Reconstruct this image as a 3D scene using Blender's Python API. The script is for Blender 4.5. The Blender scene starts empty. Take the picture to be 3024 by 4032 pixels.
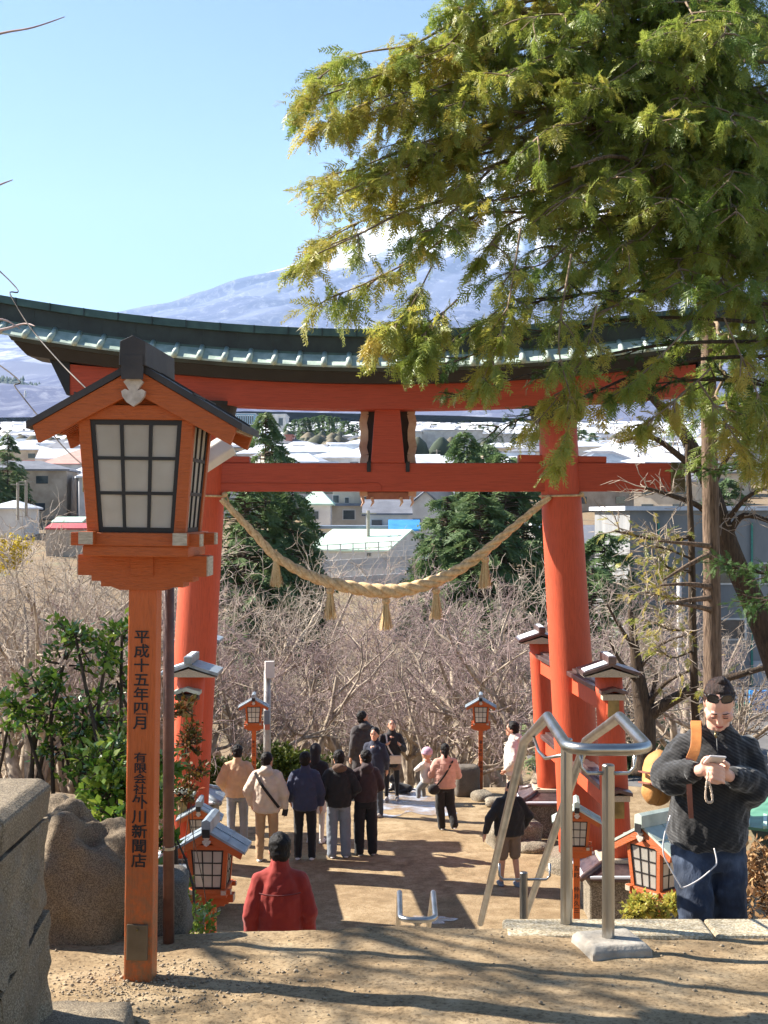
import bpy, math, random
import numpy as np
from mathutils import Vector, Matrix, Euler
R = math.radians
rng = np.random.default_rng(7)
random.seed(7)
SC = bpy.context.scene
COL = SC.collection

# ------------------------------------------------------------------ camera, sky, sun, exposure
F = 5500.0            # focal length in photograph pixels (3024 wide)
EYE = 1.46            # camera height over the landing
cam_d = bpy.data.cameras.new('camera')
cam = bpy.data.objects.new('camera', cam_d); COL.objects.link(cam)
cam.location = (0, 0, EYE); cam.rotation_euler = (R(90), 0, 0)
cam_d.sensor_fit = 'HORIZONTAL'; cam_d.sensor_width = 36.0; cam_d.lens = 36.0 * F / 3024
cam_d.clip_start = 0.1; cam_d.clip_end = 60000
SC.camera = cam
SUN_AZ = 74.0         # degrees to the left of the view direction
SUN_EL = 38.0
w = bpy.data.worlds.new('World'); SC.world = w; w.use_nodes = True
nt = w.node_tree
sky = nt.nodes.new('ShaderNodeTexSky'); sky.sky_type = 'NISHITA'; sky.sun_disc = False
sky.sun_elevation = R(SUN_EL); sky.sun_rotation = R(-SUN_AZ)
sky.altitude = 900; sky.air_density = 1.0; sky.dust_density = 0.2; sky.ozone_density = 2.2
bg = nt.nodes['Background']; bg.inputs['Strength'].default_value = 0.056
nt.links.new(sky.outputs[0], bg.inputs[0])
sd = bpy.data.lights.new('sun', 'SUN'); sun = bpy.data.objects.new('sun', sd); COL.objects.link(sun)
sd.energy = 5.0; sd.angle = R(0.5); sd.color = (1.0, 0.93, 0.83)
sdir = Vector((-math.sin(R(SUN_AZ)) * math.cos(R(SUN_EL)), math.cos(R(SUN_AZ)) * math.cos(R(SUN_EL)), math.sin(R(SUN_EL))))
sun.rotation_euler = (-sdir).to_track_quat('-Z', 'Y').to_euler(); sun.location = (-20, 10, 30)
SC.view_settings.view_transform = 'Standard'; SC.view_settings.look = 'None'
SC.view_settings.exposure = 1.7; SC.view_settings.gamma = 1.0
SC.cycles.max_bounces = 7; SC.cycles.diffuse_bounces = 3; SC.cycles.volume_bounces = 1
SC.cycles.transparent_max_bounces = 6
SC.cycles.use_denoising = True

# ------------------------------------------------------------------ helpers
def at(u, v, D):
    return Vector(((u - 1512) * D / F, D, EYE - (v - 2016) * D / F))
def px(n, D):
    return n * D / F

def new_mesh(name, V, Fc, smooth=False):
    m = bpy.data.meshes.new(name)
    if isinstance(Fc, np.ndarray):
        V = np.asarray(V, dtype=np.float32); n, k = Fc.shape
        m.vertices.add(len(V)); m.vertices.foreach_set('co', V.ravel())
        m.loops.add(n * k); m.loops.foreach_set('vertex_index', Fc.astype(np.int32).ravel())
        m.polygons.add(n)
        m.polygons.foreach_set('loop_start', (np.arange(n) * k).astype(np.int32))
        m.update(calc_edges=True)
    else:
        m.from_pydata([tuple(v) for v in V], [], Fc)
    if smooth:
        m.polygons.foreach_set('use_smooth', np.ones(len(m.polygons), dtype=bool))
    m.update()
    return m

def link(name, mesh, mat, parent=None, loc=None, rot=None):
    o = bpy.data.objects.new(name, mesh); COL.objects.link(o)
    if mat is not None and mesh is not None and len(mesh.materials) == 0: mesh.materials.append(mat)
    if parent is not None: o.parent = parent
    if loc is not None: o.location = loc
    if rot is not None: o.rotation_euler = rot
    return o

def tag(o, label=None, cat=None, group=None, kind=None):
    if label: o['label'] = label
    if cat: o['category'] = cat
    if group: o['group'] = group
    if kind: o['kind'] = kind
    return o

def thing(name, label, cat, loc=(0, 0, 0), rz=0, group=None):
    o = bpy.data.objects.new(name, None); COL.objects.link(o)
    o.empty_display_size = 0.2
    o.location = loc; o.rotation_euler = (0, 0, rz)
    return tag(o, label, cat, group)

KIDS = {}
def copy_tree(o, parent=None, depth=0):
    c = o.copy(); COL.objects.link(c)
    if parent is not None: c.parent = parent
    for ch in list(o.children): copy_tree(ch, c, depth + 1)
    return c

class MB:
    """collects shapes; build() links them as one mesh object"""
    def __init__(s): s.V = []; s.F = []
    def add(s, V, Fc):
        b = len(s.V); s.V += [Vector(v) for v in V]; s.F += [[i + b for i in f] for f in Fc]; return s
    def box(s, c, d, rot=None):
        c = Vector(c); h = Vector(d) / 2
        vs = [Vector((x * h.x, y * h.y, z * h.z)) for x in (-1, 1) for y in (-1, 1) for z in (-1, 1)]
        if rot is not None:
            m = rot if isinstance(rot, Matrix) else Euler(rot).to_matrix()
            vs = [m @ v for v in vs]
        return s.add([v + c for v in vs], [(0, 1, 3, 2), (4, 6, 7, 5), (0, 4, 5, 1), (2, 3, 7, 6), (0, 2, 6, 4), (1, 5, 7, 3)])
    def beam(s, p0, p1, wd, ht, up=(0, 0, 1)):
        p0 = Vector(p0); p1 = Vector(p1); d = (p1 - p0).normalized(); up = Vector(up)
        sx = d.cross(up).normalized() * wd / 2; sz = sx.cross(d).normalized() * ht / 2
        vs = [p + a * sx + b * sz for p in (p0, p1) for a, b in ((-1, -1), (1, -1), (1, 1), (-1, 1))]
        return s.add(vs, [(3, 2, 1, 0), (4, 5, 6, 7), (0, 1, 5, 4), (1, 2, 6, 5), (2, 3, 7, 6), (3, 0, 4, 7)])
    def prism(s, pts, ext):
        n = len(pts); pts = [Vector(p) for p in pts]; e = Vector(ext)
        vs = pts + [p + e for p in pts]
        return s.add(vs, [list(range(n))[::-1], list(range(n, 2 * n))] + [(i, (i + 1) % n, n + (i + 1) % n, n + i) for i in range(n)])
    def loft(s, rings, cap=True, close=True):
        k = len(rings[0]); vs = [v for r in rings for v in r]; fs = []
        kk = k if close else k - 1
        for i in range(len(rings) - 1):
            for j in range(kk):
                fs.append((i * k + j, i * k + (j + 1) % k, (i + 1) * k + (j + 1) % k, (i + 1) * k + j))
        if cap: fs += [list(range(k))[::-1], [(len(rings) - 1) * k + j for j in range(k)]]
        return s.add(vs, fs)
    def tube(s, pts, r, n=8, cap=True):
        pts = [Vector(p) for p in pts]; m = len(pts)
        rs = r if isinstance(r, (list, tuple, np.ndarray)) else [r] * m
        rings = []; ref = None
        for i in range(m):
            d = (pts[min(i + 1, m - 1)] - pts[max(i - 1, 0)]).normalized()
            if ref is None:
                ref = Vector((0, 0, 1)) if abs(d.z) < .9 else Vector((1, 0, 0))
            a = ref - d * ref.dot(d)
            if a.length < 1e-5: a = d.orthogonal()
            a.normalize(); b = d.cross(a); ref = a
            rings.append([pts[i] + (a * math.cos(t) + b * math.sin(t)) * rs[i] for t in [2 * math.pi * j / n for j in range(n)]])
        return s.loft(rings, cap)
    def lathe(s, c, prof, n=24):
        c = Vector(c)
        return s.loft([[c + Vector((r * math.cos(2 * math.pi * j / n), r * math.sin(2 * math.pi * j / n), z)) for j in range(n)] for r, z in prof])
    def ell(s, c, r, rot=None, n=14, m=9):
        c = Vector(c); m3 = Euler(rot).to_matrix() if rot is not None else None; rings = []
        for i in range(m):
            ph = -math.pi / 2 + math.pi * (i + .25) / (m - .5); rr = math.cos(ph); zz = math.sin(ph); ring = []
            for j in range(n):
                t = 2 * math.pi * j / n; p = Vector((r[0] * rr * math.cos(t), r[1] * rr * math.sin(t), r[2] * zz))
                ring.append(c + (m3 @ p if m3 else p))
            rings.append(ring)
        return s.loft(rings)
    def cap(s, p0, p1, r0, r1, n=12):
        """round-ended tapering limb"""
        p0 = Vector(p0); p1 = Vector(p1); d = p1 - p0; L = d.length; d = d.normalized() if L > 1e-6 else Vector((0, 0, 1))
        a = d.orthogonal().normalized(); b = d.cross(a); rings = []
        st = [(-math.sin(t) * r0, math.cos(t) * r0) for t in (1.45, .95, .45)] + [(0, r0), (L * .5, (r0 + r1) / 2), (L, r1)] + [(L + math.sin(t) * r1, math.cos(t) * r1) for t in (.45, .95, 1.45)]
        for x, rr in st:
            rings.append([p0 + d * x + (a * math.cos(2 * math.pi * j / n) + b * math.sin(2 * math.pi * j / n)) * rr for j in range(n)])
        return s.loft(rings)
    def torso(s, st, n=20):
        """elliptical sections (cx, cy, z, rx, ry)"""
        return s.loft([[Vector((cx + rx * math.cos(2 * math.pi * j / n), cy + ry * math.sin(2 * math.pi * j / n), z)) for j in range(n)] for cx, cy, z, rx, ry in st])
    def build(s, name, mat, parent=None, off=None, smooth=False, bevel=0, label=None, loc=None, rot=None):
        V = s.V if off is None else [v - Vector(off) for v in s.V]
        o = link(name, new_mesh(name, V, s.F, smooth), mat, parent, loc, rot)
        if bevel:
            b = o.modifiers.new('bevel', 'BEVEL'); b.width = bevel; b.segments = 2; b.limit_method = 'ANGLE'
        if label: o['label'] = label
        return o

_tex = {}
def soft(o, vox, smooth=4, wr=0.0, ws=.08, tex=None):
    """turn overlapping closed shapes into one continuous skin, with folds"""
    m = o.modifiers.new('skin', 'REMESH'); m.mode = 'VOXEL'; m.voxel_size = vox; m.use_smooth_shade = True
    if smooth:
        k = o.modifiers.new('relax', 'SMOOTH'); k.iterations = smooth; k.factor = .5
    if wr:
        key = ws
        if key not in _tex:
            t = bpy.data.textures.new('folds', 'CLOUDS'); t.noise_scale = ws; t.noise_depth = 1; _tex[key] = t
        d = o.modifiers.new('folds', 'DISPLACE'); d.texture = _tex[key]; d.strength = wr; d.mid_level = .5
        d.texture_coords = 'LOCAL'
    return o

def catmull(P, n):
    P = [Vector(p) for p in P]; out = []
    for i in range(len(P) - 1):
        p0 = P[max(i - 1, 0)]; p1 = P[i]; p2 = P[i + 1]; p3 = P[min(i + 2, len(P) - 1)]
        for k in range(n):
            t = k / n
            out.append(.5 * ((2 * p1) + (p2 - p0) * t + (2 * p0 - 5 * p1 + 4 * p2 - p3) * t * t + (3 * p1 - p0 - 3 * p2 + p3) * t ** 3))
    out.append(P[-1]); return out

# ------------------------------------------------------------------ materials
def srgb(r, g, b):
    f = lambda c: (c / 255 / 12.92) if c <= 10 else ((c / 255 + .055) / 1.055) ** 2.4
    return (f(r), f(g), f(b))
class NG:
    def __init__(s, name):
        s.m = bpy.data.materials.new(name); s.m.use_nodes = True; s.t = s.m.node_tree
        s.bsdf = s.t.nodes['Principled BSDF']; s.out = s.t.nodes['Material Output']
    def n(s, typ, **kw):
        x = s.t.nodes.new(typ)
        for k, v in kw.items():
            if k in x.inputs: x.inputs[k].default_value = v
            else: setattr(x, k, v)
        return x
    def l(s, a, b): s.t.links.new(a, b)
    def coord(s, scale=(1, 1, 1), kind='Object', rot=(0, 0, 0)):
        tc = s.n('ShaderNodeTexCoord'); mp = s.n('ShaderNodeMapping'); mp.inputs['Scale'].default_value = scale; mp.inputs['Rotation'].default_value = rot
        s.l(tc.outputs[kind], mp.inputs['Vector']); return mp.outputs['Vector']
    def noise(s, vec, scale, detail=5, rough=.6, dist=0):
        x = s.n('ShaderNodeTexNoise'); x.inputs['Scale'].default_value = scale; x.inputs['Detail'].default_value = detail
        x.inputs['Roughness'].default_value = rough; x.inputs['Distortion'].default_value = dist
        s.l(vec, x.inputs['Vector']); return x.outputs['Fac']
    def ramp(s, fac, stops):
        x = s.n('ShaderNodeValToRGB'); e = x.color_ramp.elements
        while len(e) < len(stops): e.new(.5)
        for i, (p, c) in enumerate(stops):
            e[i].position = p; e[i].color = (*c, 1) if len(c) == 3 else c
        s.l(fac, x.inputs['Fac']); return x.outputs['Color']
    def mix(s, fac, a, b, blend='MIX'):
        x = s.n('ShaderNodeMix'); x.data_type = 'RGBA'; x.blend_type = blend
        for sock, val in ((x.inputs[0], fac), (x.inputs[6], a), (x.inputs[7], b)):
            if isinstance(val, bpy.types.NodeSocket): s.l(val, sock)
            elif isinstance(val, (int, float)): sock.default_value = val
            else: sock.default_value = (*val, 1)
        return x.outputs[2]
    def math(s, op, a, b=0.0, clamp=False):
        x = s.n('ShaderNodeMath'); x.operation = op; x.use_clamp = clamp
        for sock, val in ((x.inputs[0], a), (x.inputs[1], b)):
            if isinstance(val, bpy.types.NodeSocket): s.l(val, sock)
            else: sock.default_value = val
        return x.outputs[0]
    def bump(s, h, strength=.3, dist=.02, prev=None):
        x = s.n('ShaderNodeBump'); x.inputs['Strength'].default_value = strength; x.inputs['Distance'].default_value = dist
        s.l(h, x.inputs['Height'])
        if prev is not None: s.l(prev, x.inputs['Normal'])
        s.l(x.outputs[0], s.bsdf.inputs['Normal']); return x.outputs[0]
    def base(s, c):
        if isinstance(c, bpy.types.NodeSocket): s.l(c, s.bsdf.inputs['Base Color'])
        else: s.bsdf.inputs['Base Color'].default_value = (*c, 1)
    def set(s, **kw):
        for k, v in kw.items(): s.bsdf.inputs[k.replace('_', ' ')].default_value = v
        return s

def M(name, c1, c2=None, scale=6, rough=.6, bump=.15, bscale=60, bdist=.01, stretch=(1, 1, 1), metallic=0.0, detail=5, spec=.5, lo=.35, hi=.7, sheen=0.0):
    g = NG(name); c2 = c2 or tuple(x * .72 for x in c1); vec = g.coord(stretch)
    g.base(g.ramp(g.noise(vec, scale, detail), [(lo, c2), (hi, c1)]))
    g.set(Roughness=rough, Metallic=metallic); g.bsdf.inputs['Specular IOR Level'].default_value = spec
    if sheen: g.bsdf.inputs['Sheen Weight'].default_value = sheen
    if bump: g.bump(g.noise(vec, bscale, 3), bump, bdist)
    return g.m

def painted_wood(name, c, stretch, wear=(.25, .2, .16), wearamt=.62, rough=.5, splash=None):
    g = NG(name); vec = g.coord(stretch); v0 = g.coord()
    grain = g.noise(vec, 9, 6, .65, .4)
    col = g.ramp(grain, [(.25, tuple(x * .6 for x in c)), (.5, c), (.85, tuple(min(1, x * 1.15 + .015) for x in c))])
    blot = g.noise(v0, 3.2, 6, .6)
    col = g.mix(g.math('MULTIPLY', blot, .55), col, tuple(x * .7 for x in c))
    dirt = g.ramp(g.noise(v0, 14, 8, .72), [(wearamt, (0, 0, 0)), (wearamt + .1, (1, 1, 1))])
    col = g.mix(dirt, col, wear)
    if splash:   # mud splashed up the foot of the post
        sp = g.n('ShaderNodeSeparateXYZ'); g.l(v0, sp.inputs[0])
        hgt_ = g.math('SUBTRACT', g.math('ADD', 1.0, g.math('MULTIPLY', blot, .8)), g.math('MULTIPLY', sp.outputs['Z'], splash))
        col = g.mix(g.math('MULTIPLY', g.math('MAXIMUM', g.math('MINIMUM', hgt_, 1.0), 0.0), g.ramp(g.noise(v0, 30, 8, .75), [(.38, (.1, .1, .1)), (.6, (.85, .85, .85))])), col, srgb(120, 92, 62))
    g.base(col)
    g.set(Roughness=rough)
    g.bump(grain, .6, .009); return g.m

VERM = painted_wood('vermilion_paint', srgb(206, 82, 44), (9, 9, .55), wear=srgb(150, 60, 40), wearamt=.66, rough=.6)
VERMX = painted_wood('vermilion_beam', srgb(186, 72, 42), (.35, 6, 6), wear=srgb(150, 55, 38), wearamt=.68, rough=.6)
ORANGE = painted_wood('lantern_orange', srgb(206, 96, 26), (24, 24, 2.0), wear=srgb(150, 92, 60), wearamt=.70, splash=2.6)
ORANGEX = painted_wood('lantern_red_orange', srgb(190, 92, 32), (3, 22, 22), wear=srgb(150, 92, 62), wearamt=.72)
PATINA = M('green_copper', srgb(198, 210, 198), srgb(138, 160, 148), scale=4, rough=.55, bump=.2, bscale=18, lo=.3, hi=.62, detail=8)
PATINAD = M('dark_copper', srgb(58, 68, 64), srgb(36, 40, 38), scale=3, rough=.5, bump=.15, bscale=14, detail=8)
PATCAP = M('cap_copper', srgb(86, 112, 102), srgb(56, 76, 70), scale=2.5, rough=.5, bump=.15, bscale=14, detail=8)
BLACKP = M('black_paint', srgb(36, 32, 32), srgb(24, 22, 22), rough=.55)
ROOFGREY = M('grey_copper_roof', srgb(168, 178, 184), srgb(116, 126, 132), scale=5, rough=.42, bump=.12, bscale=25, metallic=.25, detail=8)
ROOFGREEN = M('pale_green_roof', srgb(198, 206, 192), srgb(158, 168, 156), scale=5, rough=.45, bump=.1, bscale=25, detail=8)
ROOFDARK = M('old_dark_roof', srgb(74, 66, 62), srgb(46, 42, 42), scale=6, rough=.6, detail=8)
BROWNCOP = M('brown_copper', srgb(116, 96, 92), srgb(74, 58, 58), scale=7, rough=.35, metallic=.35, bump=.2, bscale=20, detail=8)
ENDWOOD = M('pale_end_grain', srgb(205, 190, 165), srgb(160, 145, 125), scale=40, rough=.8, stretch=(1, 1, 4))
SNOW = M('snow', (.82, .84, .88), (.7, .74, .8), scale=9, rough=.6, bump=.3, bscale=30)
BRASS = M('aged_brass', srgb(150, 135, 95), srgb(105, 95, 70), scale=5, rough=.3, metallic=.8, bump=.3, bscale=9)
STRAW = M('straw_rope', srgb(232, 204, 160), srgb(186, 152, 108), scale=18, rough=.85, bump=.5, bscale=60, stretch=(1, 1, 1), detail=6)
TASSEL = M('straw_tassel', srgb(240, 214, 166), srgb(196, 162, 110), scale=30, rough=.85, bump=.6, bscale=60, stretch=(5, 5, .4))
STEEL = M('brushed_steel', srgb(196, 194, 190), srgb(160, 156, 150), scale=7, rough=.3, metallic=1.0, bump=.06, bscale=220, stretch=(1, 1, .15), detail=8)
CONC = M('concrete', srgb(178, 172, 160), srgb(138, 130, 118), scale=9, rough=.9, bump=.4, bscale=60, detail=9)
BARKP = M('pale_bark', srgb(150, 126, 106), srgb(78, 62, 50), scale=5, rough=.95, bump=.9, bscale=14, bdist=.03, stretch=(6, 6, .6), detail=8)
BARKD = M('dark_bark', srgb(98, 80, 62), srgb(52, 42, 34), scale=5, rough=.95, bump=.9, bscale=14, bdist=.03, stretch=(6, 6, .8), detail=8)
BARKM = M('mid_bark', srgb(160, 138, 112), srgb(104, 86, 68), scale=5, rough=.9, bump=0)
TWIG = M('cherry_twig', srgb(186, 164, 158), srgb(120, 100, 98), scale=2, rough=.85, bump=0)
TWIGG = M('grey_twig', srgb(192, 178, 162), srgb(138, 124, 112), scale=2, rough=.85, bump=0)
TRUNKG = M('grey_cherry_bark', srgb(196, 180, 158), srgb(120, 106, 92), scale=7, rough=.95, bump=.6, bscale=20, stretch=(1, 1, .6))

def foliage(name, a, b, c, trans=.35, rough=.55, spec=.3):
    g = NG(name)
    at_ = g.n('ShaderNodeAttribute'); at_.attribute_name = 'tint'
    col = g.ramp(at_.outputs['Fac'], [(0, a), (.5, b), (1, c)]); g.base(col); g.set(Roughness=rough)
    g.bsdf.inputs['Specular IOR Level'].default_value = spec
    tr = g.n('ShaderNodeBsdfTranslucent'); g.l(g.mix(.35, col, (.6, .6, .1), 'MULTIPLY'), tr.inputs['Color'])
    g.l(col, tr.inputs['Color'])
    mx = g.n('ShaderNodeMixShader'); mx.inputs[0].default_value = trans
    g.l(g.bsdf.outputs[0], mx.inputs[1]); g.l(tr.outputs[0], mx.inputs[2]); g.l(mx.outputs[0], g.out.inputs['Surface'])
    return g.m
CYP = foliage('cypress_foliage', srgb(102, 130, 58), srgb(154, 164, 74), srgb(202, 180, 86), .5, rough=.42, spec=.5)
FIR = foliage('fir_foliage', srgb(46, 76, 40), srgb(74, 106, 52), srgb(116, 134, 68), .35)
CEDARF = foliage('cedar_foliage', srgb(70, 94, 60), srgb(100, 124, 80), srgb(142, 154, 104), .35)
GLOSSY = foliage('glossy_leaf', srgb(50, 86, 32), srgb(84, 120, 44), srgb(150, 164, 66), .3, rough=.25, spec=.7)
HEDGE = foliage('hedge_leaf', srgb(48, 66, 24), srgb(84, 98, 34), srgb(120, 126, 50), .25)
DRYL = foliage('dry_leaf', srgb(110, 76, 50), srgb(150, 112, 74), srgb(190, 158, 112), .2, rough=.8)
def paper():
    g = NG('frosted_pane'); v = g.coord()
    col = g.ramp(g.noise(v, 5, 4), [(.3, srgb(226, 220, 208)), (.7, srgb(244, 240, 232))]); g.base(col); g.set(Roughness=.35)
    tr = g.n('ShaderNodeBsdfTranslucent'); g.l(col, tr.inputs['Color'])
    mx = g.n('ShaderNodeMixShader'); mx.inputs[0].default_value = .66
    g.l(g.bsdf.outputs[0], mx.inputs[1]); g.l(tr.outputs[0], mx.inputs[2]); g.l(mx.outputs[0], g.out.inputs['Surface']); return g.m
PAPER = paper()
def granite(name, a, b, sc=220):
    g = NG(name); v = g.coord()
    n1 = g.noise(v, sc, 2, .5); n2 = g.noise(v, 5, 6, .6)
    col = g.ramp(n1, [(.3, tuple(x * .68 for x in b)), (.45, b), (.62, a)])
    g.base(g.mix(g.ramp(n2, [(.4, (0, 0, 0)), (.75, (.55, .55, .55))]), col, tuple(x * .55 for x in b))); g.set(Roughness=.85)
    b1 = g.bump(g.noise(v, 9, 8, .65), .6, .03); g.bump(n1, .25, .004, b1); return g.m
GRAN = granite('granite', srgb(156, 142, 118), srgb(112, 98, 78))
ROCKM = granite('boulder_stone', srgb(144, 126, 100), srgb(100, 84, 64), 260)
DARKST = granite('dark_stone', srgb(120, 110, 98), srgb(84, 76, 66), 240)
PEDST = granite('pedestal_stone', srgb(160, 148, 128), srgb(110, 100, 84), 60)

def dirt(name, wet=False):
    g = NG(name); v = g.coord()
    big = g.noise(v, .55, 5, .6); mid = g.noise(v, 4, 8, .68); fine = g.noise(v, 60, 4, .7)
    col = g.ramp(mid, [(.28, srgb(114, 96, 72)), (.5, srgb(156, 135, 104)), (.74, srgb(190, 170, 138))])
    col = g.mix(g.ramp(big, [(.35, (0, 0, 0)), (.65, (.5, .5, .5))]), col, srgb(130, 108, 82))
    sp = g.ramp(fine, [(.36, srgb(96, 78, 56)), (.5, (1, 1, 1))])
    g.base(g.mix(.55, col, sp, 'MULTIPLY')); g.set(Roughness=.95); g.bsdf.inputs['Specular IOR Level'].default_value = .15
    vo = g.n('ShaderNodeTexVoronoi'); vo.inputs['Scale'].default_value = 55; g.l(v, vo.inputs['Vector'])
    b1 = g.bump(mid, .3, .015); b2 = g.bump(fine, .45, .008, b1); g.bump(vo.outputs['Distance'], .25, .006, b2)
    return g.m
DIRT = dirt('trodden_dirt')
# ------------------------------------------------------------------ the setting: ground, landing, stairs, plaza, hills, mountain
PY = [-30, 4.4, 5.0, 8.8, 10.2, 13.95, 30, 36, 50, 58, 105, 125, 140, 165]
PZ = [-.12, -.12, -.35, -2.45, -2.45, -4.6, -4.6, -6.5, -10, -10.6, -10.6, -7, -4.2, -2.0]
TILT = .068
PLZ = -4.39
def H(x, y):
    x = np.asarray(x, float); y = np.asarray(y, float)
    z = np.interp(y, PY, PZ) + np.where(y > 165, TILT * (y - 165), 0)
    def ss(a, b, t):
        t = np.clip((t - a) / (b - a), 0, 1); return t * t * (3 - 2 * t)
    bank = ss(2.0, 3.0, x) * ss(5.5, 7.5, y) * (1 - ss(13, 19, y)) * 1.0
    bankl = ss(1.7, 2.6, -x) * ss(5.0, 7.0, y) * (1 - ss(14, 20, y)) * 1.1
    und = .12 * np.sin(x * 1.3 + y * .7) * np.sin(y * .9 - x * .4) * ss(4, 8, np.abs(x) + np.where(y > 31, 6, 0))
    return z + bank + bankl + und
def hz(x, y): return float(H(x, y))

def sheet(name, xs, ys, zf, mat, kind='structure', smooth=True):
    X, Y = np.meshgrid(xs, ys); Z = zf(X, Y)
    V = np.stack([X, Y, Z], -1).reshape(-1, 3); nx, ny = len(xs), len(ys)
    i = np.arange(ny - 1)[:, None] * nx + np.arange(nx - 1)[None]
    Fc = np.stack([i, i + 1, i + nx + 1, i + nx], -1).reshape(-1, 4)
    o = link(name, new_mesh(name, V, Fc, smooth), mat); tag(o, kind=kind); return o

g = NG('far_ground'); v = g.coord()
n1 = g.noise(v, .25, 7, .65); n2 = g.noise(v, 3, 6, .7)
c = g.ramp(n1, [(.3, srgb(96, 84, 66)), (.5, srgb(140, 118, 90)), (.7, srgb(120, 116, 92))])
g.base(g.mix(.5, c, g.ramp(n2, [(.3, srgb(120, 100, 80)), (.6, (1, 1, 1))]), 'MULTIPLY')); g.set(Roughness=.95); g.bump(n2, .6, .06)
FARG = g.m
# ground: fan-shaped sheet that widens towards the horizon
ys = np.concatenate([np.arange(-8, 34, .35), np.geomspace(34, 19000, 130)])
ts = np.linspace(-1, 1, 121)
hw = 14 + .62 * np.maximum(ys, 0)
X = ts[None] * hw[:, None]; Y = np.repeat(ys[:, None], 121, 1); Z = H(X, Y)
V = np.stack([X, Y, Z], -1).reshape(-1, 3)
i = np.arange(len(ys) - 1)[:, None] * 121 + np.arange(120)[None]
Fc = np.stack([i, i + 1, i + 122, i + 121], -1).reshape(-1, 4)
tag(link('ground', new_mesh('ground', V, Fc, True), FARG), kind='structure')

def bumps(seed, amps):
    r = np.random.default_rng(seed); k = [(a, r.uniform(-1, 1, 2) * f, r.uniform(0, 6)) for a, f in amps for _ in range(3)]
    return lambda X, Y: sum(a * np.sin(q[0] * X + q[1] * Y + p) for a, q, p in k)
lb = bumps(3, [(.005, 4), (.0022, 13), (.0012, 40)])
EDGE = 4.95
def landz(X, Y):
    z = lb(X, Y)
    mound = .008 * np.exp(-(((X + .74) / .24) ** 2 + ((Y - 4.36) / .17) ** 2))
    edge = -.05 * np.clip((Y - 4.88) / .07, 0, 1) ** 2
    wob = .012 * np.sin(X * 3.1 + 1) * np.clip((Y - 4.5) / .45, 0, 1)
    return z + mound + edge + wob
lo = sheet('landing', np.linspace(-3.2, 3.6, 300), np.concatenate([np.linspace(-2, 3.7, 30), np.linspace(3.72, EDGE, 110)]), landz, DIRT)
# kerb stone along the top of the stairs, and the stair treads below it
mb = MB(); xk = .42
for wdt in (.72, .9, .66, .95):
    mb.box((xk + wdt / 2, 4.905, -.07), (wdt - .006, .2, .15)); xk += wdt
o = mb.build('kerb', granite('kerb_stone', srgb(206, 194, 168), srgb(168, 152, 122), 120), bevel=.012); tag(o, kind='structure')
mb = MB(); y = 4.99; z = -.13
while z > -2.1:
    mb.box((.3, y + .142, z - .2), (4.6, .283, .4)); y += .285; z -= .157
mb.box((.3, 9.4, -2.32), (4.6, 2.0, .4)); y = 10.2; z = -2.27
while z > -4.3:
    mb.box((.1, y + .135, z - .2), (5.0, .268, .4)); y += .27; z -= .16
o = mb.build('stairs', PEDST, bevel=.015); tag(o, kind='structure')
# plaza under the gate
pb = bumps(5, [(.02, .8), (.008, 3), (.003, 9)])
def plz(X, Y): return PLZ + pb(X, Y) - .6 * np.clip((Y - 29.6) / 1.2, 0, 1) ** 2 - .5 * np.clip((np.abs(X) - 5.2) / 1.5, 0, 1) ** 2
PLAZA = dirt('plaza_dirt')
sheet('plaza', np.linspace(-6.6, 6.6, 90), np.linspace(13.6, 30.8, 120), plz, PLAZA)
# thawing ice in the plaza's hollows
g = NG('thin_ice'); v = g.coord()
n = g.noise(v, 2.2, 7, .6)
g.base(g.ramp(n, [(.42, srgb(150, 126, 98)), (.54, srgb(156, 152, 152)), (.68, srgb(192, 200, 216))])); g.set(Roughness=.22)
g.bump(g.noise(v, 12, 5), .3, .02); ICE = g.m
def ice(D0, D1, x0, x1, seed):
    r = np.random.default_rng(seed); cx, cy = (x0 + x1) / 2, (D0 + D1) / 2; n = 44; ring = []
    ph = r.uniform(0, 6, 4)
    for k in range(n):
        t = 2 * math.pi * k / n; q = 1 + .2 * math.sin(3 * t + ph[0]) + .13 * math.sin(5 * t + ph[1]) + .08 * math.sin(9 * t + ph[2])
        X, Y = cx + (x1 - x0) / 2 * q * math.cos(t), cy + (D1 - D0) / 2 * q * math.sin(t)
        ring.append((X, Y, float(plz(X, Y)) + .006))
    mb = MB(); mb.add(ring + [(cx, cy, float(plz(cx, cy)) + .012)], [(k, (k + 1) % n, n) for k in range(n)])
    o = mb.build('ice_patch', ICE); tag(o, kind='stuff', label='thin patch of melting ice on the dirt')
ice(26.8, 29.4, -.3, 1.35, 1); ice(19.9, 20.25, .45, 1.0, 3)

# snow mountain: rows of radial sections round its summit
SX, SY = 1856.0, 16000.0
pr = [0, 250, 420, 1164, 2327, 3056, 4669, 6256, 8000, 10500, 13000, 16500]
pz = [2985, 3010, 2990, 2531, 1949, 1551, 1050, 730, 470, 220, 70, -60]
nr, na = 120, 360
rr = np.concatenate([np.linspace(0, 3000, 60), np.geomspace(3060, 14500, 60)])
aa = np.linspace(0, 2 * math.pi, na, endpoint=False)
RR, AA = np.meshgrid(rr, aa, indexing='ij')
gul = sum(a * np.sin(k * AA + p) for k, a, p in [(17, .5, .3), (29, .6, 1.9), (47, .5, 4), (71, .35, 2.2), (113, .25, 5), (9, .5, 1)])
env = np.interp(RR, [0, 400, 1500, 4000, 9000, 14000], [5, 30, 48, 40, 25, 8])
ZZ = np.interp(RR, pr, pz) + gul * env
ns = bumps(11, [(14, .004), (8, .011)])
XX = SX + RR * np.cos(AA); YY = SY + RR * np.sin(AA)
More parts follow.
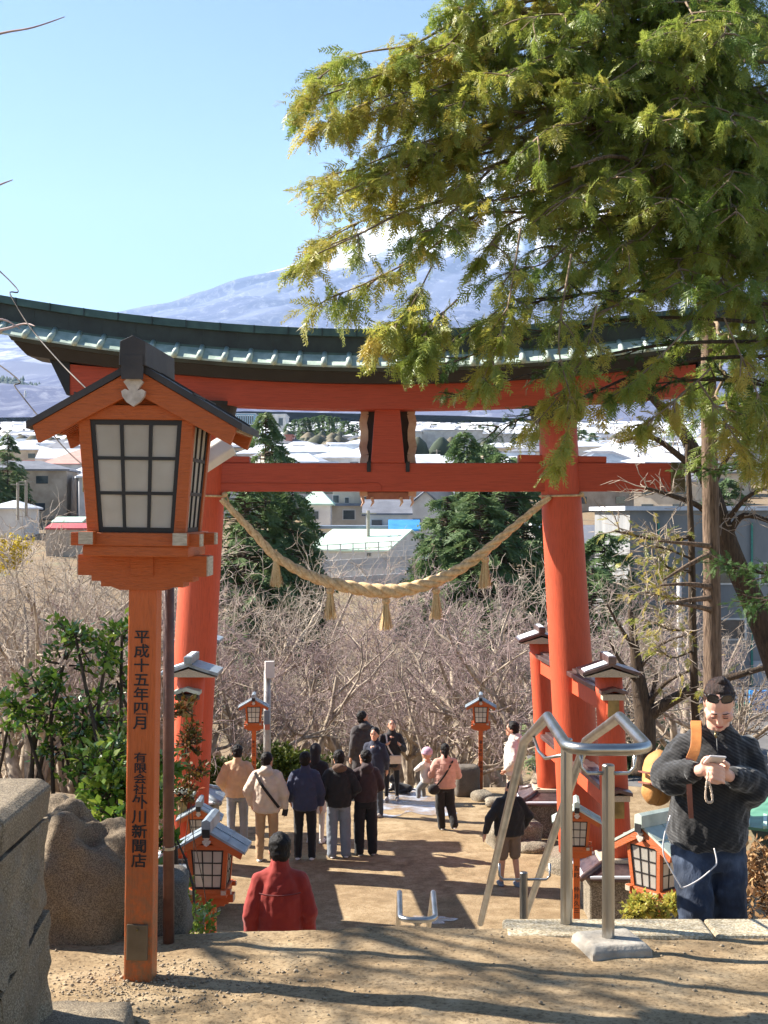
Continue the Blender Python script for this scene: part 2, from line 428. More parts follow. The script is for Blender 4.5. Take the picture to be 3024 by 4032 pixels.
ZZ = ZZ + ns(XX, YY) * np.clip(RR / 3000, 0, 1)
ZT = ZZ - 2 + TILT * (YY - 165)
V = np.stack([XX, YY, ZT], -1).reshape(-1, 3)
i = np.arange(nr - 1)[:, None] * na + np.arange(na)[None]; j = np.arange(nr - 1)[:, None] * na + (np.arange(na)[None] + 1) % na
Fc = np.stack([i, j, j + na, i + na], -1).reshape(-1, 4)
mm = new_mesh('mountain', V, Fc, True)
a_ = mm.attributes.new('alt', 'FLOAT', 'POINT'); a_.data.foreach_set('value', (ZZ.ravel() / 3000).astype(np.float32))
g = NG('mountain_rock_and_snow'); v = g.coord((.001, .001, .001))
at_ = g.n('ShaderNodeAttribute'); at_.attribute_name = 'alt'
n1 = g.noise(v, 1.2, 9, .68); n2 = g.noise(g.coord((.0022, .0009, .0016)), 5, 9, .72, 1.2)
hgt = g.math('ADD', at_.outputs['Fac'], g.math('MULTIPLY', g.math('SUBTRACT', n1, .5), .55))
cap_ = g.ramp(hgt, [(.47, (0, 0, 0)), (.6, (1, 1, 1))])
dust = g.ramp(n2, [(.5, (.03, .03, .03)), (.72, (.5, .5, .5))])
low = g.ramp(g.math('ADD', at_.outputs['Fac'], g.math('MULTIPLY', n2, .04)), [(.10, (.2, .2, .2)), (.14, (1, 1, 1)), (.2, (1, 1, 1)), (.25, (.2, .2, .2))])
field = g.math('MULTIPLY', g.ramp(n1, [(.46, (0, 0, 0)), (.52, (1, 1, 1))]), low)
msk = g.math('MAXIMUM', cap_, g.math('MULTIPLY', dust, .55)); msk = g.math('MAXIMUM', msk, g.math('MULTIPLY', field, .35))
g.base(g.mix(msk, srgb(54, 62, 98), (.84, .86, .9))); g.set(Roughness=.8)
tag(link('mountain', mm, g.m), kind='structure')

# wooded hills at the foot of the mountain
hu = [-900, -300, 60, 200, 290, 420, 620, 900, 1400, 2000, 2600, 3300, 3900]
hv = [1480, 1500, 1488, 1530, 1598, 1612, 1606, 1600, 1606, 1600, 1590, 1575, 1560]
hx = np.linspace(-900, 3900, 240)
DR = 4000.0; ridge = EYE + (2016 - np.interp(hx, hu, hv)) * DR / F
rn = np.random.default_rng(4); ridge = ridge + np.convolve(rn.normal(0, 9, 240), np.ones(5) / 5, 'same')
rows = []
for D, f in ((3150, 0), (3300, .25), (3500, .5), (3750, .82), (4000, 1), (4300, .8), (4800, .3), (5300, 0)):
    xx = (hx - 1512) * D / F * (1 if D < 4000 else DR / D); bz = H(xx, np.full_like(xx, D)) - 6
    rows.append(np.stack([(hx - 1512) * DR / F * (.9 + .1 * D / DR), np.full_like(xx, D), bz + f * np.maximum(ridge - H(xx, np.full_like(xx, DR)), 4)], -1))
V = np.array(rows).reshape(-1, 3); n = 240
i = np.arange(7)[:, None] * n + np.arange(n - 1)[None]
Fc = np.stack([i, i + 1, i + n + 1, i + n], -1).reshape(-1, 4)
HILLM = M('hill_wood', srgb(62, 74, 58), srgb(40, 50, 44), scale=.012, rough=.95, bump=0)
tag(link('hills', new_mesh('hills', V, Fc, True), HILLM), kind='structure')
Vr = np.array(rows)
# the wood on the hills, too far to tell trees apart
tri = []; fc = []
r = np.random.default_rng(8); nT = 6000
iu = r.uniform(0, 238.9, nT); iv = r.uniform(0, 4.2, nT)
i0 = iu.astype(int); j0 = iv.astype(int); fu = iu - i0; fv = iv - j0
Pt = (Vr[j0, i0] * ((1 - fu) * (1 - fv))[:, None] + Vr[j0, i0 + 1] * (fu * (1 - fv))[:, None] + Vr[j0 + 1, i0] * ((1 - fu) * fv)[:, None] + Vr[j0 + 1, i0 + 1] * (fu * fv)[:, None])
hgt_ = r.uniform(9, 20, nT); rad = hgt_ * r.uniform(.28, .5, nT)
k = 6; an = np.arange(k) * 2 * math.pi / k
ring = Pt[:, None] + np.stack([np.cos(an)[None] * rad[:, None], np.sin(an)[None] * rad[:, None], np.repeat(hgt_[:, None] * .25, k, 1)], -1)
top = Pt + np.stack([0 * hgt_, 0 * hgt_, hgt_], -1)
V = np.concatenate([ring, top[:, None]], 1).reshape(-1, 3); b = np.arange(nT)[:, None] * (k + 1)
Fc = np.stack([b + np.arange(k), b + (np.arange(k) + 1) % k, b + k + 0 * np.arange(k)], -1).reshape(-1, 3)
o = link('far_wood', new_mesh('far_wood', V, Fc, False), M('far_wood_green', srgb(70, 84, 62), srgb(38, 50, 40), scale=.03, rough=.95, bump=0)); tag(o, kind='stuff', label='dark conifer wood covering the distant hills')

# air: pale haze round the whole place
mb = MB(); mb.box((900, 9700, 2150), (24000, 19600, 4324))
hz_o = mb.build('haze', None); tag(hz_o, kind='stuff', label='pale blue haze over the far town and mountain')
hm = bpy.data.materials.new('haze_air'); hm.use_nodes = True; ht = hm.node_tree; ht.nodes.clear()
ho = ht.nodes.new('ShaderNodeOutputMaterial'); hv_ = ht.nodes.new('ShaderNodeVolumePrincipled')
hv_.inputs['Color'].default_value = (.47, .69, 1.0, 1); hv_.inputs['Density'].default_value = 2.9e-5; hv_.inputs['Anisotropy'].default_value = 0.2
ht.links.new(hv_.outputs[0], ho.inputs['Volume']); hz_o.data.materials.append(hm)
# ------------------------------------------------------------------ the great gate
TD = 23.0
T0 = Vector((0, TD, PLZ))
torii = thing('torii_gate', 'huge vermilion torii gate with curved green copper roof over the path', 'torii gate', T0)
def tb(mb, name, mat, parent=torii, **k): return mb.build(name, mat, parent, off=T0, **k)
KR = .01433; KS = .0092
def ring_c(x, y, z, r, n=32): return [Vector((x + r * math.cos(2 * math.pi * j / n), y + r * math.sin(2 * math.pi * j / n), z)) for j in range(n)]
for sx in (-1, 1):
    mb = MB(); rings = []
    for k in range(15):
        t = k / 14; z = -4.2 + t * (3.05 + 4.2); x = sx * np.interp(z, [-4.4, -3.07, 1.9, 3.1], [3.28, 3.22, 2.925, 2.87]) - .02
        rings.append(ring_c(x, TD, z, np.interp(z, [-4.4, -2, 1, 3.1], [.37, .355, .335, .312])))
    p = tb(mb.loft(rings), 'pillar', VERM, smooth=True)
    mb = MB(); mb.lathe((sx * 2.87 - .02, TD, 0), [(.40, 2.965), (.43, 3.0), (.475, 3.2), (.478, 3.26)], 32); tb(mb, 'capital', BLACKP, smooth=False)
    mb = MB(); mb.lathe((sx * 3.28 - .02, TD, PLZ - .1), [(.66, 0), (.66, .2), (.6, .34), (.4, .36)], 32); tb(mb, 'pillar_base', PEDST)
    # thin straw ring tied round the pillar
    xx = sx * 2.935 - .02
    mb = MB(); mb.tube([Vector((xx + .35 * math.cos(a), TD + .35 * math.sin(a), 1.73 + .012 * math.sin(a + sx))) for a in np.linspace(0, 2 * math.pi, 30)], .018, 6); tb(mb, 'rope_tie', STRAW, smooth=True)
    mb = MB(); kx = xx + (.33 if sx > 0 else .37)
    mb.ell((kx - .02, TD - .16, 1.745), (.05, .05, .045)); mb.tube([(kx, TD - .17, 1.75), (kx + .04, TD - .2, 1.66), (kx + .05, TD - .2, 1.6)], .014, 6); tb(mb, 'rope_knot', STRAW, smooth=True)
# lintels: section lists swept along x with the gate's upward curve
def sweep(name, x0, x1, sect, kc, mat, n=41, end_slant=0.0, **kw):
    rings = []
    for k in range(n):
        t = k / (n - 1); x = x0 + (x1 - x0) * t
        ring = []
        for (y, z) in sect:
            xs = x + (end_slant * (z - sect[0][1]) * (1 if t > .5 else -1) if k in (0, n - 1) else 0)
            ring.append(Vector((xs, TD + y, z + kc * x * x)))
        rings.append(ring)
    return tb(MB().loft(rings), name, mat, **kw)
def rect(y0, y1, z0, z1): return [(y0, z0), (y1, z0), (y1, z1), (y0, z1)]
sweep('lower_lintel', -5.1, 5.06, rect(-.32, .32, 3.134, 3.62), KS, VERMX)
for sx in (-1, 1):   # dark slanted end boards
    xe = sx * 5.1; zz = KS * xe * xe
    mb = MB(); mb.prism([(xe, TD - .34, 3.12 + zz), (xe + sx * .05, TD - .34, 3.12 + zz), (xe + sx * .34, TD - .34, 3.72 + zz), (xe, TD - .34, 3.72 + zz)], (0, .68, 0)); tb(mb, 'lintel_end', BLACKP)
sweep('eave_board', -5.75, 5.7, [(-.5, 3.53), (.5, 3.53), (.62, 3.74), (-.62, 3.74)], KR * .96, BLACKP, end_slant=.9)
sweep('eave_fascia', -5.95, 5.9, [(-.70, 3.70), (.70, 3.70), (.74, 3.80), (-.74, 3.80)], KR, PATINAD, end_slant=.6)
sweep('upper_lintel', -6.6, 6.55, [(-.34, 3.93), (.34, 3.93), (.34, 4.30), (-.34, 4.30)], KR, PATINAD, end_slant=.35)
sweep('ridge_moulding', -6.62, 6.57, [(-.37, 3.985), (.37, 3.985), (.37, 4.03), (-.37, 4.03)], KR, PATCAP, end_slant=.35)
sweep('ridge_cap', -6.8, 6.75, [(-.43, 4.295), (.43, 4.295), (.40, 4.42), (0, 4.46), (-.40, 4.42)], KR, PATCAP, end_slant=.4)
# sheet seams of the ridge cap
sm_a = new_mesh('cap_seam', MB().box((0, -.415, 4.357), (.014, .045, .125), (-.12, 0, 0)).V, [(0, 1, 3, 2), (4, 6, 7, 5), (0, 4, 5, 1), (2, 3, 7, 6), (0, 2, 6, 4), (1, 5, 7, 3)]); sm_a.materials.append(PATINAD)
sm_b = new_mesh('sheet_seam', MB().box((0, -.34, 4.16), (.012, .012, .26)).V, [(0, 1, 3, 2), (4, 6, 7, 5), (0, 4, 5, 1), (2, 3, 7, 6), (0, 2, 6, 4), (1, 5, 7, 3)]); sm_b.materials.append(PATINAD)
for x in np.arange(-6.5, 6.6, .55):
    link('cap_seam', sm_a, None, torii, loc=(x, 0, KR * x * x - PLZ)); link('sheet_seam', sm_b, None, torii, loc=(x + .27, 0, KR * x * x - PLZ))
# copper roof slopes with rolls
for sy in (-1, 1):
    n = 33; xs = np.linspace(-6.2, 6.15, n); Va = []; top = []
    rings = []
    for x in xs:
        z = KR * x * x
        rings.append([Vector((x, TD + sy * .36, 4.0 + z)), Vector((x, TD + sy * .56, 3.885 + z)), Vector((x, TD + sy * .77, 3.785 + z)), Vector((x, TD + sy * .77, 3.755 + z)), Vector((x, TD + sy * .36, 3.96 + z))])
    tb(MB().loft(rings), 'roof_slope', PATINA)
roll = MB(); prof = []
roll.tube([(0, -.36, 4.015), (0, -.56, 3.905), (0, -.80, 3.795)], [.042, .046, .05], 10)
roll_me = new_mesh('roof_roll', [v - Vector((0, 0, 0)) for v in roll.V], roll.F, True); roll_me.materials.append(PATINA)
for x in np.arange(-6.12, 6.2, .397):
    for sy in (-1, 1):
        o = link('roof_roll', roll_me, None, torii, loc=(x, 0, KR * x * x - PLZ)); o.rotation_euler = (0, 0, 0 if sy < 0 else math.pi)
# tie beam, wedges, cable, end caps
mb = MB(); mb.box((0, TD, 2.03), (9.5, .32, .465)); tb(mb, 'tie_beam', VERMX, bevel=.015)
for sx in (-1, 1):
    mb = MB(); mb.box((sx * 4.81, TD, 2.03), (.24, .35, .49)); tb(mb, 'beam_end_cap', BRASS, bevel=.012)
    for dy in (0,):
        mb = MB(); mb.prism([(sx * 2.925 - .72, TD - .13, 2.265), (sx * 2.925 + .72, TD - .13, 2.265), (sx * 2.925 + .72, TD - .13, 2.37), (sx * 2.925 - .72, TD - .13, 2.40)], (0, .26, 0)); tb(mb, 'wedge', VERMX, bevel=.01)
mb = MB(); zc = 1.925
mb.tube([(-3.6, TD - .17, zc - .005), (-2.6, TD - .168, zc + .004), (-1.2, TD - .168, zc - .006), (-.1, TD - .168, zc + .006), (-.05, TD - .168, zc - .03), (-.04, TD - .168, 1.80)], .007, 5); tb(mb, 'cable', VERMX)
# central strut and tablet on the far side
mb = MB(); mb.prism([(-.215, TD - .17, 2.265), (.34, TD - .17, 2.265), (.26, TD - .17, 3.14), (-.15, TD - .17, 3.14)], (0, .34, 0)); tb(mb, 'strut', VERMX, bevel=.012)
for x in (-.247, .387):
    mb = MB(); mb.box((x, TD - .175, 2.2), (.065, .035, .17)); tb(mb, 'iron_clamp', BLACKP)
tab = MB(); tab.box((.065, TD + .30, 2.5), (.74, .05, 1.5), (-.06, 0, 0)); tab_o = tb(tab, 'name_tablet', M('tablet_back', srgb(70, 52, 44), srgb(48, 36, 32)))
cream = M('tablet_frame_paint', srgb(226, 206, 178), srgb(190, 150, 126), scale=3, rough=.6)
for sx in (-1, 1):
    pts = []
    for k in range(12):
        z = 1.72 + 1.5 * k / 11; pts.append((  .065 + sx * (.40 + .018 * math.sin(k * 2.3)), TD + .28 + .1 * (z - 2.5), z))
    mb = MB()
    for k in range(11):
        a, b = Vector(pts[k]), Vector(pts[k + 1]); mb.beam(a, b + (b - a) * .05, .13, .1, up=(0, 1, 0))
    mb.build('frame_side', cream, tab_o, off=T0)
mb = MB(); mb.box((.065, TD + .24, 1.735), (.72, .06, .12), (.25, 0, 0)); mb.build('frame_bottom', M('tablet_edge', srgb(170, 120, 104), srgb(140, 92, 80)), tab_o, off=T0)
for x in (-.36, -.2, .28, .46):
    mb = MB(); mb.tube([(x, TD + .2, 1.7), (x + .02, TD + .17, 1.62), (x - .02, TD + .17, 1.55)], [.03, .022, .008], 6); mb.build('claw_foot', cream, tab_o, off=T0)

# leaning brace posts, two to a pillar, with roofed heads and tie rails
def pillar_x(sx, z): return sx * float(np.interp(z, [-4.4, -3.07, 1.9, 3.1], [3.28, 3.22, 2.925, 2.87])) - .02
def gable_cap(c, wd, dp, rise, th, mat, name, parent, snow=0):
    c = Vector(c); mb = MB()
    for s in (-1, 1):
        a = c + Vector((0, -dp / 2, rise)); b = c + Vector((s * wd / 2, -dp / 2, 0)); m_ = c + Vector((s * wd / 4, -dp / 2, rise * .46))
        up = Vector((0, 0, th)); mb.prism([a, a + up, m_ + up, b + up, b, m_] if s > 0 else [a, m_, b, b + up, m_ + up, a + up], (0, dp, 0))
    roof = mb.build(name, mat, parent, off=T0)
    if snow:
        mb = MB(); s = -1
        a = c + Vector((0, -dp * .42, rise + th + .006)); b = c + Vector((s * wd * .46, -dp * .42, th + .012))
        mb.prism([a, b, b + Vector((0, 0, .012)), a + Vector((0, 0, .018))], (0, dp * snow, 0)); mb.build('snow_crust', SNOW, roof, off=T0)
    return roof
for sx in (-1, 1):
    for sy in (-1, 1):
        y = TD + sy * 2.55
        xt = pillar_x(sx, -.8) - sy * (.215 if sx > 0 else .29); xb = pillar_x(sx, -3.7) - sy * (.20 if sx > 0 else .29) - (.0)
        rings = [ring_c(xb + (xt - xb) * t, y, -3.75 + t * (3.75 - .83), .212 - .012 * t) for t in np.linspace(0, 1, 8)]
        post = tb(MB().loft(rings), 'brace_post', VERM, smooth=True)
        z0 = -.90
        rf = gable_cap((xt, y, z0), .84, .74, .135, .045, BROWNCOP if sx > 0 else ROOFGREY, 'post_roof', torii, snow=.8 if sy > 0 else (.45 if sx > 0 else .3))
        mb = MB(); mb.box((xt, y, z0 + .225), (.12, .80, .11)); mb.build('roof_ridge', BROWNCOP if sx > 0 else ROOFGREY, rf, off=T0, bevel=.01)
        mb = MB(); mb.box((xt, y, z0 + .284), (.07, .6, .012)); mb.build('snow_strip', SNOW, rf, off=T0)
        mb = MB(); mb.prism([(xt - .40, y - .355, z0 - .02), (xt + .40, y - .355, z0 - .02), (xt, y - .355, z0 + .10)], (0, .71, 0)); mb.build('gable_board', ENDWOOD, rf, off=T0)
        for zt in (-1.34, -2.80):
            # rail from pillar to brace
            t = (zt + 3.75) / 2.92; xbr = xb + (xt - xb) * t; xp = pillar_x(sx, zt)
            p0 = Vector((xp, TD, zt)); p1 = Vector((xbr, y + sy * .22, zt))
            mb = MB(); mb.beam(p0, p1, .15, .28); tb(mb, 'tie_rail', VERM, bevel=.008)
            d = (p1 - p0).normalized(); a = p0 + d * .36; b = p1 - d * .42
            mb = MB(); mb.beam(a + Vector((0, 0, .19)), b + Vector((0, 0, .19)), .34, .075); mb.beam(a + Vector((0, 0, .245)), b + Vector((0, 0, .245)), .16, .04)
            rc = tb(mb, 'rail_roof', BROWNCOP if sx > 0 else ROOFGREY, bevel=.008)
            # small roofed end outside the brace post
            e = p1 + d * .05
            r2 = gable_cap((e.x, e.y, zt + .17), .38, .26, .055, .05, BROWNCOP if sx > 0 else ROOFGREEN, 'rail_end_roof', torii)
            mb = MB(); mb.box((e.x, e.y - sy * .02, zt + .13), (.32, .2, .085)); mb.build('end_board', ENDWOOD if sx > 0 else BLACKP, r2, off=T0)
            mb = MB(); mb.box((e.x + .0, e.y - sy * -.03, zt - .03), (.16, .05, .26)); mb.build('end_plate', BRASS, r2, off=T0)
        # stone foot with a little hipped tile skirt
        mb = MB(); mb.box((xb, y, -4.12), (.98, .98, .62)); tb(mb, 'stone_foot', PEDST, bevel=.03)
        mb = MB(); q = .62
        for k in range(4):
            m4 = Matrix.Rotation(k * math.pi / 2, 3, 'Z'); rows_ = []
            for (h, zz) in ((.23, -3.60), (.4, -3.70), (q, -3.80)):
                rows_.append([Vector((xb, y, 0)) + m4 @ Vector((h * t, -h, zz + (.045 * t * t if h > .5 else 0))) for t in np.linspace(-1, 1, 7)])
            up = [[p + Vector((0, 0, .03)) for p in r_] for r_ in rows_]
            for L in (rows_, up):
                for a, b in zip(L[:-1], L[1:]):
                    mb.loft([a, b], cap=False, close=False)
            mb.loft([rows_[-1], up[-1]], cap=False, close=False)
        sk = tb(mb, 'skirt_roof', BROWNCOP if sx > 0 else ROOFGREY)
        for k in range(4):
            m4 = Matrix.Rotation(k * math.pi / 2 + math.pi / 4, 3, 'Z'); mb = MB(); c0 = Vector((xb, y, 0))
            mb.tube([c0 + m4 @ Vector((0, -.3, -3.585)), c0 + m4 @ Vector((0, -.55, -3.66)), c0 + m4 @ Vector((0, -.9, -3.74))], .05, 7); mb.build('hip_roll', BROWNCOP if sx > 0 else ROOFGREY, sk, off=T0, smooth=True)
        mb = MB(); c0 = Vector((xb, y, 0))
        mb.beam(c0 + Vector((-.60, -.5, -3.735)), c0 + Vector((-.60, .5, -3.735)), .06, .03); mb.beam(c0 + Vector((-.5, -.60, -3.735)), c0 + Vector((.5, -.60, -3.735)), .06, .03); mb.build('snow_edge', SNOW, sk, off=T0)
        mb = MB(); mb.box((xb, y, -3.63), (.6, .6, .14)); tb(mb, 'post_collar', ENDWOOD if sx > 0 else BLACKP, bevel=.01)

# ------------------------------------------------------------------ straw rope with tassels
RD = 22.7
pp = [(872, 1965), (1000, 2100), (1100, 2200), (1270, 2285), (1512, 2328), (1700, 2293), (1850, 2215), (2000, 2095), (2165, 1955)]
cl = catmull([at(u, v_, RD) for u, v_ in pp], 24)
rope = thing('shimenawa_rope', 'thick twisted straw rope sagging between the gate pillars', 'rope', cl[len(cl) // 2])
n = len(cl)
S = np.cumsum([0] + [(cl[k + 1] - cl[k]).length for k in range(n - 1)]); S /= S[-1]
for k in range(3):
    path = []; rad = []
    for i in range(n):
        d = (cl[min(i + 1, n - 1)] - cl[max(i - 1, 0)]).normalized(); a = Vector((0, 1, 0)); b = d.cross(a).normalized()
        rr_ = np.interp(S[i], [0, .5, 1], [.045, .112, .045]); ph = 2 * math.pi * (S[i] * 9.5 + k / 3)
        path.append(cl[i] + (a * math.cos(ph) + b * math.sin(ph)) * rr_ * .52); rad.append(rr_ * .60)
    MB().tube(path, rad, 12).build('rope_strand', STRAW, rope, off=rope.location, smooth=True)
for u, vt in ((1087, 2192), (1300, 2322), (1520, 2362), (1717, 2322), (1910, 2198)):
    c = at(u, vt, RD)
    ts_ = tag(link('tassel_head', None, None) if 0 else bpy.data.objects.new('straw_tassel', None), {1087: 'straw tassel hanging leftmost under the sagging rope', 1300: 'straw tassel second from left under the rope', 1520: 'straw tassel under the lowest middle of the rope', 1717: 'straw tassel fourth from left under the rope', 1910: 'straw tassel hanging rightmost under the sagging rope'}[u], 'tassel', 'straw tassels on the rope')
    COL.objects.link(ts_); ts_.location = c
    mb = MB(); mb.tube([(0, 0, .12), (0, 0, 0)], .018, 6); mb.build('cord', STRAW, ts_)
    mb = MB(); mb.lathe((0, 0, 0), [(.02, .035), (.06, .015), (.068, -.03), (.058, -.055), (.05, -.062)], 14); mb.build('tassel_knot', STRAW, ts_, smooth=True)
    mb = MB(); rt = np.random.default_rng(u)
    for k in range(110):
        a = rt.uniform(0, 2 * math.pi); q = math.sqrt(rt.uniform(.1, 1)); L = .47 + rt.uniform(-.04, .03)
        d0 = Vector((math.cos(a), math.sin(a), 0)); sd_ = Vector((-d0.y, d0.x, 0)) * .006
        p = [d0 * .045 * q + Vector((0, 0, -.05)), d0 * .075 * q + Vector((0, 0, -L * .5)), d0 * (.118 + rt.uniform(-.015, .02)) * q + Vector((0, 0, -L))]
        mb.add([p[0] - sd_, p[0] + sd_, p[1] + sd_ * 1.3, p[1] - sd_ * 1.3, p[2] + sd_ * .8, p[2] - sd_ * .8], [(0, 1, 2, 3), (3, 2, 4, 5)])
    mb.build('straw_skirt', TASSEL, ts_)
# ------------------------------------------------------------------ wooden post lanterns
INK = M('ink', (.012, .011, .011), (.02, .018, .018), rough=.7, bump=0)
def glyphs(text, size, mat, parent, loc, rot=(math.pi / 2, 0, 0), bold=.012, name='lettering', gap=1.0, sizes=None, sx=1.0):
    """vertical writing: each sign is its own piece of flat print"""
    z = 0
    for k, ch in enumerate(text):
        s_ = sizes[k] if sizes else size
        if ch != ' ':
            cu = bpy.data.curves.new('sign', 'FONT'); cu.body = ch; cu.size = s_; cu.align_x = 'CENTER'; cu.align_y = 'CENTER'; cu.offset = bold * s_; cu.resolution_u = 3; cu.extrude = .0004
            to = bpy.data.objects.new('sign', cu); COL.objects.link(to)
            GLY.append((to, name, mat, parent, Vector(loc) + Vector((0, 0, z - s_ / 2)), rot, sx))
        z -= s_ * gap
GLY = []
def flush_glyphs():
    dg = bpy.context.evaluated_depsgraph_get()
    for to, name, mat, parent, loc, rot, sx in GLY:
        me = bpy.data.meshes.new_from_object(to.evaluated_get(dg)); me.materials.clear()
        link(name, me, mat, parent, loc, rot).scale = (sx, 1, 1)
        cu = to.data; bpy.data.objects.remove(to); bpy.data.curves.remove(cu)
    GLY.clear()

def lantern(label, loc, rz=0, roof=ROOFGREY, ridge_h=.075, detail=True, group='wooden post lanterns beside the path', post_h=1.218, old=False):
    t = thing('post_lantern', label, 'lantern', loc, rz, group); dz = post_h - 1.218
    def B(mb, name, mat, parent=t, **k):
        o = mb.build(name, mat, parent, off=(0, 0, -dz), **k); return o
    p = MB(); p.prism([(-.044, -.044, -dz - .1), (.044, -.044, -dz - .1), (.044, .044, -dz - .1), (-.044, .044, -dz - .1)], (0, 0, 1.33 + dz)); post = B(p, 'post', ORANGE, bevel=.005)
    # carved bracket arms, crossing
    for ax in (0, 1):
        s = .002 * ax; pts = [(-.2, 1.326 - s), (.2, 1.326 - s), (.2, 1.262), (.158, 1.262), (.158, 1.245), (.128, 1.245), (.128, 1.228), (.095, 1.228), (.07, 1.218 + s), (-.07, 1.218 + s), (-.095, 1.228), (-.128, 1.228), (-.128, 1.245), (-.158, 1.245), (-.158, 1.262), (-.2, 1.262)]
        mb = MB(); th = .07 if ax else .11
        if ax: pts = [(x * .30, z) for x, z in pts]
        mb.prism([(x, -th / 2, z) for x, z in pts] if ax == 0 else [(th / 2, x, z) for x, z in pts], (0, th, 0) if ax == 0 else (-th, 0, 0)); arm = B(mb, 'bracket_arm', ORANGEX)
        for s_ in (-1, 1) if ax == 0 else ():
            mb = MB(); e = s_ * .2015
            mb.box((e, 0, 1.294) if ax == 0 else (0, e, 1.294), (.005, .104, .06) if ax == 0 else (.066, .005, .06)); B(mb, 'end_grain', ENDWOOD, arm)
    mb = MB(); mb.box((0, 0, 1.341), (.322, .322, .032)); B(mb, 'tray', ORANGEX, bevel=.004)
    for ax in (0, 1):
        for s_ in (-1, 1):
            mb = MB(); z = 1.377 + .003 * ax
            mb.box((0, s_ * .142, z) if ax == 0 else (s_ * .142, 0, z), (.392, .046, .04) if ax == 0 else (.046, .392, .04)); sb = B(mb, 'sill_beam', ORANGEX, bevel=.003)
            for e in (-.198, .198):
                mb = MB(); mb.box((e, s_ * .142, z) if ax == 0 else (s_ * .142, e, z), (.005, .043, .037) if ax == 0 else (.043, .005, .037)); B(mb, 'end_grain', ENDWOOD, sb)
    # flaring box: corner posts, glazed sides
    b0, b1, z0, z1 = .150, .176, 1.398, 1.738
    for sx in (-1, 1):
        for sy in (-1, 1):
            mb = MB(); w_ = .036
            lo = [Vector((sx * b0 + a * -sx, sy * b0 + b * -sy, z0)) for a, b in ((0, 0), (w_, 0), (w_, w_), (0, w_))]
            hi = [Vector((sx * b1 + a * -sx, sy * b1 + b * -sy, z1)) for a, b in ((0, 0), (w_, 0), (w_, w_), (0, w_))]
            mb.loft([lo, hi]); B(mb, 'corner_post', ORANGEX, bevel=.002)
    for k in range(4):
        m3 = Matrix.Rotation(k * math.pi / 2, 3, 'Z')
        def Q(s, t_, out):   # s across -1..1, t up 0..1
            h = (b0 - .036) + (b1 - b0) * t_; y = -(b0 + (b1 - b0) * t_) + .012 - out
            return m3 @ Vector((s * h, y, z0 + t_ * (z1 - z0)))
        fr = MB()
        def bar(s0, t0, s1, t1, th=.006):
            a = [Q(s0, t0, 0), Q(s1, t0, 0), Q(s1, t1, 0), Q(s0, t1, 0)]; b = [Q(s0, t0, th), Q(s1, t0, th), Q(s1, t1, th), Q(s0, t1, th)]
            fr.loft([a, b])
        bar(-1, 0, 1, .045); bar(-1, .955, 1, 1); bar(-1, .045, -.9, .955); bar(.9, .045, 1, .955)
        cs = [-.9, -.36, -.28, .28, .36, .9]; rs = [.045, .335, .365, .645, .675, .955]
        bar(-.36, .045, -.28, .955); bar(.28, .045, .36, .955)
        for r0, r1 in ((.335, .365), (.645, .675)):
            for c0, c1 in ((-.9, -.36), (-.28, .28), (.36, .9)): bar(c0, r0, c1, r1)
        wf = B(fr, 'window_frame', BLACKP)
        if detail:
            for c0, c1 in ((-.9, -.36), (-.28, .28), (.36, .9)):
                for r0, r1 in ((.045, .335), (.365, .645), (.675, .955)):
                    mb = MB(); mb.add([Q(c0, r0, .001), Q(c1, r0, .001), Q(c1, r1, .001), Q(c0, r1, .001), Q(c0, r0, -.003), Q(c1, r0, -.003), Q(c1, r1, -.003), Q(c0, r1, -.003)], [(0, 1, 2, 3), (7, 6, 5, 4)]); B(mb, 'pane', PAPER, wf)
        else:
            mb = MB(); mb.add([Q(-.9, .045, .001), Q(.9, .045, .001), Q(.9, .955, .001), Q(-.9, .955, .001)], [(0, 1, 2, 3)]); B(mb, 'pane', PAPER, wf)
    for ax in (0, 1):
        for s_ in (-1, 1):
            mb = MB(); z = 1.760 + .004 * ax
            mb.box((0, s_ * .160, z) if ax == 0 else (s_ * .160, 0, z), (.41, .044, .044) if ax == 0 else (.044, .35, .044)); tbm = B(mb, 'top_beam', ORANGEX, bevel=.003)
            for e in (-.2065, .2065) if ax == 0 else ():
                mb = MB(); mb.box((e, s_ * .16, z) if ax == 0 else (s_ * .16, e, z), (.004, .04, .04) if ax == 0 else (.04, .004, .04)); B(mb, 'end_grain', ENDWOOD, tbm)
    # gable roof
    HW, AP, EV, DP = .325, 1.915, 1.728, .205
    th = .022; sl = (AP - EV) / HW
    for s_ in (-1, 1):
        mb = MB(); mb.prism([(0, -DP, AP - th), (s_ * HW, -DP, EV - th), (s_ * HW, -DP, EV), (0, -DP, AP)] if s_ < 0 else [(0, -DP, AP - th), (0, -DP, AP), (s_ * HW, -DP, EV), (s_ * HW, -DP, EV - th)], (0, 2 * DP, 0)); rs_ = B(mb, 'roof_slope', roof)
        mb = MB()
        for q in (.52,):
            mb.beam((s_ * .03, -DP + 2 * DP * q, AP + .003 - sl * .03), (s_ * HW * .99, -DP + 2 * DP * q, EV + .005), .006, .006)
        mb.beam((s_ * HW * .55, -DP, AP - sl * HW * .55 + .003), (s_ * HW * .55, DP, AP - sl * HW * .55 + .003), .006, .005); B(mb, 'roof_seams', roof, rs_)
        for yy in (-DP + .018, DP - .018):
            mb = MB(); mb.prism([(0, yy - .013, AP - th - .002), (s_ * (HW - .018), yy - .013, EV - th + .01), (s_ * (HW - .035), yy - .013, EV - th - .042), (0, yy - .013, AP - th - .075)], (0, .026, 0)); B(mb, 'barge_board', ORANGEX, bevel=.002)
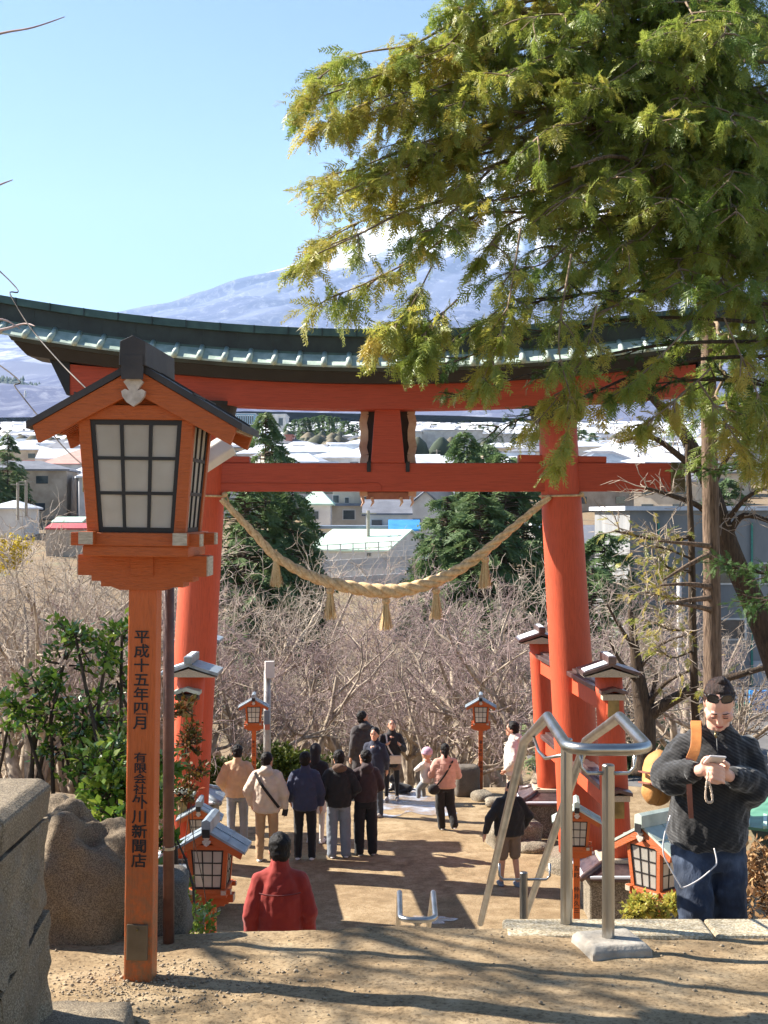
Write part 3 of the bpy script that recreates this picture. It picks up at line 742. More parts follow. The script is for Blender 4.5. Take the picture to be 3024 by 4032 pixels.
        for k in range(11):
            yy = -DP + .05 + k * (2 * DP - .1) / 10; mb = MB()
            mb.beam((s_ * .03, yy, AP - th - .016 - sl * .03), (s_ * (HW - .03), yy, EV - th - .012 + sl * .03), .014, .016); B(mb, 'rafter', ORANGEX)
        mb = MB(); mb.beam((s_ * (HW - .02), -DP + .04, EV - th - .004 + sl * .02), (s_ * (HW - .02), DP - .04, EV - th - .004 + sl * .02), .012, .014); B(mb, 'eave_edge', ENDWOOD)
    mb = MB()
    for yy in (-.16, .15):
        mb.prism([(-.13, yy, 1.785), (.13, yy, 1.785), (0, yy, 1.862)], (0, .012, 0))
    B(mb, 'gable_wall', ORANGEX)
    rd = BLACKP if not old else ROOFDARK
    mb = MB(); w_ = .04
    mb.prism([(-w_, -DP - .03, AP - .02), (w_, -DP - .03, AP - .02), (w_ * .95, -DP - .03, AP + ridge_h), (0, -DP - .03, AP + ridge_h + .018), (-w_ * .95, -DP - .03, AP + ridge_h)], (0, 2 * DP + .06, 0)); rg = B(mb, 'ridge_box', roof if not old else ROOFDARK, bevel=.002)
    mb = MB(); mb.prism([(-w_ * .8, -DP - .034, AP - .06), (w_ * .8, -DP - .034, AP - .06), (w_ * .8, -DP - .034, AP + .01), (-w_ * .8, -DP - .034, AP + .01)], (0, .012, 0)); B(mb, 'ridge_end', rd, rg)
    # heart-shaped gable pendant
    mb = MB(); pts = [(0, 1.745), (.02, 1.758), (.033, 1.775), (.036, 1.79), (.025, 1.797), (.012, 1.792), (.022, 1.808), (.03, 1.818), (.012, 1.834), (0, 1.84), (-.012, 1.834), (-.03, 1.818), (-.022, 1.808), (-.012, 1.792), (-.025, 1.797), (-.036, 1.79), (-.033, 1.775), (-.02, 1.758)]
    mb.prism([(x, -DP - .012, z + .03) for x, z in pts], (0, .018, 0)); B(mb, 'gable_pendant', M('pendant_paint', srgb(214, 200, 186), srgb(170, 156, 142), scale=30) if 'pendant_paint' not in bpy.data.materials else bpy.data.materials['pendant_paint'])
    return t, post, B

# the near one, on the landing
L0 = at(553, 3850, 4.38); L0.z = .0
lan, lpost, LB = lantern('tall orange lantern post beside the boulder, nearest, with black brushed signs', L0, R(-2), roof=ROOFDARK, ridge_h=.052, old=True)
lan.rotation_euler = (0, R(.75), R(-2))
glyphs('平成十五年四月', .0445, INK, lpost, (0, -.0455, (3850 - 2478) / 1256), bold=.016, name='brushed_sign', gap=1.0, sx=1.12)
glyphs('有限会社', .0335, INK, lpost, (0, -.0455, (3850 - 2955) / 1256), bold=.016, name='brushed_sign', gap=.98, sx=1.25)
glyphs('外川新聞店', .0455, INK, lpost, (0, -.0455, (3850 - 3122) / 1256), bold=.016, name='brushed_sign', gap=1.0, sx=1.1)
mb = MB(); mb.box((-.002, -.047, .125), (.066, .009, .112)); pl = LB(mb, 'access_plate', M('plate_metal', srgb(126, 112, 92), srgb(98, 84, 66), rough=.5, metallic=.3), lpost, bevel=.003)
mb = MB(); mb.lathe((0, 0, 0), [(.004, 0), (.004, .003)], 8); o = LB(mb, 'screw', BRASS, pl); o.location = (0, -.055, .165); o.rotation_euler = (R(90), 0, 0)
mb = MB(); mb.tube([(.004, -.046, 1.33), (.0, -.042, 1.29), (-.006, -.04, 1.25), (-.002, -.04, 1.22)], .008, 6); LB(mb, 'power_cable', M('brown_cable', srgb(120, 70, 46), srgb(90, 50, 34)))
# the others, down the path
lanterns = [
    ('grey roofed lantern with bare panes below the landing, left of the red jacket', 830, 3200, 12.05, R(-3), ROOFGREY, True),
    ('half hidden grey roofed lantern behind leaves at the left pillar foot', 787, 3138, 20.0, R(2), ROOFGREY, True),
    ('pale green roofed lantern behind the steel handrail post', 2270, 3140, 18.6, R(-6), ROOFGREEN, True),
    ('pale green roofed lantern turned sideways next to the black sweater', 2590, 3182, 11.2, R(-52), ROOFGREEN, True),
]
for lab, u, vr, D, rz, rf, det in lanterns:
    rt_ = at(u, vr, D); gz = rt_.z - 2.018
    L, P_, B_ = lantern(lab, (rt_.x, D, gz), rz, roof=rf, detail=det)
    if D == 12.05: glyphs('稲', .065, INK, P_, (0, -.0455, .93), name='brushed_sign')
    if D == 11.2: glyphs('下', .06, INK, P_, (0, -.0455, .78), name='brushed_sign')
    if D == 18.6: glyphs('五町 仲井久三', .075, INK, P_, (0, -.0455, 1.12), name='brushed_sign', gap=1.25)
for lab, u, vr, vb, rz, txt in (('grey roofed lantern beside the metal pole left of the crowd', 1000, 2735, 3118, R(3), '新町三区 安玉 貴'), ('lone grey roofed lantern before the bare trees right of centre', 1893, 2722, 3118, R(-4), '富士見町 信仰会')):
    D = 29.2; rt_ = at(u, vr, D); L, P_, B_ = lantern(lab, (rt_.x, D, PLZ - .02), rz, roof=ROOFGREY, detail=False, post_h=1.30)
    glyphs(txt, .075, INK, P_, (0, -.0455, 1.1), name='brushed_sign', gap=1.15)
for lab, u, vr, D in (('small far lantern roof peeking beside the navy jacket', 1131, 3000, 58.0), ('small far lantern half hidden by a stone block right of the carried child', 1825, 2990, 60.0), ('tiny far lantern down the slope left of the carried child', 1630, 3014, 76.0)):
    rt_ = at(u, vr, D); lantern(lab, (rt_.x, D, rt_.z - 2.018), R(4), roof=ROOFGREY, detail=False)
flush_glyphs()

# brown pipe with a floodlight behind the near lantern
p0 = at(664, 3690, 4.8); p0.z = 0
fp = thing('floodlight_pole', 'brown pipe with a white floodlight behind the nearest lantern', 'floodlight', p0)
mb = MB(); mb.tube([(0, 0, -.15), (0, 0, 1.6)], .0195, 12); mb.build('pole', M('brown_pipe', srgb(112, 74, 58), srgb(80, 50, 42), scale=12, rough=.5), fp, smooth=True)
mb = MB(); mb.tube([(0, 0, 1.58), (.03, 0, 1.6), (.10, -.02, 1.62)], .012, 8); mb.build('arm', BLACKP, fp, smooth=True)
fl = MB(); pts = [(-.09, -.035, -.028), (.09, -.035, -.028), (.09, .03, -.045), (.09, .035, .02), (.09, -.02, .045)]
fl.loft([[Vector((x, y, z)) for y, z in ((-.045, -.03), (.045, -.03), (.055, .0), (.03, .04), (-.03, .04), (-.055, .0))] for x in (-.085, .085)])
fl.build('lamp_housing', M('white_enamel', srgb(224, 218, 206), srgb(196, 186, 170), rough=.4), fp, loc=(.135, .02, 1.645), rot=(R(10), R(-33), R(18)), bevel=.006)
mb = MB(); mb.tube([(0, 0, .30), (0, 0, .31)], .022, 12); mb.build('pipe_clip', STEEL, fp)
# ------------------------------------------------------------------ steel handrails
def handrail(label, xl, xr, prof, posts, arms, loc, top_loop=True):
    t = thing('steel_handrail', label, 'handrail', loc); off = loc
    L = [Vector((xl, y, z)) for y, z in prof]; Rr = [Vector((xr, y, z)) for y, z in prof]
    a, b = L[-1], Rr[-1]; rr_ = .09
    fr = Vector((0, -rr_, 0)); loop = []
    for k in range(7):
        q = math.pi / 2 * k / 6; loop.append(a + Vector((rr_ * (1 - math.cos(q)), -rr_ * math.sin(q), 0)))
    for k in range(7):
        q = math.pi / 2 * (1 - k / 6); loop.append(b + Vector((-rr_ * (1 - math.cos(q)), -rr_ * math.sin(q), 0)))
    def dens(P):
        out = []
        for i in range(len(P) - 1):
            for q in (0, .04, .5, .96): out.append(P[i].lerp(P[i + 1], q))
        out.append(P[-1]); return out
    mb = MB(); mb.tube(dens(L) + loop[1:-1] + dens(Rr)[::-1], .0205, 14); mb.build('rail', STEEL, t, off=off, smooth=True)
    for (x, y, zt, zb) in posts:
        mb = MB(); mb.lathe((x, y, 0), [(.0213, zb), (.0213, zt - .004), (.018, zt)], 18); mb.build('rail_post', STEEL, t, off=off, smooth=False)
    for P in arms:
        mb = MB(); mb.tube(P, .0065, 8); mb.build('rail_arm', STEEL, t, off=off, smooth=True)
    return t
xl, xr = .615, .885
def zr(y): return float(np.interp(y, [4.63, 5.17, 6.1, 8.9], [.665, .672, .44, -1.16]))
xp1 = (2395 - 1512) * 4.68 / F
xp2 = (2232 - 1512) * 4.93 / F
zb1 = .0
prof = [(8.9, -1.16), (6.12, .455), (5.25, .69), (4.72, .672)]
def arm(xa, xb_, y, z):
    return [(xa, y, z + .085), (xa, y, z + .02), (xa + (.02 if xb_ > xa else -.02), y, z), (xb_, y, z)]
hr = handrail('long steel handrail pair with looped end going down beside the woman', xl, xr, prof,
    [(xp1, 4.68, .615, 0), (xp2 + .0, 4.94, .66, -.08), (.745, 7.45, -.46, -1.8)],
    [arm(xl + .045, xp1, 4.68, .585), arm(xr - .045, xp1, 4.68, .585), arm(xl - .0, xp2, 5.45, .575)[:0] or [(xl, 5.75, .54), (xl + .005, 5.6, .50), (xl + .02, 5.5, .49), (xp2, 4.95, .60)], arm(xl, .745, 7.45, -.50), arm(xr, .745, 7.45, -.50)], (.745, 4.68, 0))
mb = MB(); mb.loft([[Vector((sx_ * h, sy_ * h, z_)) for sx_, sy_ in ((-1, -1), (1, -1), (1, 1), (-1, 1))] for h, z_ in ((.108, -.03), (.104, .018), (.088, .036))])
ft = mb.build('concrete_foot', CONC, hr, bevel=.006); ft.location = (xp1 - .745 + .01, 0.0, 0); ft.rotation_euler = (0, 0, R(12))
hx0 = .24
handrail('looped top end of a lower steel handrail in the middle of the stairs', hx0 - .125, hx0 + .125, [(13.6, -3.1), (10.35, -1.36), (9.95, -1.42)], [(hx0, 10.0, -1.45, -2.3), (hx0, 12.6, -2.6, -3.9)], [[(hx0 - .125, 10.0, -1.42), (hx0, 10.0, -1.5), (hx0 + .125, 10.0, -1.42)]], (hx0, 10.0, -2.27))

# ------------------------------------------------------------------ stones at the left edge
def stone(name, c, d, mat, seed, sub=5, amp=.06, rot=(0, 0, 0), power=4.0, parent=None):
    n = 4 * sub; m = 2 * sub; r = np.random.default_rng(seed); ks = [(r.normal(0, 1, 3) * f, r.uniform(0, 6), a) for f, a in ((2.2, 1), (2.6, 1), (4.5, .5), (5, .5), (9, .3), (10, .3), (18, .2), (31, .12), (37, .12))]
    V = []; 
    for i in range(m + 1):
        ph = -math.pi / 2 + math.pi * i / m
        for j in range(n):
            t = 2 * math.pi * j / n; p = np.array([math.cos(ph) * math.cos(t), math.cos(ph) * math.sin(t), math.sin(ph)])
            q = p / (np.sum(np.abs(p) ** power) ** (1 / power)); f = 1 + amp * sum(a * math.sin(np.dot(k_, q) + b) for k_, b, a in ks)
            V.append(q * f * np.array(d) / 2)
    V = np.array(V); Fq = []
    for i in range(m):
        for j in range(n): Fq.append((i * n + j, i * n + (j + 1) % n, (i + 1) * n + (j + 1) % n, (i + 1) * n + j))
    o = link(name, new_mesh(name, V, Fq, True), mat, parent, c, rot); return o
XW = -.93
W0 = Vector((XW - .35, 2.4, 0))
wall = thing('stone_wall', 'rough granite wall with a flat cap stone at the lower left edge', 'wall', W0)
for y0, y1 in ((.9, 2.35), (2.36, 3.42), (3.43, 3.92)):
    mb = MB(); dx = 0; t_ = .715; 
    mb.prism([(XW - .75, y0, t_ - .105), (XW - .012, y0, t_ - .105), (XW, y0, t_ - .02), (XW - .03, y0, t_), (XW - .75, y0, t_)], (0, y1 - y0 - .006, 0))
    mb.build('cap_stone', GRAN, wall, off=W0, bevel=.008)
rw_ = np.random.default_rng(2)
def rough_block(pts, depth, mat, parent, name):
    mb = MB(); mb.prism([(XW + rw_.uniform(-.025, .0), y, z) for y, z in pts], (-depth, 0, 0)); o = mb.build(name, mat, parent, off=W0)
    sb_ = o.modifiers.new('cut', 'SUBSURF'); sb_.subdivision_type = 'SIMPLE'; sb_.levels = sb_.render_levels = 5
    if 'rough' not in _tex:
        t = bpy.data.textures.new('rough', 'CLOUDS'); t.noise_scale = .13; t.noise_depth = 4; _tex['rough'] = t
    d = o.modifiers.new('rough', 'DISPLACE'); d.texture = _tex['rough']; d.strength = .05; d.mid_level = .5; d.texture_coords = 'LOCAL'; return o
for pts in ([(3.93, .60), (3.93, .36), (3.45, .27), (3.2, .42), (3.2, .60)], [(3.92, .345), (3.97, -.1), (3.62, -.1), (3.46, .255)], [(3.445, .25), (3.60, -.1), (3.1, -.1), (3.0, .28), (3.19, .40)], [(3.18, .41), (2.98, .29), (2.5, .25), (2.4, .60), (3.18, .60)], [(2.97, .27), (3.08, -.1), (2.3, -.1), (2.4, .24)], [(2.38, .6), (2.48, .25), (2.28, -.1), (1.2, -.1), (1.2, .6)]):
    rough_block(pts, .55, GRAN, wall, 'wall_stone')
o = stone('paving_stone', (-.86, 3.86, .0), (.30, .40, .10), GRAN, 31, 8, .02, (0, 0, .05), 10); tag(o, 'flat pale granite slab lying at the foot of the stone wall', 'stone slab')
o = stone('boulder', (-1.13, 5.0, .02), (.38, .46, .66), ROCKM, 61, 24, .075, (0, .14, .5), 4.2); boulder_o = o; tag(o, 'big tan boulder between the granite wall and the nearest lantern', 'boulder')
o = stone('stone_block', (-.88, 5.0, .05), (.36, .22, .24), DARKST, 57, 10, .03, (0, 0, .04), 9); tag(o, 'low dark stone block behind the nearest lantern post', 'stone block')
bp = at(1838, 3090, 29.0)
o = stone('stone_block', (bp.x, 29.0, PLZ + .26), (.5, .45, .66), DARKST, 58, 8, .02, (0, 0, .1), 9); tag(o, 'upright brown stone block at the far right of the plaza', 'stone block')
for k, (u, v_) in enumerate(((1960, 3150), (2040, 3130), (1900, 3125), (2100, 3330), (2230, 3380))):
    D = 32175 / (v_ - 2016 + 20); p = at(u, v_, D)
    o = stone('rubble_stone', (p.x, D, PLZ + .04), (.5, .4, .22), PEDST, 70 + k, 6, .07, (0, 0, k), 4); tag(o, ['flat rubble stone by the far lantern foot', 'rubble stone behind the white puffer jacket', 'rubble stone right of the upright stone block', 'rubble stone at the far right brace post foot', 'rubble stone beside the handrail lantern'][k], 'stone', 'rubble stones along the plaza edge')
d = boulder_o.modifiers.new('rough', 'DISPLACE'); d.texture = _tex['rough']; d.strength = .05; d.mid_level = .5; d.texture_coords = 'LOCAL'
# pebbles and litter on the landing
r = np.random.default_rng(12); nP = 2600
X = np.concatenate([r.normal(-.72, .22, 1500), r.uniform(-1.6, 2.0, 1100)]); Y = np.concatenate([r.normal(4.3, .13, 1500), r.uniform(3.75, 4.9, 1100)])
ok = (Y < 4.9) & (Y > 3.6); X, Y = X[ok], Y[ok]; nP = len(X); Zp = landz(X, Y); sz = r.gamma(2.0, .0011, nP) + .0012
base = np.array([(1, 0, 0), (-1, 0, 0), (0, 1, 0), (0, -1, 0), (0, 0, .75), (0, 0, -.75)]); bf = np.array([(0, 2, 4), (2, 1, 4), (1, 3, 4), (3, 0, 4), (2, 0, 5), (1, 2, 5), (3, 1, 5), (0, 3, 5)])
V = base[None] * (sz[:, None, None] * r.uniform(.7, 1.3, (nP, 6, 1))) ; ang = r.uniform(0, 6.28, nP)
ca, sa = np.cos(ang), np.sin(ang); V = np.stack([V[..., 0] * ca[:, None] - V[..., 1] * sa[:, None], V[..., 0] * sa[:, None] + V[..., 1] * ca[:, None], V[..., 2]], -1) + np.stack([X, Y, Zp + sz * .3], -1)[:, None]
Fc = (bf[None] + np.arange(nP)[:, None, None] * 6).reshape(-1, 3)
o = link('gravel', new_mesh('gravel', V.reshape(-1, 3), Fc), M('pebbles', srgb(176, 158, 130), srgb(108, 92, 72), scale=30, bump=0)); tag(o, kind='stuff', label='loose pebbles scattered on the landing')
# ------------------------------------------------------------------ vegetation
def tubes_np(segs, n):
    """segs (N,8): p0 p1 r0 r1 -> prisms"""
    S_ = np.asarray(segs, float); p0, p1, r0, r1 = S_[:, :3], S_[:, 3:6], S_[:, 6], S_[:, 7]
    d = p1 - p0; d /= np.maximum(np.linalg.norm(d, axis=1, keepdims=True), 1e-9)
    ref = np.where(np.abs(d[:, 2:3]) < .9, np.array([[0, 0, 1.]]), np.array([[1., 0, 0]]))
    a = np.cross(d, ref); a /= np.linalg.norm(a, axis=1, keepdims=True); b = np.cross(d, a)
    t = np.arange(n) * 2 * math.pi / n
    off = a[:, None] * np.cos(t)[None, :, None] + b[:, None] * np.sin(t)[None, :, None]
    V = np.concatenate([p0[:, None] + off * r0[:, None, None], p1[:, None] + off * r1[:, None, None]], 1).reshape(-1, 3)
    base = np.arange(len(S_))[:, None] * 2 * n; j = np.arange(n); k = (j + 1) % n
    Fq = np.stack([base + j, base + k, base + n + k, base + n + j], -1).reshape(-1, 4)
    return V, Fq
def merge(parts):
    Vs, Fs, b = [], [], 0
    for V, Fq in parts:
        Vs.append(V); Fs.append(Fq + b); b += len(V)
    return np.concatenate(Vs), np.concatenate(Fs)
def unit(v): return v / max(np.linalg.norm(v), 1e-9)

def grow_bare(seed, hgt, spread=.9, levels=5, trunk_r=.19, stems=3, droop=.0, dens=1.0):
    r = np.random.default_rng(seed); big = []; small = []
    def branch(p, d, L, rad, lev):
        ns = 5 if lev < 3 else 3
        pts = [p]; dirs = []
        for k in range(ns):
            d = unit(d + r.normal(0, .09 + .06 * lev, 3) + np.array([0, 0, .10 - droop * lev * .06]))
            q = pts[-1] + d * L / ns; r0 = rad * (1 - .62 * k / ns); r1 = rad * (1 - .62 * (k + 1) / ns)
            (big if rad > .016 else small).append((*pts[-1], *q, r0, r1)); pts.append(q); dirs.append(d)
        if lev >= levels: return
        nc = int(round((4 if lev < 2 else 5) * dens + r.uniform(-.5, .9)))
        for k in range(nc):
            t = r.uniform(.3, 1.0) if lev > 0 else r.uniform(.35, 1.0); i_ = min(int(t * ns), ns - 1)
            pp_ = pts[i_] + (pts[i_ + 1] - pts[i_]) * (t * ns - i_); dd = dirs[i_]
            side = unit(np.cross(dd, r.normal(0, 1, 3))); an = r.uniform(.5, 1.05)
            nd = unit(dd * math.cos(an) + side * math.sin(an) * (1.0 if lev else spread))
            branch(pp_, nd, L * r.uniform(.48, .74), max(rad * (1 - .6 * t) * r.uniform(.55, .8), .0052), lev + 1)
    for k in range(stems):
        a = 2 * math.pi * (k + r.uniform(-.3, .3)) / stems
        lean = r.uniform(.3, .62) if stems > 1 else .1
        branch(np.array([.1 * math.cos(a), .1 * math.sin(a), -.2]), unit(np.array([math.cos(a) * lean, math.sin(a) * lean, 1])), hgt * r.uniform(.42, .55), trunk_r * r.uniform(.7, 1.1), 0)
    return big, small
def bare_template(seed, **kw):
    big, small = grow_bare(seed, **kw)
    V, Fq = tubes_np(big, 7); tm = new_mesh('trunk', V, Fq, True)
    V, Fq = tubes_np(small, 3); cm = new_mesh('crown', V, Fq, True)
    return tm, cm, len(big), len(small)

def spray_template(seed, pairs=8, sub=3, droop=.25, wid=.055):
    """flat fern-like conifer spray, 1 unit long, made of leaf-sized blades"""
    r = np.random.default_rng(seed); V = []
    def blade(p, d, L, w_):
        s = np.array([-d[1], d[0], r.uniform(-.3, .3)]) * w_; m_ = p + d * L * .5
        V.extend([p + s * .9, p + d * L, p - s * .9])
    for k in range(pairs):
        t = (k + .6) / pairs; base = np.array([t, r.normal(0, .02), -droop * t * t])
        for s in (-1, 1):
            an = s * r.uniform(.55, .95); L = (.42 * (1 - t) + .13) * r.uniform(.75, 1.2)
            d = np.array([math.cos(an), math.sin(an), r.uniform(-.35, .1)])
            blade(base, d, L, wid * .75)
            for q in range(sub):
                tt = (q + .7) / (sub + .5); pb_ = base + d * L * tt
                for s2 in (-1, 1):
                    a2 = an + s2 * r.uniform(.5, .8); d2 = np.array([math.cos(a2), math.sin(a2), r.uniform(-.5, .1)])
                    blade(pb_, d2, L * .42 * (1.15 - tt), wid * .6)
    blade(np.array([0, 0, 0.]), np.array([1, 0, -droop * .6]), 1.0, wid * .4)
    return np.array(V)
SPR = [spray_template(k, pairs=9, sub=1, wid=.046, droop=.3) for k in range(8)]
SPR_S = [spray_template(20 + k, pairs=6, sub=1, wid=.11) for k in range(4)]
SPR_XS = [spray_template(40 + k, pairs=4, sub=0, wid=.2) for k in range(3)]
def place_sprays(P, D, S_, roll, tint, temps, seed=0):
    """P pos (N,3), D dir (N,3), S size -> one leaf mesh with a tint per blade"""
    r = np.random.default_rng(seed); P, D = np.asarray(P, float), np.asarray(D, float); S_ = np.asarray(S_, float); tint = np.asarray(tint, float); roll = np.asarray(roll, float)
    D = D / np.linalg.norm(D, axis=1, keepdims=True)
    up = np.array([[0, 0, 1.]]); Y = np.cross(up, D); Y /= np.maximum(np.linalg.norm(Y, axis=1, keepdims=True), 1e-6); Z = np.cross(D, Y)
    c, s = np.cos(roll)[:, None], np.sin(roll)[:, None]; Y2 = Y * c + Z * s; Z2 = -Y * s + Z * c
    which = r.integers(0, len(temps), len(P)); Vs = []; Ts = []
    for k, T in enumerate(temps):
        m_ = which == k
        if not m_.any(): continue
        W = (D[m_, None] * T[None, :, 0:1] + Y2[m_, None] * T[None, :, 1:2] + Z2[m_, None] * T[None, :, 2:3]) * S_[m_, None, None] + P[m_, None]
        Vs.append(W.reshape(-1, 3)); tt = np.repeat(tint[m_], len(T)) + np.repeat(r.normal(0, .07, m_.sum() * (len(T) // 3)), 3); Ts.append(tt)
    V = np.concatenate(Vs); t_ = np.clip(np.concatenate(Ts), 0, 1)
    Fq = np.arange(len(V)).reshape(-1, 3); return V, Fq, t_
def leaf_mesh(name, V, Fq, t_, smooth=False):
    me = new_mesh(name, V, Fq, smooth); a = me.attributes.new('tint', 'FLOAT', 'POINT'); a.data.foreach_set('value', t_.astype(np.float32)); return me

# ---- the big cypress on the right, its limbs reaching over the gate
CT = Vector((4.62, 19.5, 0)); cz = hz(CT.x, CT.y)
cyp = thing('cypress_tree', 'big overhanging cypress with drooping olive sprays in the upper right', 'tree', (CT.x, CT.y, cz))
co = np.array([CT.x, CT.y, cz])
def np3(v): return np.array([v.x, v.y, v.z])
rc = np.random.default_rng(21)
tp = [np.array([4.62, 19.5, -4.8]), np3(at(2808, 2850, 19.5)), np3(at(2800, 2100, 19.5)), np3(at(2790, 1500, 19.5)), np3(at(2800, 900, 19.5)), np3(at(2830, 0, 19.5)), np3(at(2850, -900, 19.5))]
tr = catmull([Vector(p) for p in tp], 8); nT_ = len(tr)
MB().tube(tr, [np.interp(k / nT_, [0, .3, 1], [.15, .12, .08]) for k in range(nT_)], 14).build('trunk', BARKP, cyp, off=(CT.x, CT.y, cz), smooth=True)
limbs = []   # (root v on the trunk, mid, tip (u, v, D), size, tint)
def limb(rv, tip, D1, sag=60, sz=1.0, tint=.55, ru=2800, mid=None):
    a = at(ru, rv, 19.5); b = at(tip[0], tip[1], D1)
    m_ = at((ru + tip[0]) / 2, (rv + tip[1]) / 2 - sag, (19.5 + D1) / 2) if mid is None else at(*mid)
    pth = catmull([a, m_, b], 4); pth = [q + Vector(rc.normal(0, .07, 3)) * (1 if 0 < i_ < len(pth) - 1 else 0) for i_, q in enumerate(pth)]
    limbs.append((catmull(pth, 4), sz, tint))
for rv, tip, D1, sag in [
    (200, (1205, 400), 16.5, 120), (60, (1250, 310), 16.8, 150), (350, (1230, 520), 16.2, 120), (520, (1290, 690), 16.0, 130), (-100, (1480, 300), 17.2, 120),
    (-300, (1790, 30), 17.5, 120), (-380, (1900, -90), 17.2, 80), (-180, (1640, 230), 17.0, 110), (120, (1420, 470), 16.6, 90), (600, (1260, 800), 15.8, 170),
    (760, (1225, 1010), 15.6, 210), (850, (1330, 1160), 15.6, 190), (420, (1560, 640), 16.4, 80),
    (250, (1750, 420), 16.6, 70), (500, (1850, 700), 16.2, 70), (700, (1750, 900), 15.9, 100), (-60, (2050, 120), 16.6, 60), (80, (2000, 300), 16.3, 60), (350, (2100, 560), 16.0, 50),
    (600, (2150, 850), 15.8, 60), (820, (2050, 1050), 15.6, 70), (1000, (1950, 1250), 15.5, 90), (-200, (2300, 60), 16.8, 50), (150, (2350, 350), 16.3, 40), (450, (2400, 700), 16.0, 40),
    (750, (2450, 1000), 15.8, 40), (1050, (2350, 1250), 15.6, 50), (0, (3100, 200), 17, 30), (300, (3150, 520), 16.5, 30), (600, (3150, 820), 16.4, 30),
    (850, (3120, 1080), 16.2, 30), (1100, (3120, 1350), 16.2, 30), (1250, (3080, 1560), 16.2, 30), (-100, (2650, 150), 16.2, 30), (250, (2600, 480), 16.0, 30), (550, (2650, 800), 15.8, 30),
    (850, (2650, 1120), 15.6, 30), (1400, (2900, 1680), 16.4, 20), (900, (2870, 1150), 15.8, 20),
    (300, (2900, 500), 16, 20), (600, (2900, 850), 15.9, 20), (0, (2850, 150), 16.2, 20)]:
    limb(rv, tip, D1, sag)
    if tip[1] < 1150: limb(rv + rc.uniform(-120, 60), (tip[0] + rc.uniform(20, 260) * (1 if tip[0] < 2800 else -1), tip[1] + rc.uniform(-90, 70)), D1 + rc.uniform(.3, 1.3), sag + rc.uniform(-40, 50))
segs = []; SP, SD, SS, ST, SRo = [], [], [], [], []
def sprays_on(path, sz, tint, r0, first=.28, step=.115, droop=1.0, slen=.95):
    P = np.array([np3(p) for p in path]); n_ = len(P)
    L = np.linalg.norm(np.diff(P, axis=0), axis=1).sum()
    for k in range(n_ - 1):
        segs.append((*P[k], *P[k + 1], r0 * (1 - .85 * k / n_), r0 * (1 - .85 * (k + 1) / n_)))
    t = first
    while t < 1:
        i_ = min(int(t * (n_ - 1)), n_ - 2); p = P[i_] + (P[i_ + 1] - P[i_]) * (t * (n_ - 1) - i_); d = unit(P[i_ + 1] - P[i_])
        for s in (-1, 1):
            side = unit(np.cross(d, np.array([0, 0, 1.])))*s
            dd = unit(d * .75 + side * rc.uniform(.4, 1.0) + np.array([0, 0, rc.uniform(-.35, .45)]))
            bl = slen * (1.2 - .62 * t) * rc.uniform(.55, 1.2); q = p.copy(); m_ = max(3, int(bl / .13))
            tn = tint + rc.normal(0, .14)
            for e in range(m_):
                dd = unit(dd + np.array([0, 0, -.13 * droop]) + rc.normal(0, .10, 3)); q2 = q + dd * bl / m_
                segs.append((*q, *q2, .011 * (1 - e / m_) + .003, .011 * (1 - (e + 1) / m_) + .003)); q = q2
                for _ in range(4 if e < m_ - 1 else 5):
                    sd_ = unit(dd * .7 + rc.normal(0, .5, 3) + np.array([0, 0, -.32 * droop]))
                    SP.append(q - dd * rc.uniform(0, bl / m_) + rc.normal(0, .025, 3)); SD.append(sd_); SS.append(sz * rc.uniform(.15, .29)); ST.append(tn + rc.normal(0, .08)); SRo.append(rc.normal(0, .7))
        t += step * rc.uniform(.75, 1.3)
for path, sz, tint in limbs:
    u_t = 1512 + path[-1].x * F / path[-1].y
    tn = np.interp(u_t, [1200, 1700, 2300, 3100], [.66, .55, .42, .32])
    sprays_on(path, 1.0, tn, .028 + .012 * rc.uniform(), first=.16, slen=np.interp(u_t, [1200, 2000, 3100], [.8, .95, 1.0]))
# a few long hanging branches in front of the gate
for pts_ in ([(2250, 1000, 15.6), (2200, 1350, 15.2), (2250, 1600, 15.0), (2200, 1800, 15.0)], [(2050, 900, 15.5), (1990, 1250, 15.2), (1900, 1500, 15.0)], [(1700, 1050, 15.6), (1600, 1230, 15.2), (1470, 1340, 15.1)], [(1800, 1180, 15.4), (1690, 1290, 15.1), (1640, 1390, 15.0)],
             [(2700, 1300, 15.8), (2500, 1500, 15.4), (2370, 1580, 15.2)], [(2800, 1450, 15.8), (2620, 1610, 15.4), (2480, 1700, 15.3)], [(2850, 1250, 16), (3000, 1600, 15.6), (3050, 1850, 15.4)], [(2750, 1500, 15.8), (2880, 1700, 15.5), (2960, 1820, 15.4)], [(2350, 1200, 15.6), (2280, 1450, 15.3), (2080, 1700, 15.1)]):
    sprays_on(catmull([at(*q) for q in pts_], 10), 1.0, .62, .014, first=.25, step=.2, droop=1.4, slen=.34)
V, Fq = tubes_np(segs, 4); link('branches', new_mesh('branches', V - co, Fq, True), BARKM, cyp)
SPa = np.array(SP); uu = 1512 + SPa[:, 0] * F / SPa[:, 1]; vv = 2016 - (SPa[:, 2] - EYE) * F / SPa[:, 1]
keep = (uu < 3300) & (vv > -320); lft = keep & (uu < 1900) & (rc.uniform(0, 1, len(uu)) < .7)      # far out of frame: left out; the thin outer boughs get more
idx = np.concatenate([np.where(keep)[0], np.where(lft)[0]]); jit = np.concatenate([np.zeros((keep.sum(), 3)), rc.normal(0, .06, (lft.sum(), 3))])
SPa = SPa[idx] + jit; SD = np.array(SD)[idx] + jit * 5; SS = np.array(SS)[idx]; SRo = np.array(SRo)[idx]; ST = np.array(ST)[idx]
V, Fq, t_ = place_sprays(SPa, SD, SS, SRo, ST, SPR, 1); NSPR = len(SPa)
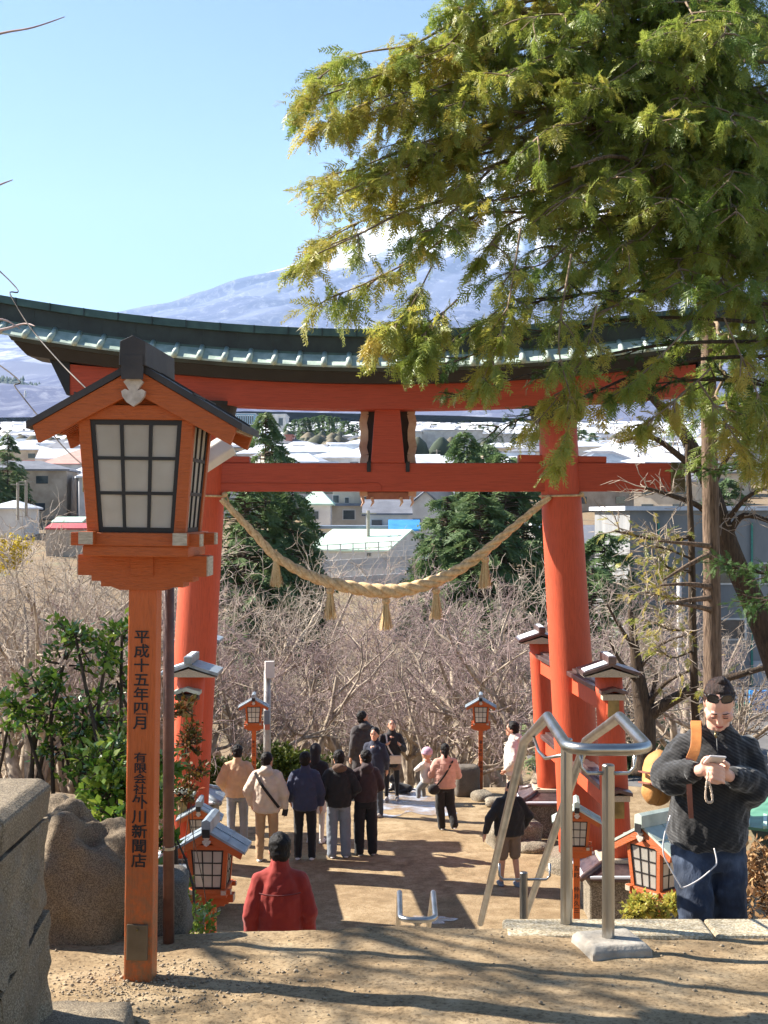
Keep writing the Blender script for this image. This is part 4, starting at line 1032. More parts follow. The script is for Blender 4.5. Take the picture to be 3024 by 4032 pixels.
link('crown', leaf_mesh('crown', V - co, Fq, t_), CYP, cyp)
# bare pale dead branches inside the crown
for (a, b, c_) in (((2790, 350, 19), (2650, 330, 18), (2330, 350, 17)), ((2790, 520, 19), (2600, 470, 18), (2380, 480, 17)), ((2800, 250, 18), (2930, 240, 17), (3060, 250, 16.4)), ((2780, 480, 18), (2720, 330, 17), (2690, 290, 16.4)), ((2790, 1000, 19), (2500, 640, 17), (2250, 660, 16)), ((2795, 2150, 19.4), (2700, 2140, 19.2), (2590, 2130, 19)), ((2795, 2180, 19.4), (2700, 2230, 19.2), (2610, 2285, 19)), ((2795, 2310, 19.4), (2700, 2300, 19.2), (2600, 2305, 19)), ((2795, 2355, 19.4), (2700, 2365, 19.2), (2620, 2380, 19)), ((2795, 2400, 19.4), (2720, 2385, 19.2), (2625, 2372, 19))):
    MB().tube(catmull([at(*a), at(*b), at(*c_)], 6), list(np.linspace(.045, .012, 13)), 7).build('dead_branch', BARKP, cyp, off=co, smooth=True)

# ---- fir limb with stiff dark needles, from a fir further right
fr_ = np.array([5.9, 17.5, hz(5.9, 17.5)])
fir = thing('fir_tree', 'fir with stiff dark green branches low in front of the right pillar top', 'tree', fr_)
segs = []; SP, SD, SS, ST, SRo = [], [], [], [], []
MB().tube([(0, 0, -.2), (0, 0, 4), (.1, 0, 9)], [.16, .13, .07], 12).build('trunk', BARKD, fir, smooth=True)
for tip in [[(3350, 1300, 17.5), (2600, 1250, 16.6), (2100, 1330, 16.0), (1760, 1430, 15.6)], [(3350, 1350, 17.5), (2700, 1350, 16.4), (2250, 1430, 15.8), (1800, 1560, 15.4)], [(3350, 1400, 17.5), (2700, 1420, 16.4), (2300, 1560, 15.8), (1960, 1680, 15.4)], [(3350, 1250, 17.5), (2650, 1150, 16.6), (2150, 1180, 16.1), (1850, 1300, 15.8)], [(3350, 1700, 17.5), (3050, 1820, 17), (2780, 1850, 16.6)], [(3350, 2200, 17.6), (3050, 2260, 17), (2820, 2210, 16.6)], [(3350, 2150, 17.6), (3100, 2330, 17), (2950, 2380, 16.8)], [(3350, 1600, 17.5), (2900, 1500, 16.5), (2480, 1520, 16)]]:
    sprays_on(catmull([at(*q) for q in tip], 10), .5, .4, .03, first=.35, step=.085, droop=.25, slen=.6)
V, Fq = tubes_np(segs, 5); link('branches', new_mesh('branches', V - fr_, Fq, True), BARKD, fir)
V, Fq, t_ = place_sprays(SP, SD, SS, np.array(SRo) * .4, ST, SPR, 2); link('crown', leaf_mesh('crown', V - fr_, Fq, t_), FIR, fir)
NSPR += len(SP)

# ---- trunks right of the gate
def big_trunk(name, label, pts, radii, mat, boughs, leaf=None, seed=1, sub=True):
    P = [at(*q) for q in pts]; b0 = Vector((P[0].x, P[0].y, P[0].z)); t = thing(name, label, 'tree', b0)
    path = catmull(P, 8); MB().tube(path, [float(np.interp(k / (len(path) - 1), np.linspace(0, 1, len(radii)), radii)) for k in range(len(path))], 12).build('trunk', mat, t, off=b0, smooth=True)
    sg = []; r = np.random.default_rng(seed); tw = []; LP, LD, LS, LT, LR = [], [], [], [], []
    for bq in boughs:
        bp_ = catmull([at(*q) for q in bq[:-1]], 7); n_ = len(bp_); r0 = bq[-1]
        MB().tube(bp_, [r0 * (1 - .7 * k / n_) for k in range(n_)], 8).build('bough', mat, t, off=b0, smooth=True)
        for k in range(2, n_):
            for _ in range(1 + (k % 2)):
                d = unit(np3(bp_[k] - bp_[k - 1]) * 1.0 / max((bp_[k] - bp_[k - 1]).length, 1e-6) + r.normal(0, .8, 3)); q = np3(bp_[k]); L = r.uniform(.2, .6)
                for e in range(4):
                    d = unit(d + r.normal(0, .25, 3) + np.array([0, 0, .08])); q2 = q + d * L / 4; tw.append((*q, *q2, .012 * (1 - e / 4.5), .012 * (1 - (e + 1) / 4.5)))
                    if e > 0:
                        d3 = unit(d + r.normal(0, .7, 3)); q3 = q2 + d3 * L * .4; tw.append((*q2, *q3, .006, .003))
                    q = q2
                    if leaf and r.uniform() < .5: LP.append(q); LD.append(unit(d + np.array([0, 0, -.5]))); LS.append(r.uniform(.1, .19)); LT.append(r.uniform(.4, 1)); LR.append(r.normal(0, .6))
    if tw:
        V2, F2 = tubes_np(tw, 4); link('twigs', new_mesh('twigs', V2 - np3(b0), F2, True), TWIGG, t)
    if LP:
        V, Fq, t_ = place_sprays(LP, LD, LS, LR, LT, SPR, seed); link('crown', leaf_mesh('crown', V - np3(b0), Fq, t_), leaf, t)
    return t
big_trunk('leaning_tree', 'dark thick trunk leaning steeply right of the straight pale trunk', [(3200, 3050, 22), (3010, 2480, 22), (2880, 2180, 22), (2790, 1900, 22), (2700, 1720, 22), (2600, 1600, 22), (2480, 1480, 21.6)], [.24, .2, .17, .13, .1, .07, .03], BARKD,
    [[(2790, 1900, 22), (2680, 1800, 21.8), (2560, 1720, 21.5), (2440, 1740, 21.3), .07], [(2850, 2110, 22), (2760, 2000, 21.8), (2640, 1950, 21.5), (2540, 1920, 21.2), .06], [(2860, 2130, 22), (2930, 2030, 21.8), (3100, 2080, 21.5), .07], [(2840, 2080, 22), (2940, 1960, 21.6), (3060, 1900, 21.4), .05], [(2800, 1940, 22), (2880, 1780, 21.6), (3050, 1680, 21.2), .05]], seed=4)
big_trunk('slender_tree', 'slender dark trunk with yellow green sprays beside the pale trunk', [(2745, 3000, 20.6), (2728, 2500, 20.6), (2722, 2120, 20.6), (2705, 1750, 20.6)], [.062, .06, .05, .03], BARKD,
    [[(2725, 2250, 20.6), (2640, 2240, 20.4), (2590, 2190, 20.2), .03], [(2728, 2360, 20.6), (2620, 2350, 20.4), (2540, 2330, 20.1), .02], [(2726, 2480, 20.6), (2640, 2480, 20.3), (2580, 2450, 20.1), .02], [(2720, 2110, 20.6), (2620, 2130, 20.4), (2420, 2090, 20), .035], [(2730, 2560, 20.6), (2650, 2590, 20.3), (2600, 2560, 20.1), .02], [(2722, 2200, 20.6), (2620, 2160, 20.3), (2540, 2150, 20.1), .02], [(2735, 2700, 20.6), (2780, 2760, 20.2), (2830, 2750, 20), .015]], leaf=CYP, seed=5)
big_trunk('bare_bough_tree', 'spreading bare tree with dark forked boughs over the car park', [(2530, 3050, 34), (2540, 2850, 34), (2520, 2720, 34), (2500, 2560, 34), (2480, 2400, 34)], [.3, .26, .2, .12, .06], BARKD,
    [[(2540, 2830, 34), (2640, 2760, 33.8), (2760, 2700, 33.5), (2900, 2660, 33), (3040, 2620, 33), .17], [(2545, 2840, 34), (2570, 2740, 34), (2585, 2650, 34), .1], [(2530, 2800, 34), (2620, 2690, 33.6), (2720, 2640, 33), .07], [(2510, 2640, 34), (2600, 2540, 33.6), (2700, 2500, 33), .06], [(2500, 2560, 34), (2430, 2450, 33.7), (2390, 2380, 33.5), .06], [(2520, 2700, 34), (2440, 2600, 33.7), (2400, 2520, 33.5), .07]], seed=6)

# ---- bare cherry trees behind the plaza: four kinds, many individuals
kinds = [bare_template(31, hgt=7.0, levels=5, stems=3, dens=.70), bare_template(32, hgt=6.2, levels=5, stems=4, spread=1.1, dens=.66), bare_template(33, hgt=7.6, levels=5, stems=3, dens=.74), bare_template(35, hgt=5.6, levels=5, stems=4, spread=1.25, droop=.6, dens=.68)]
for tm, cm, _, _ in kinds: tm.materials.append(TRUNKG); cm.materials.append(TWIG)
kg = [(tm.copy(), cm.copy()) for tm, cm, _, _ in kinds[:2]]
for tm, cm in kg: tm.materials.clear(); cm.materials.clear(); tm.materials.append(TRUNKG); cm.materials.append(TWIGG)
KH = [float(np.percentile(np.array([v.co.z for v in k_[1].vertices]), 99)) for k_ in kinds]
def cherry_at(u, D, vtop, k, rz, label, grey=False, zoff=0, group='bare cherry trees behind the plaza', name='cherry_tree'):
    x = (u - 1512) * D / F; zb = hz(x, D) + zoff; ztop = EYE - (vtop - 2016) * D / F
    tm, cm = kg[k % 2] if grey else kinds[k][:2]; hh = KH[k % 2] if grey else KH[k]; s = max((ztop - zb) / hh, .3)
    t = thing(name, label, 'tree', (x, D, zb), rz, group); t.scale = (s, s, s)
    link('trunk', tm, None, t); link('crown', cm, None, t)
cl_ = [
 (985, 35, 2230, 0, .3, 'pale trunked bare cherry tree directly right of the left pillar', 0), (1110, 38, 2210, 2, 2.1, 'bare cherry tree rising behind the metal pole', 0), 
 (1420, 44, 2270, 3, .2, 'rounded bare cherry tree behind the middle of the rope', 0), (1640, 40, 2310, 2, 4.0, 'bare cherry tree behind the two people facing us', 0), (1770, 36, 2300, 0, 5.1, 'forked grey bare tree left of the right lone lantern', 0),
 (1900, 38, 2200, 1, 2.8, 'bare cherry tree directly behind the right lone lantern', 0), (2060, 36, 2300, 3, 1.0, 'bare cherry tree just left of the right pillar', 0), (1540, 58, 2240, 1, 3.3, 'hazy bare cherry tree far behind the middle tassel', 1), (1250, 56, 2230, 0, 4.4, 'hazy bare tree behind the second tassel from left', 1),
 (1720, 60, 2230, 0, .9, 'hazy bare tree behind the fourth tassel from left', 1), (2000, 55, 2150, 1, 5.5, 'hazy bare tree behind the right end of the rope', 1), (1020, 54, 2110, 1, 1.7, 'hazy bare tree behind the left end of the rope', 1),
 (2360, 40, 2250, 2, .6, 'bare tree right of the right pillar', 0), (2460, 52, 2200, 0, 3.9, 'grey bare tree behind the slender dark trunk', 1), (2700, 46, 2330, 1, 2.2, 'bare shrub tree between the trunks before the grey building', 1), (2950, 44, 2150, 0, 1.4, 'bare tree behind the leaning trunk at the right edge', 1),
 (620, 34, 2180, 1, 5.8, 'bare tree behind the nearest lantern post', 0), (470, 33, 2300, 0, 2.6, 'bare tree left of the nearest lantern post', 0), (290, 36, 2060, 2, .1, 'tall bare tree left of the lantern bracket', 1), (110, 32, 2260, 3, 3.1, 'twiggy pale bush tree at the left edge under the yellow shrub', 1), (-20, 40, 2100, 0, 4.9, 'bare tree cut by the left edge', 0),
 (400, 60, 1980, 0, 1.9, 'hazy bare tree behind the lantern box', 1), (150, 64, 2030, 1, 4.1, 'hazy bare tree in front of the low tent roof', 1), (820, 48, 2150, 3, 3.7, 'bare tree glimpsed behind the left pillar', 1), (2200, 60, 2330, 1, 3.0, 'hazy bare tree behind the right pillar', 1), (690, 34, 2560, 1, 1.1, 'low bare tree in the gap beside the brown pipe', 0),
 (60, 34, 2120, 1, .5, 'pale twiggy bare tree at the left edge above the camellia', 1), (200, 37, 2140, 2, 2.4, 'pale bare tree between the left edge and the lantern bracket', 1), (400, 36, 2200, 0, 4.6, 'pale bare tree just left of the lantern post', 1), (140, 34, 1990, 0, 1.3, 'tall hazy bare tree under the school', 1), (330, 44, 1960, 1, 5.2, 'hazy bare tree reaching the lantern sill', 1), (1360, 50, 2260, 2, .8, 'slim bare tree behind the third tassel', 1), (1620, 48, 2250, 0, 3.6, 'slim bare tree right of the third tassel', 0)]
for u, D, vt, k, rz, lab, gr in cl_: cherry_at(u, D, vt + (110 if 1180 < u < 1830 else 60), k, rz, lab, bool(gr))
# the bare tree out of frame whose twigs enter at the top left and whose shade falls on the landing
t = thing('roadside_tree', 'bare twigs of a tree entering at the top left edge', 'tree', (-6.2, 8.0, -.6), 1.0); t.scale = (1.0, 1.0, 1.0)
big, small = grow_bare(91, hgt=7.5, levels=4, stems=3, dens=1.0, spread=1.1)
V, Fq = tubes_np(big, 7); link('trunk', new_mesh('trunk', V, Fq, True), TRUNKG, t); V, Fq = tubes_np(small, 4); link('twigs', new_mesh('twigs', V, Fq, True), TWIG, t)
m_inv = Matrix.Rotation(-1.0, 3, 'Z')
mb = MB()
for q in ([(-500, 330, 6.6), (-200, 190, 6.4), (0, 132, 6.3), (130, 108, 6.2), (255, 66, 6.2)], [(-300, 860, 6.4), (-100, 770, 6.3), (0, 727, 6.2), (50, 708, 6.2)], [(-300, 1310, 6.3), (-100, 1265, 6.2), (10, 1258, 6.2), (80, 1295, 6.2)], [(-200, 1330, 6.3), (0, 1300, 6.2), (95, 1275, 6.2), (138, 1284, 6.1)]):
    P = [m_inv @ (at(*k_) - Vector((-6.2, 8.0, -.6))) for k_ in q]; P = [Vector((0, 0, P[0].z * .75)), P[0] * .55 + Vector((0, 0, P[0].z * .36))] + P; MB().tube(catmull(P, 5), list(np.interp(np.linspace(0, 1, 5 * (len(P) - 1) + 1), [0, .4, 1], [.03, .009, .002])), 5).build('twig', TWIG, t, smooth=True)

# ---- conifers in the middle distance
def conifer_meshes(seed, hgt, wid, nb, temps, sp_len=.7, droop=.4, col=0):
    r = np.random.default_rng(seed); sg = [(0, 0, -.5, 0, 0, hgt * .97, hgt * .018, .02)]; P_, D_, S_, T_, R_ = [], [], [], [], []
    for k in range(nb):
        f = (k + r.uniform()) / nb; z = hgt * (.06 + .93 * f); a = r.uniform(0, 6.283); L = wid * (1 - f) ** .8 * r.uniform(.65, 1.12) + .1
        d = np.array([math.cos(a), math.sin(a), .18 - .25 * (1 - f)]); q = np.array([0, 0, z]); m_ = max(2, int(L / sp_len * 1.6))
        for e in range(m_):
            d = unit(d + np.array([0, 0, -.06]) + r.normal(0, .06, 3)); q2 = q + d * L / m_; sg.append((*q, *q2, .035 * (1 - e / m_) + .01, .035 * (1 - (e + 1) / m_) + .01)); q = q2
            if e * L / m_ > L * .15:
                for s in (-1, 0, 1):
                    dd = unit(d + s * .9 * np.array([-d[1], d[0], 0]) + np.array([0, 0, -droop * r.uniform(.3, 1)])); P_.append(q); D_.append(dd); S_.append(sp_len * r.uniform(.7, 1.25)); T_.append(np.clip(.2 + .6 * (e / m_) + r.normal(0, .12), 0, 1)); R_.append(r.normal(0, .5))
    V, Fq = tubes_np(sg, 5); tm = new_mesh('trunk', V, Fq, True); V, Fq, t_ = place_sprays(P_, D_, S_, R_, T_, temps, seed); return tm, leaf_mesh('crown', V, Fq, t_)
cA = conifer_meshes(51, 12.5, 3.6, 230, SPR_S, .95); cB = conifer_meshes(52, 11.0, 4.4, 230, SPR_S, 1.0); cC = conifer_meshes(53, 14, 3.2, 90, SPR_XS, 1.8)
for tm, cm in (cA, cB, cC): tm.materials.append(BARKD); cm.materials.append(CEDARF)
def conifer(u, D, vtop, kind, label, rz=0, hh=None, w=1.0, group='conifers in the middle distance', name='conifer_tree'):
    x = (u - 1512) * D / F; zb = hz(x, D); zt = EYE - (vtop - 2016) * D / F; tm, cm = kind; H0 = {id(cA): 12.5, id(cB): 11.0, id(cC): 14.0}[id(kind)]
    s = (zt - zb) / H0; t = thing(name, label, 'tree', (x, D, zb), rz, group); t.scale = (s * w, s * w, s); link('trunk', tm, None, t); link('crown', cm, None, t)
for a in [(1045, 92, 1615, cA, 'tall pale green conifer just right of the left pillar', 0, None, .62), (965, 88, 1800, cB, 'dense conifer half hidden behind the left pillar', 1, None, .8), (1120, 96, 1790, cB, 'shorter conifer right of the tall pale one', 2, None, .7), (1150, 90, 1930, cA, 'dark conifer low behind the left rope end', 2.5, None, .8),
          (1828, 92, 1690, cA, 'pointed conifer above the tie beam right of the strut', 3, None, .7), (1905, 95, 1740, cA, 'second pointed conifer left of the right pillar', 1.5, None, .7), (1990, 90, 1780, cB, 'broad dark conifer left of the right pillar', .5, None, .85), (1760, 88, 1950, cB, 'wide dark green conifer under the tie beam', 4, None, .85), (2060, 94, 1830, cB, 'dark conifer touching the right pillar', 2, None, .8), (1890, 86, 1930, cB, 'wide dark conifer behind the right rope half', 5, None, .9),
          (30, 190, 1710, cA, 'dark conifer beside the school at the left edge', 0, None, .95), (-60, 186, 1770, cB, 'dark conifer cut off by the left edge', 2, None, 1.0), (75, 196, 1840, cB, 'lower dark conifer in front of the turquoise school wall', 1, None, .9), (2380, 70, 2090, cB, 'dark evergreen behind the bare tree right of the gate', 1, None, .9), (2330, 66, 2230, cB, 'low dark evergreen right of the right pillar', 3.5, None, 1.0), (2850, 120, 1880, cB, 'dark conifer behind the leaning trunk', 2, None, 1.0)]:
    conifer(*a)
# dark grove of tall conifers in the town
rg_ = np.random.default_rng(6)
for k in range(16):
    u = 1135 + 17.5 * k + rg_.uniform(-5, 5); conifer(u, 620 + rg_.uniform(-15, 25), 1668 - 30 * math.sin(math.pi * k / 15) + rg_.uniform(-8, 8), cC, 'dark conifer standing in the grove in the middle of the town', rg_.uniform(0, 6), None, rg_.uniform(.7, 1.0), 'dark conifer grove in the town')
for k, (u, vt, D) in enumerate(((1375, 1692, 560), (1400, 1700, 540), (2290, 1690, 420), (2330, 1700, 400), (640, 1660, 500), (560, 1650, 700))):
    conifer(u, D, vt, cC, ['light green round tree at the right end of the grove', 'light green tree beside the gate strut', 'dark conifer right of the right pillar in the town', 'second dark conifer right of the right pillar in the town', 'dark conifer behind the floodlight', 'far dark conifer behind the lantern roof'][k], k, None, 1.0, 'single conifers in the town')

# ---- glossy evergreen bushes left of the lantern
def leaf_bush(name, label, base, blobs, nl, leaf, mat, seed, stems=True, cat='bush', tint=(.2, .9), sr=.01):
    r = np.random.default_rng(seed); b0 = np.array(base); t = thing(name, label, cat, tuple(base)); P_, D_, S_, T_, N_ = [], [], [], [], []
    wts = np.array([b[3] ** 2 for b in blobs]); wts /= wts.sum(); sg = []
    for b in blobs:
        c_ = np.array(b[:3]); m1 = (b0 + c_) / 2 + r.normal(0, .12, 3); pts_ = catmull([Vector(b0), Vector(m1), Vector(c_)], 5)
        for k in range(len(pts_) - 1): sg.append((*pts_[k], *pts_[k + 1], sr * (1 - .8 * k / len(pts_)), sr * (1 - .8 * (k + 1) / len(pts_))))
    nclus = nl // 9
    for k in range(nclus):
        b = blobs[r.choice(len(blobs), p=wts)]; d = unit(r.normal(0, 1, 3)); q = np.array(b[:3]) + d * b[3] * r.uniform(.35, 1.0) * np.array([1, 1, .8])
        sg.append((*(np.array(b[:3]) * .6 + q * .4), *q, .006, .003))
        for e in range(9):
            dd = unit(d * .5 + r.normal(0, .7, 3) + np.array([0, 0, .25])); P_.append(q + r.normal(0, leaf * .35, 3)); D_.append(dd); S_.append(leaf * r.uniform(.7, 1.25)); T_.append(r.uniform(*tint))
    P_, D_, S_, T_ = map(np.array, (P_, D_, S_, T_)); up = unit(np.array([.1, .2, 1.])); side = np.cross(D_, up + r.normal(0, .5, D_.shape)); side /= np.linalg.norm(side, axis=1, keepdims=True); nrm = np.cross(side, D_)
    w_ = .26
    L = [P_, P_ + D_ * S_[:, None] * .5 + side * S_[:, None] * w_ + nrm * S_[:, None] * .05, P_ + D_ * S_[:, None], P_ + D_ * S_[:, None] * .5 - side * S_[:, None] * w_ + nrm * S_[:, None] * .05]
    V = np.stack(L, 1).reshape(-1, 3); Fq = np.arange(len(V)).reshape(-1, 4)
    link('leaves', leaf_mesh('leaves', V - b0, Fq, np.repeat(T_, 4)), mat, t)
    if stems: V, Fq = tubes_np(sg, 5); link('stems', new_mesh('stems', V - b0, Fq, True), BARKD, t)
    return t
def bl(u, v_, D, r_): p = at(u, v_, D); return (p.x, p.y, p.z, r_)
bx = at(310, 3250, 7.0)
leaf_bush('camellia_bush', 'glossy dark green camellia bush behind the boulder', (bx.x, 7.0, hz(bx.x, 7.0)), [bl(300, 2520, 7, .16), bl(420, 2560, 7, .15), bl(250, 2620, 7, .15), bl(460, 2680, 7.1, .16), bl(330, 2830, 7, .2), bl(200, 2800, 6.9, .15), bl(80, 2780, 6.9, .13), bl(250, 2950, 7, .2), bl(430, 2900, 7, .18), bl(370, 3050, 6.9, .18), bl(140, 2700, 7, .1), bl(480, 2500, 7.1, .1), bl(30, 2870, 7, .1), bl(180, 2700, 7, .12)], 2100, .05, GLOSSY, 3, sr=.026)
bx = at(480, 3400, 6.0)
leaf_bush('camellia_bush', 'lower glossy bush squeezed between the boulder and lantern post', (bx.x, 6.0, hz(bx.x, 6.0)), [bl(450, 3100, 6.2, .16), bl(430, 3000, 6.2, .14), bl(470, 3230, 6.1, .14), bl(470, 3370, 6.0, .11), bl(470, 3480, 5.9, .08), bl(620, 3150, 6.3, .1), bl(610, 3330, 6.1, .08), bl(640, 3000, 6.4, .1), bl(620, 3480, 6.0, .09)], 1900, .055, GLOSSY, 4, tint=(.3, 1.0))
bx = at(715, 3300, 9.5)
leaf_bush('nandina_bush', 'thin reddish leaved shrub in front of the left pillar', (bx.x, 9.5, hz(bx.x, 9.5)), [bl(720, 2790, 9.5, .1), bl(740, 2930, 9.5, .11), bl(770, 3040, 9.5, .1), bl(725, 3120, 9.5, .1), bl(755, 2880, 9.6, .08)], 900, .04, foliage('nandina_leaf', srgb(96, 60, 30), srgb(84, 84, 34), srgb(140, 64, 34), .25), 5, sr=.006)
bx = at(790, 3650, 6.0)
leaf_bush('weed_clump', 'small bright green weed clump at the brown pipe foot', (bx.x, 5.6, -.25), [bl(740, 3610, 5.6, .05), bl(790, 3640, 5.7, .05), bl(720, 3660, 5.3, .04), bl(800, 3580, 6.5, .06), bl(725, 3470, 6.6, .05), bl(720, 3540, 6.4, .05)], 500, .03, GLOSSY, 6, tint=(.5, 1.0), stems=False)
# hedge behind the group and far shrubs
for k, (u, v_, D, n_, lab) in enumerate(((930, 3060, 31.5, 5, 'dark evergreen hedge right of the left pillar'), (1150, 3030, 32, 6, 'clipped green hedge behind the cream and navy jackets'))):
    b = at(u, v_ + 60, D); leaf_bush('hedge', lab, (b.x, D, hz(b.x, D)), [bl(u - 90 + 36 * q, v_ - 10 * (q % 2) - 25 * (k == 1) * (q < 3), D + .3 * (q % 2), .5) for q in range(n_)], 3200, .11, HEDGE, 60 + k, cat='hedge', stems=False)
b = at(60, 2160, 45); leaf_bush('yellow_shrub', 'yellow flowering shrub at the left edge', (b.x, 45, hz(b.x, 45)), [bl(30, 2150, 45, .5), bl(90, 2140, 45, .4), bl(60, 2200, 45, .5), bl(10, 2220, 45, .5)], 1600, .1, foliage('yellow_blossom', srgb(150, 130, 30), srgb(196, 172, 40), srgb(214, 196, 70), .3), 9)
b = at(2640, 3600, 10.0); leaf_bush('dwarf_cypress', 'low yellowish cypress shrub under the sideways lantern', (b.x, 10.2, hz(b.x, 10.2)), [bl(2530, 3560, 10.2, .11), bl(2600, 3590, 10.2, .1), bl(2660, 3560, 10.3, .1), bl(2500, 3600, 10.1, .08)], 1500, .04, CYP, 10, tint=(.5, 1))
b = at(2950, 3450, 9.0); leaf_bush('dry_bramble', 'dry brown bramble on the bank behind the woman', (b.x, 9.5, hz(b.x, 9.5)), [bl(2940, 3450, 9.5, .2), bl(3010, 3380, 9.5, .2), bl(2960, 3560, 9.2, .18), bl(3030, 3520, 9.4, .2)], 900, .05, DRYL, 11)

print('SPRAYS', NSPR, 'CHERRY', [k[2:] for k in kinds])
# ------------------------------------------------------------------ the town below the mountain
WALLW = M('white_wall', srgb(226, 222, 216), srgb(200, 194, 188), scale=.6, rough=.8, bump=0)
WALLC = M('cream_wall', srgb(214, 200, 180), srgb(186, 170, 150), scale=.6, rough=.85, bump=0)
WALLG = M('grey_wall', srgb(200, 200, 202), srgb(172, 172, 174), scale=.6, rough=.85, bump=0)
WALLB = M('brown_wall', srgb(190, 176, 160), srgb(158, 142, 126), scale=.6, rough=.85, bump=0)
GLASS = M('window_glass', srgb(70, 80, 90), srgb(44, 52, 60), scale=1, rough=.12, bump=0, spec=.8)
SNOWR = M('snowy_roof', srgb(226, 228, 234), srgb(186, 192, 202), scale=.5, rough=.7, bump=0)
ROOFB = M('blue_grey_roof', srgb(128, 140, 156), srgb(92, 102, 116), scale=.5, rough=.6, bump=0)
ROOFR = M('dull_red_roof', srgb(186, 120, 104), srgb(160, 98, 86), scale=.5, rough=.6, bump=0)
ROOFP = M('pink_roof', srgb(206, 160, 146), srgb(184, 138, 126), scale=.8, rough=.6, bump=0)
ROOFK = M('dark_slate_roof', srgb(130, 132, 140), srgb(98, 100, 108), scale=.5, rough=.6, bump=0)
MINT = M('mint_roof', srgb(206, 226, 206), srgb(176, 206, 184), scale=.7, rough=.5, bump=0)
ASPH = M('asphalt', srgb(112, 110, 108), srgb(88, 86, 86), scale=.8, rough=.95, bump=.2, bscale=30)
def mid_house(label, u0, u1, vb, vt, D, dep, roof, wall, roofm, rise=None, rz=0.0, wins=(), name='house', group='houses in the near town', cat='house', over=.4):
    """box body between photo columns u0..u1, eaves at vt, base at vb; wins = (s0, s1, t0, t1) fractions"""
    x0, x1 = (u0 - 1512) * D / F, (u1 - 1512) * D / F; zb = EYE - (vb - 2016) * D / F; zt = EYE - (vt - 2016) * D / F
    zg = min(hz((x0 + x1) / 2, D + dep / 2), zb) - .5; wd = x1 - x0
    t = thing(name, label, cat, ((x0 + x1) / 2, D + dep / 2, zg), rz, group); z0, z1 = 0, zt - zg; hb = zb - zg
    mb = MB(); mb.box((0, 0, z1 / 2), (wd, dep, z1)); mb.build('wall', wall, t)
    rise = wd * .18 if rise is None else rise
    mb = MB(); o_ = over
    if roof == 'gx':      # ridge along x
        for s in (-1, 1): mb.prism([(-wd / 2 - o_, s * (dep / 2 + o_), z1 - .15), (-wd / 2 - o_, 0, z1 + rise), (-wd / 2 - o_, 0, z1 + rise + .18), (-wd / 2 - o_, s * (dep / 2 + o_), z1 + .03)], (wd + 2 * o_, 0, 0))
        for s in (-1, 1): MB().prism([(s * (wd / 2 - .1), -dep / 2 + .02, z1), (s * (wd / 2 - .1), dep / 2 - .02, z1), (s * (wd / 2 - .1), 0, z1 + rise)], (.08 * s, 0, 0)).build('gable_wall', wall, t)
    elif roof == 'gy':
        for s in (-1, 1): mb.prism([(s * (wd / 2 + o_), -dep / 2 - o_, z1 - .15), (0, -dep / 2 - o_, z1 + rise), (0, -dep / 2 - o_, z1 + rise + .18), (s * (wd / 2 + o_), -dep / 2 - o_, z1 + .03)], (0, dep + 2 * o_, 0))
        for s in (-1, 1): MB().prism([(-wd / 2 + .02, s * (dep / 2 - .1), z1), (wd / 2 - .02, s * (dep / 2 - .1), z1), (0, s * (dep / 2 - .1), z1 + rise)], (0, .08 * s, 0)).build('gable_wall', wall, t)
    elif roof == 'hip':
        a = [Vector((sx * (wd / 2 + o_), sy * (dep / 2 + o_), z1)) for sx, sy in ((-1, -1), (1, -1), (1, 1), (-1, 1))]; b = [v + Vector((0, 0, .2)) for v in a]; rl = max(wd - dep, .4) / 2
        c_ = [Vector((sx * rl, sy * .05, z1 + rise)) for sx, sy in ((-1, -1), (1, -1), (1, 1), (-1, 1))]; mb.loft([a, b, c_])
    else:
        mb.box((0, 0, z1 + .15), (wd + 2 * o_, dep + 2 * o_, .3))
    mb.build('roof', roofm, t)
    for s0, s1, t0, t1 in wins:
        xx0, xx1 = -wd / 2 + wd * s0, -wd / 2 + wd * s1; zz0, zz1 = hb + (z1 - hb) * t0, hb + (z1 - hb) * t1
        mb = MB(); mb.box(((xx0 + xx1) / 2, -dep / 2 - .03, (zz0 + zz1) / 2), (xx1 - xx0, .1, zz1 - zz0)); wn = mb.build('window', WALLW if wall is not WALLW else WALLG, t)
        mb = MB(); mb.box(((xx0 + xx1) / 2, -dep / 2 - .07, (zz0 + zz1) / 2), ((xx1 - xx0) * .86, .06, (zz1 - zz0) * .84)); mb.build('pane', GLASS, wn)
    return t
mid_house('cream two storey house with dark windows below the gate strut', 1310, 1570, 2040, 1925, 172, 9, 'flat', WALLC, ROOFK, wins=[(.18, .25, .5, .72), (.42, .6, .45, .75), (.0, .1, .5, .8)])
mid_house('wide cream ground floor house with window row under the strut', 1230, 1600, 2062, 1992, 166, 6, 'flat', WALLC, ROOFB, wins=[(.15, .2, .1, .75), (.32, .46, .2, .8), (.52, .58, .4, .75), (.63, .7, .4, .8), (.84, 1.0, .2, .8)])
mid_house('white cottage wing with mint hipped roof left of the cream house', 1190, 1300, 2060, 1990, 160, 8, 'hip', WALLW, MINT, rise=2.0, wins=[(.3, .6, .2, .7)])
mid_house('small white annex with flat dark edged roof under the strut', 1440, 1610, 2080, 2022, 152, 8, 'gx', WALLW, ROOFK, rise=1.4, wins=[(.12, .4, .1, .6), (.55, .8, .1, .5)])
mid_house('long low cream house with grey flat roof', 1235, 1540, 2130, 2082, 146, 9, 'flat', WALLC, ROOFB, wins=[(.05, .18, .2, .7), (.3, .42, .2, .8), (.6, .75, .2, .7)])
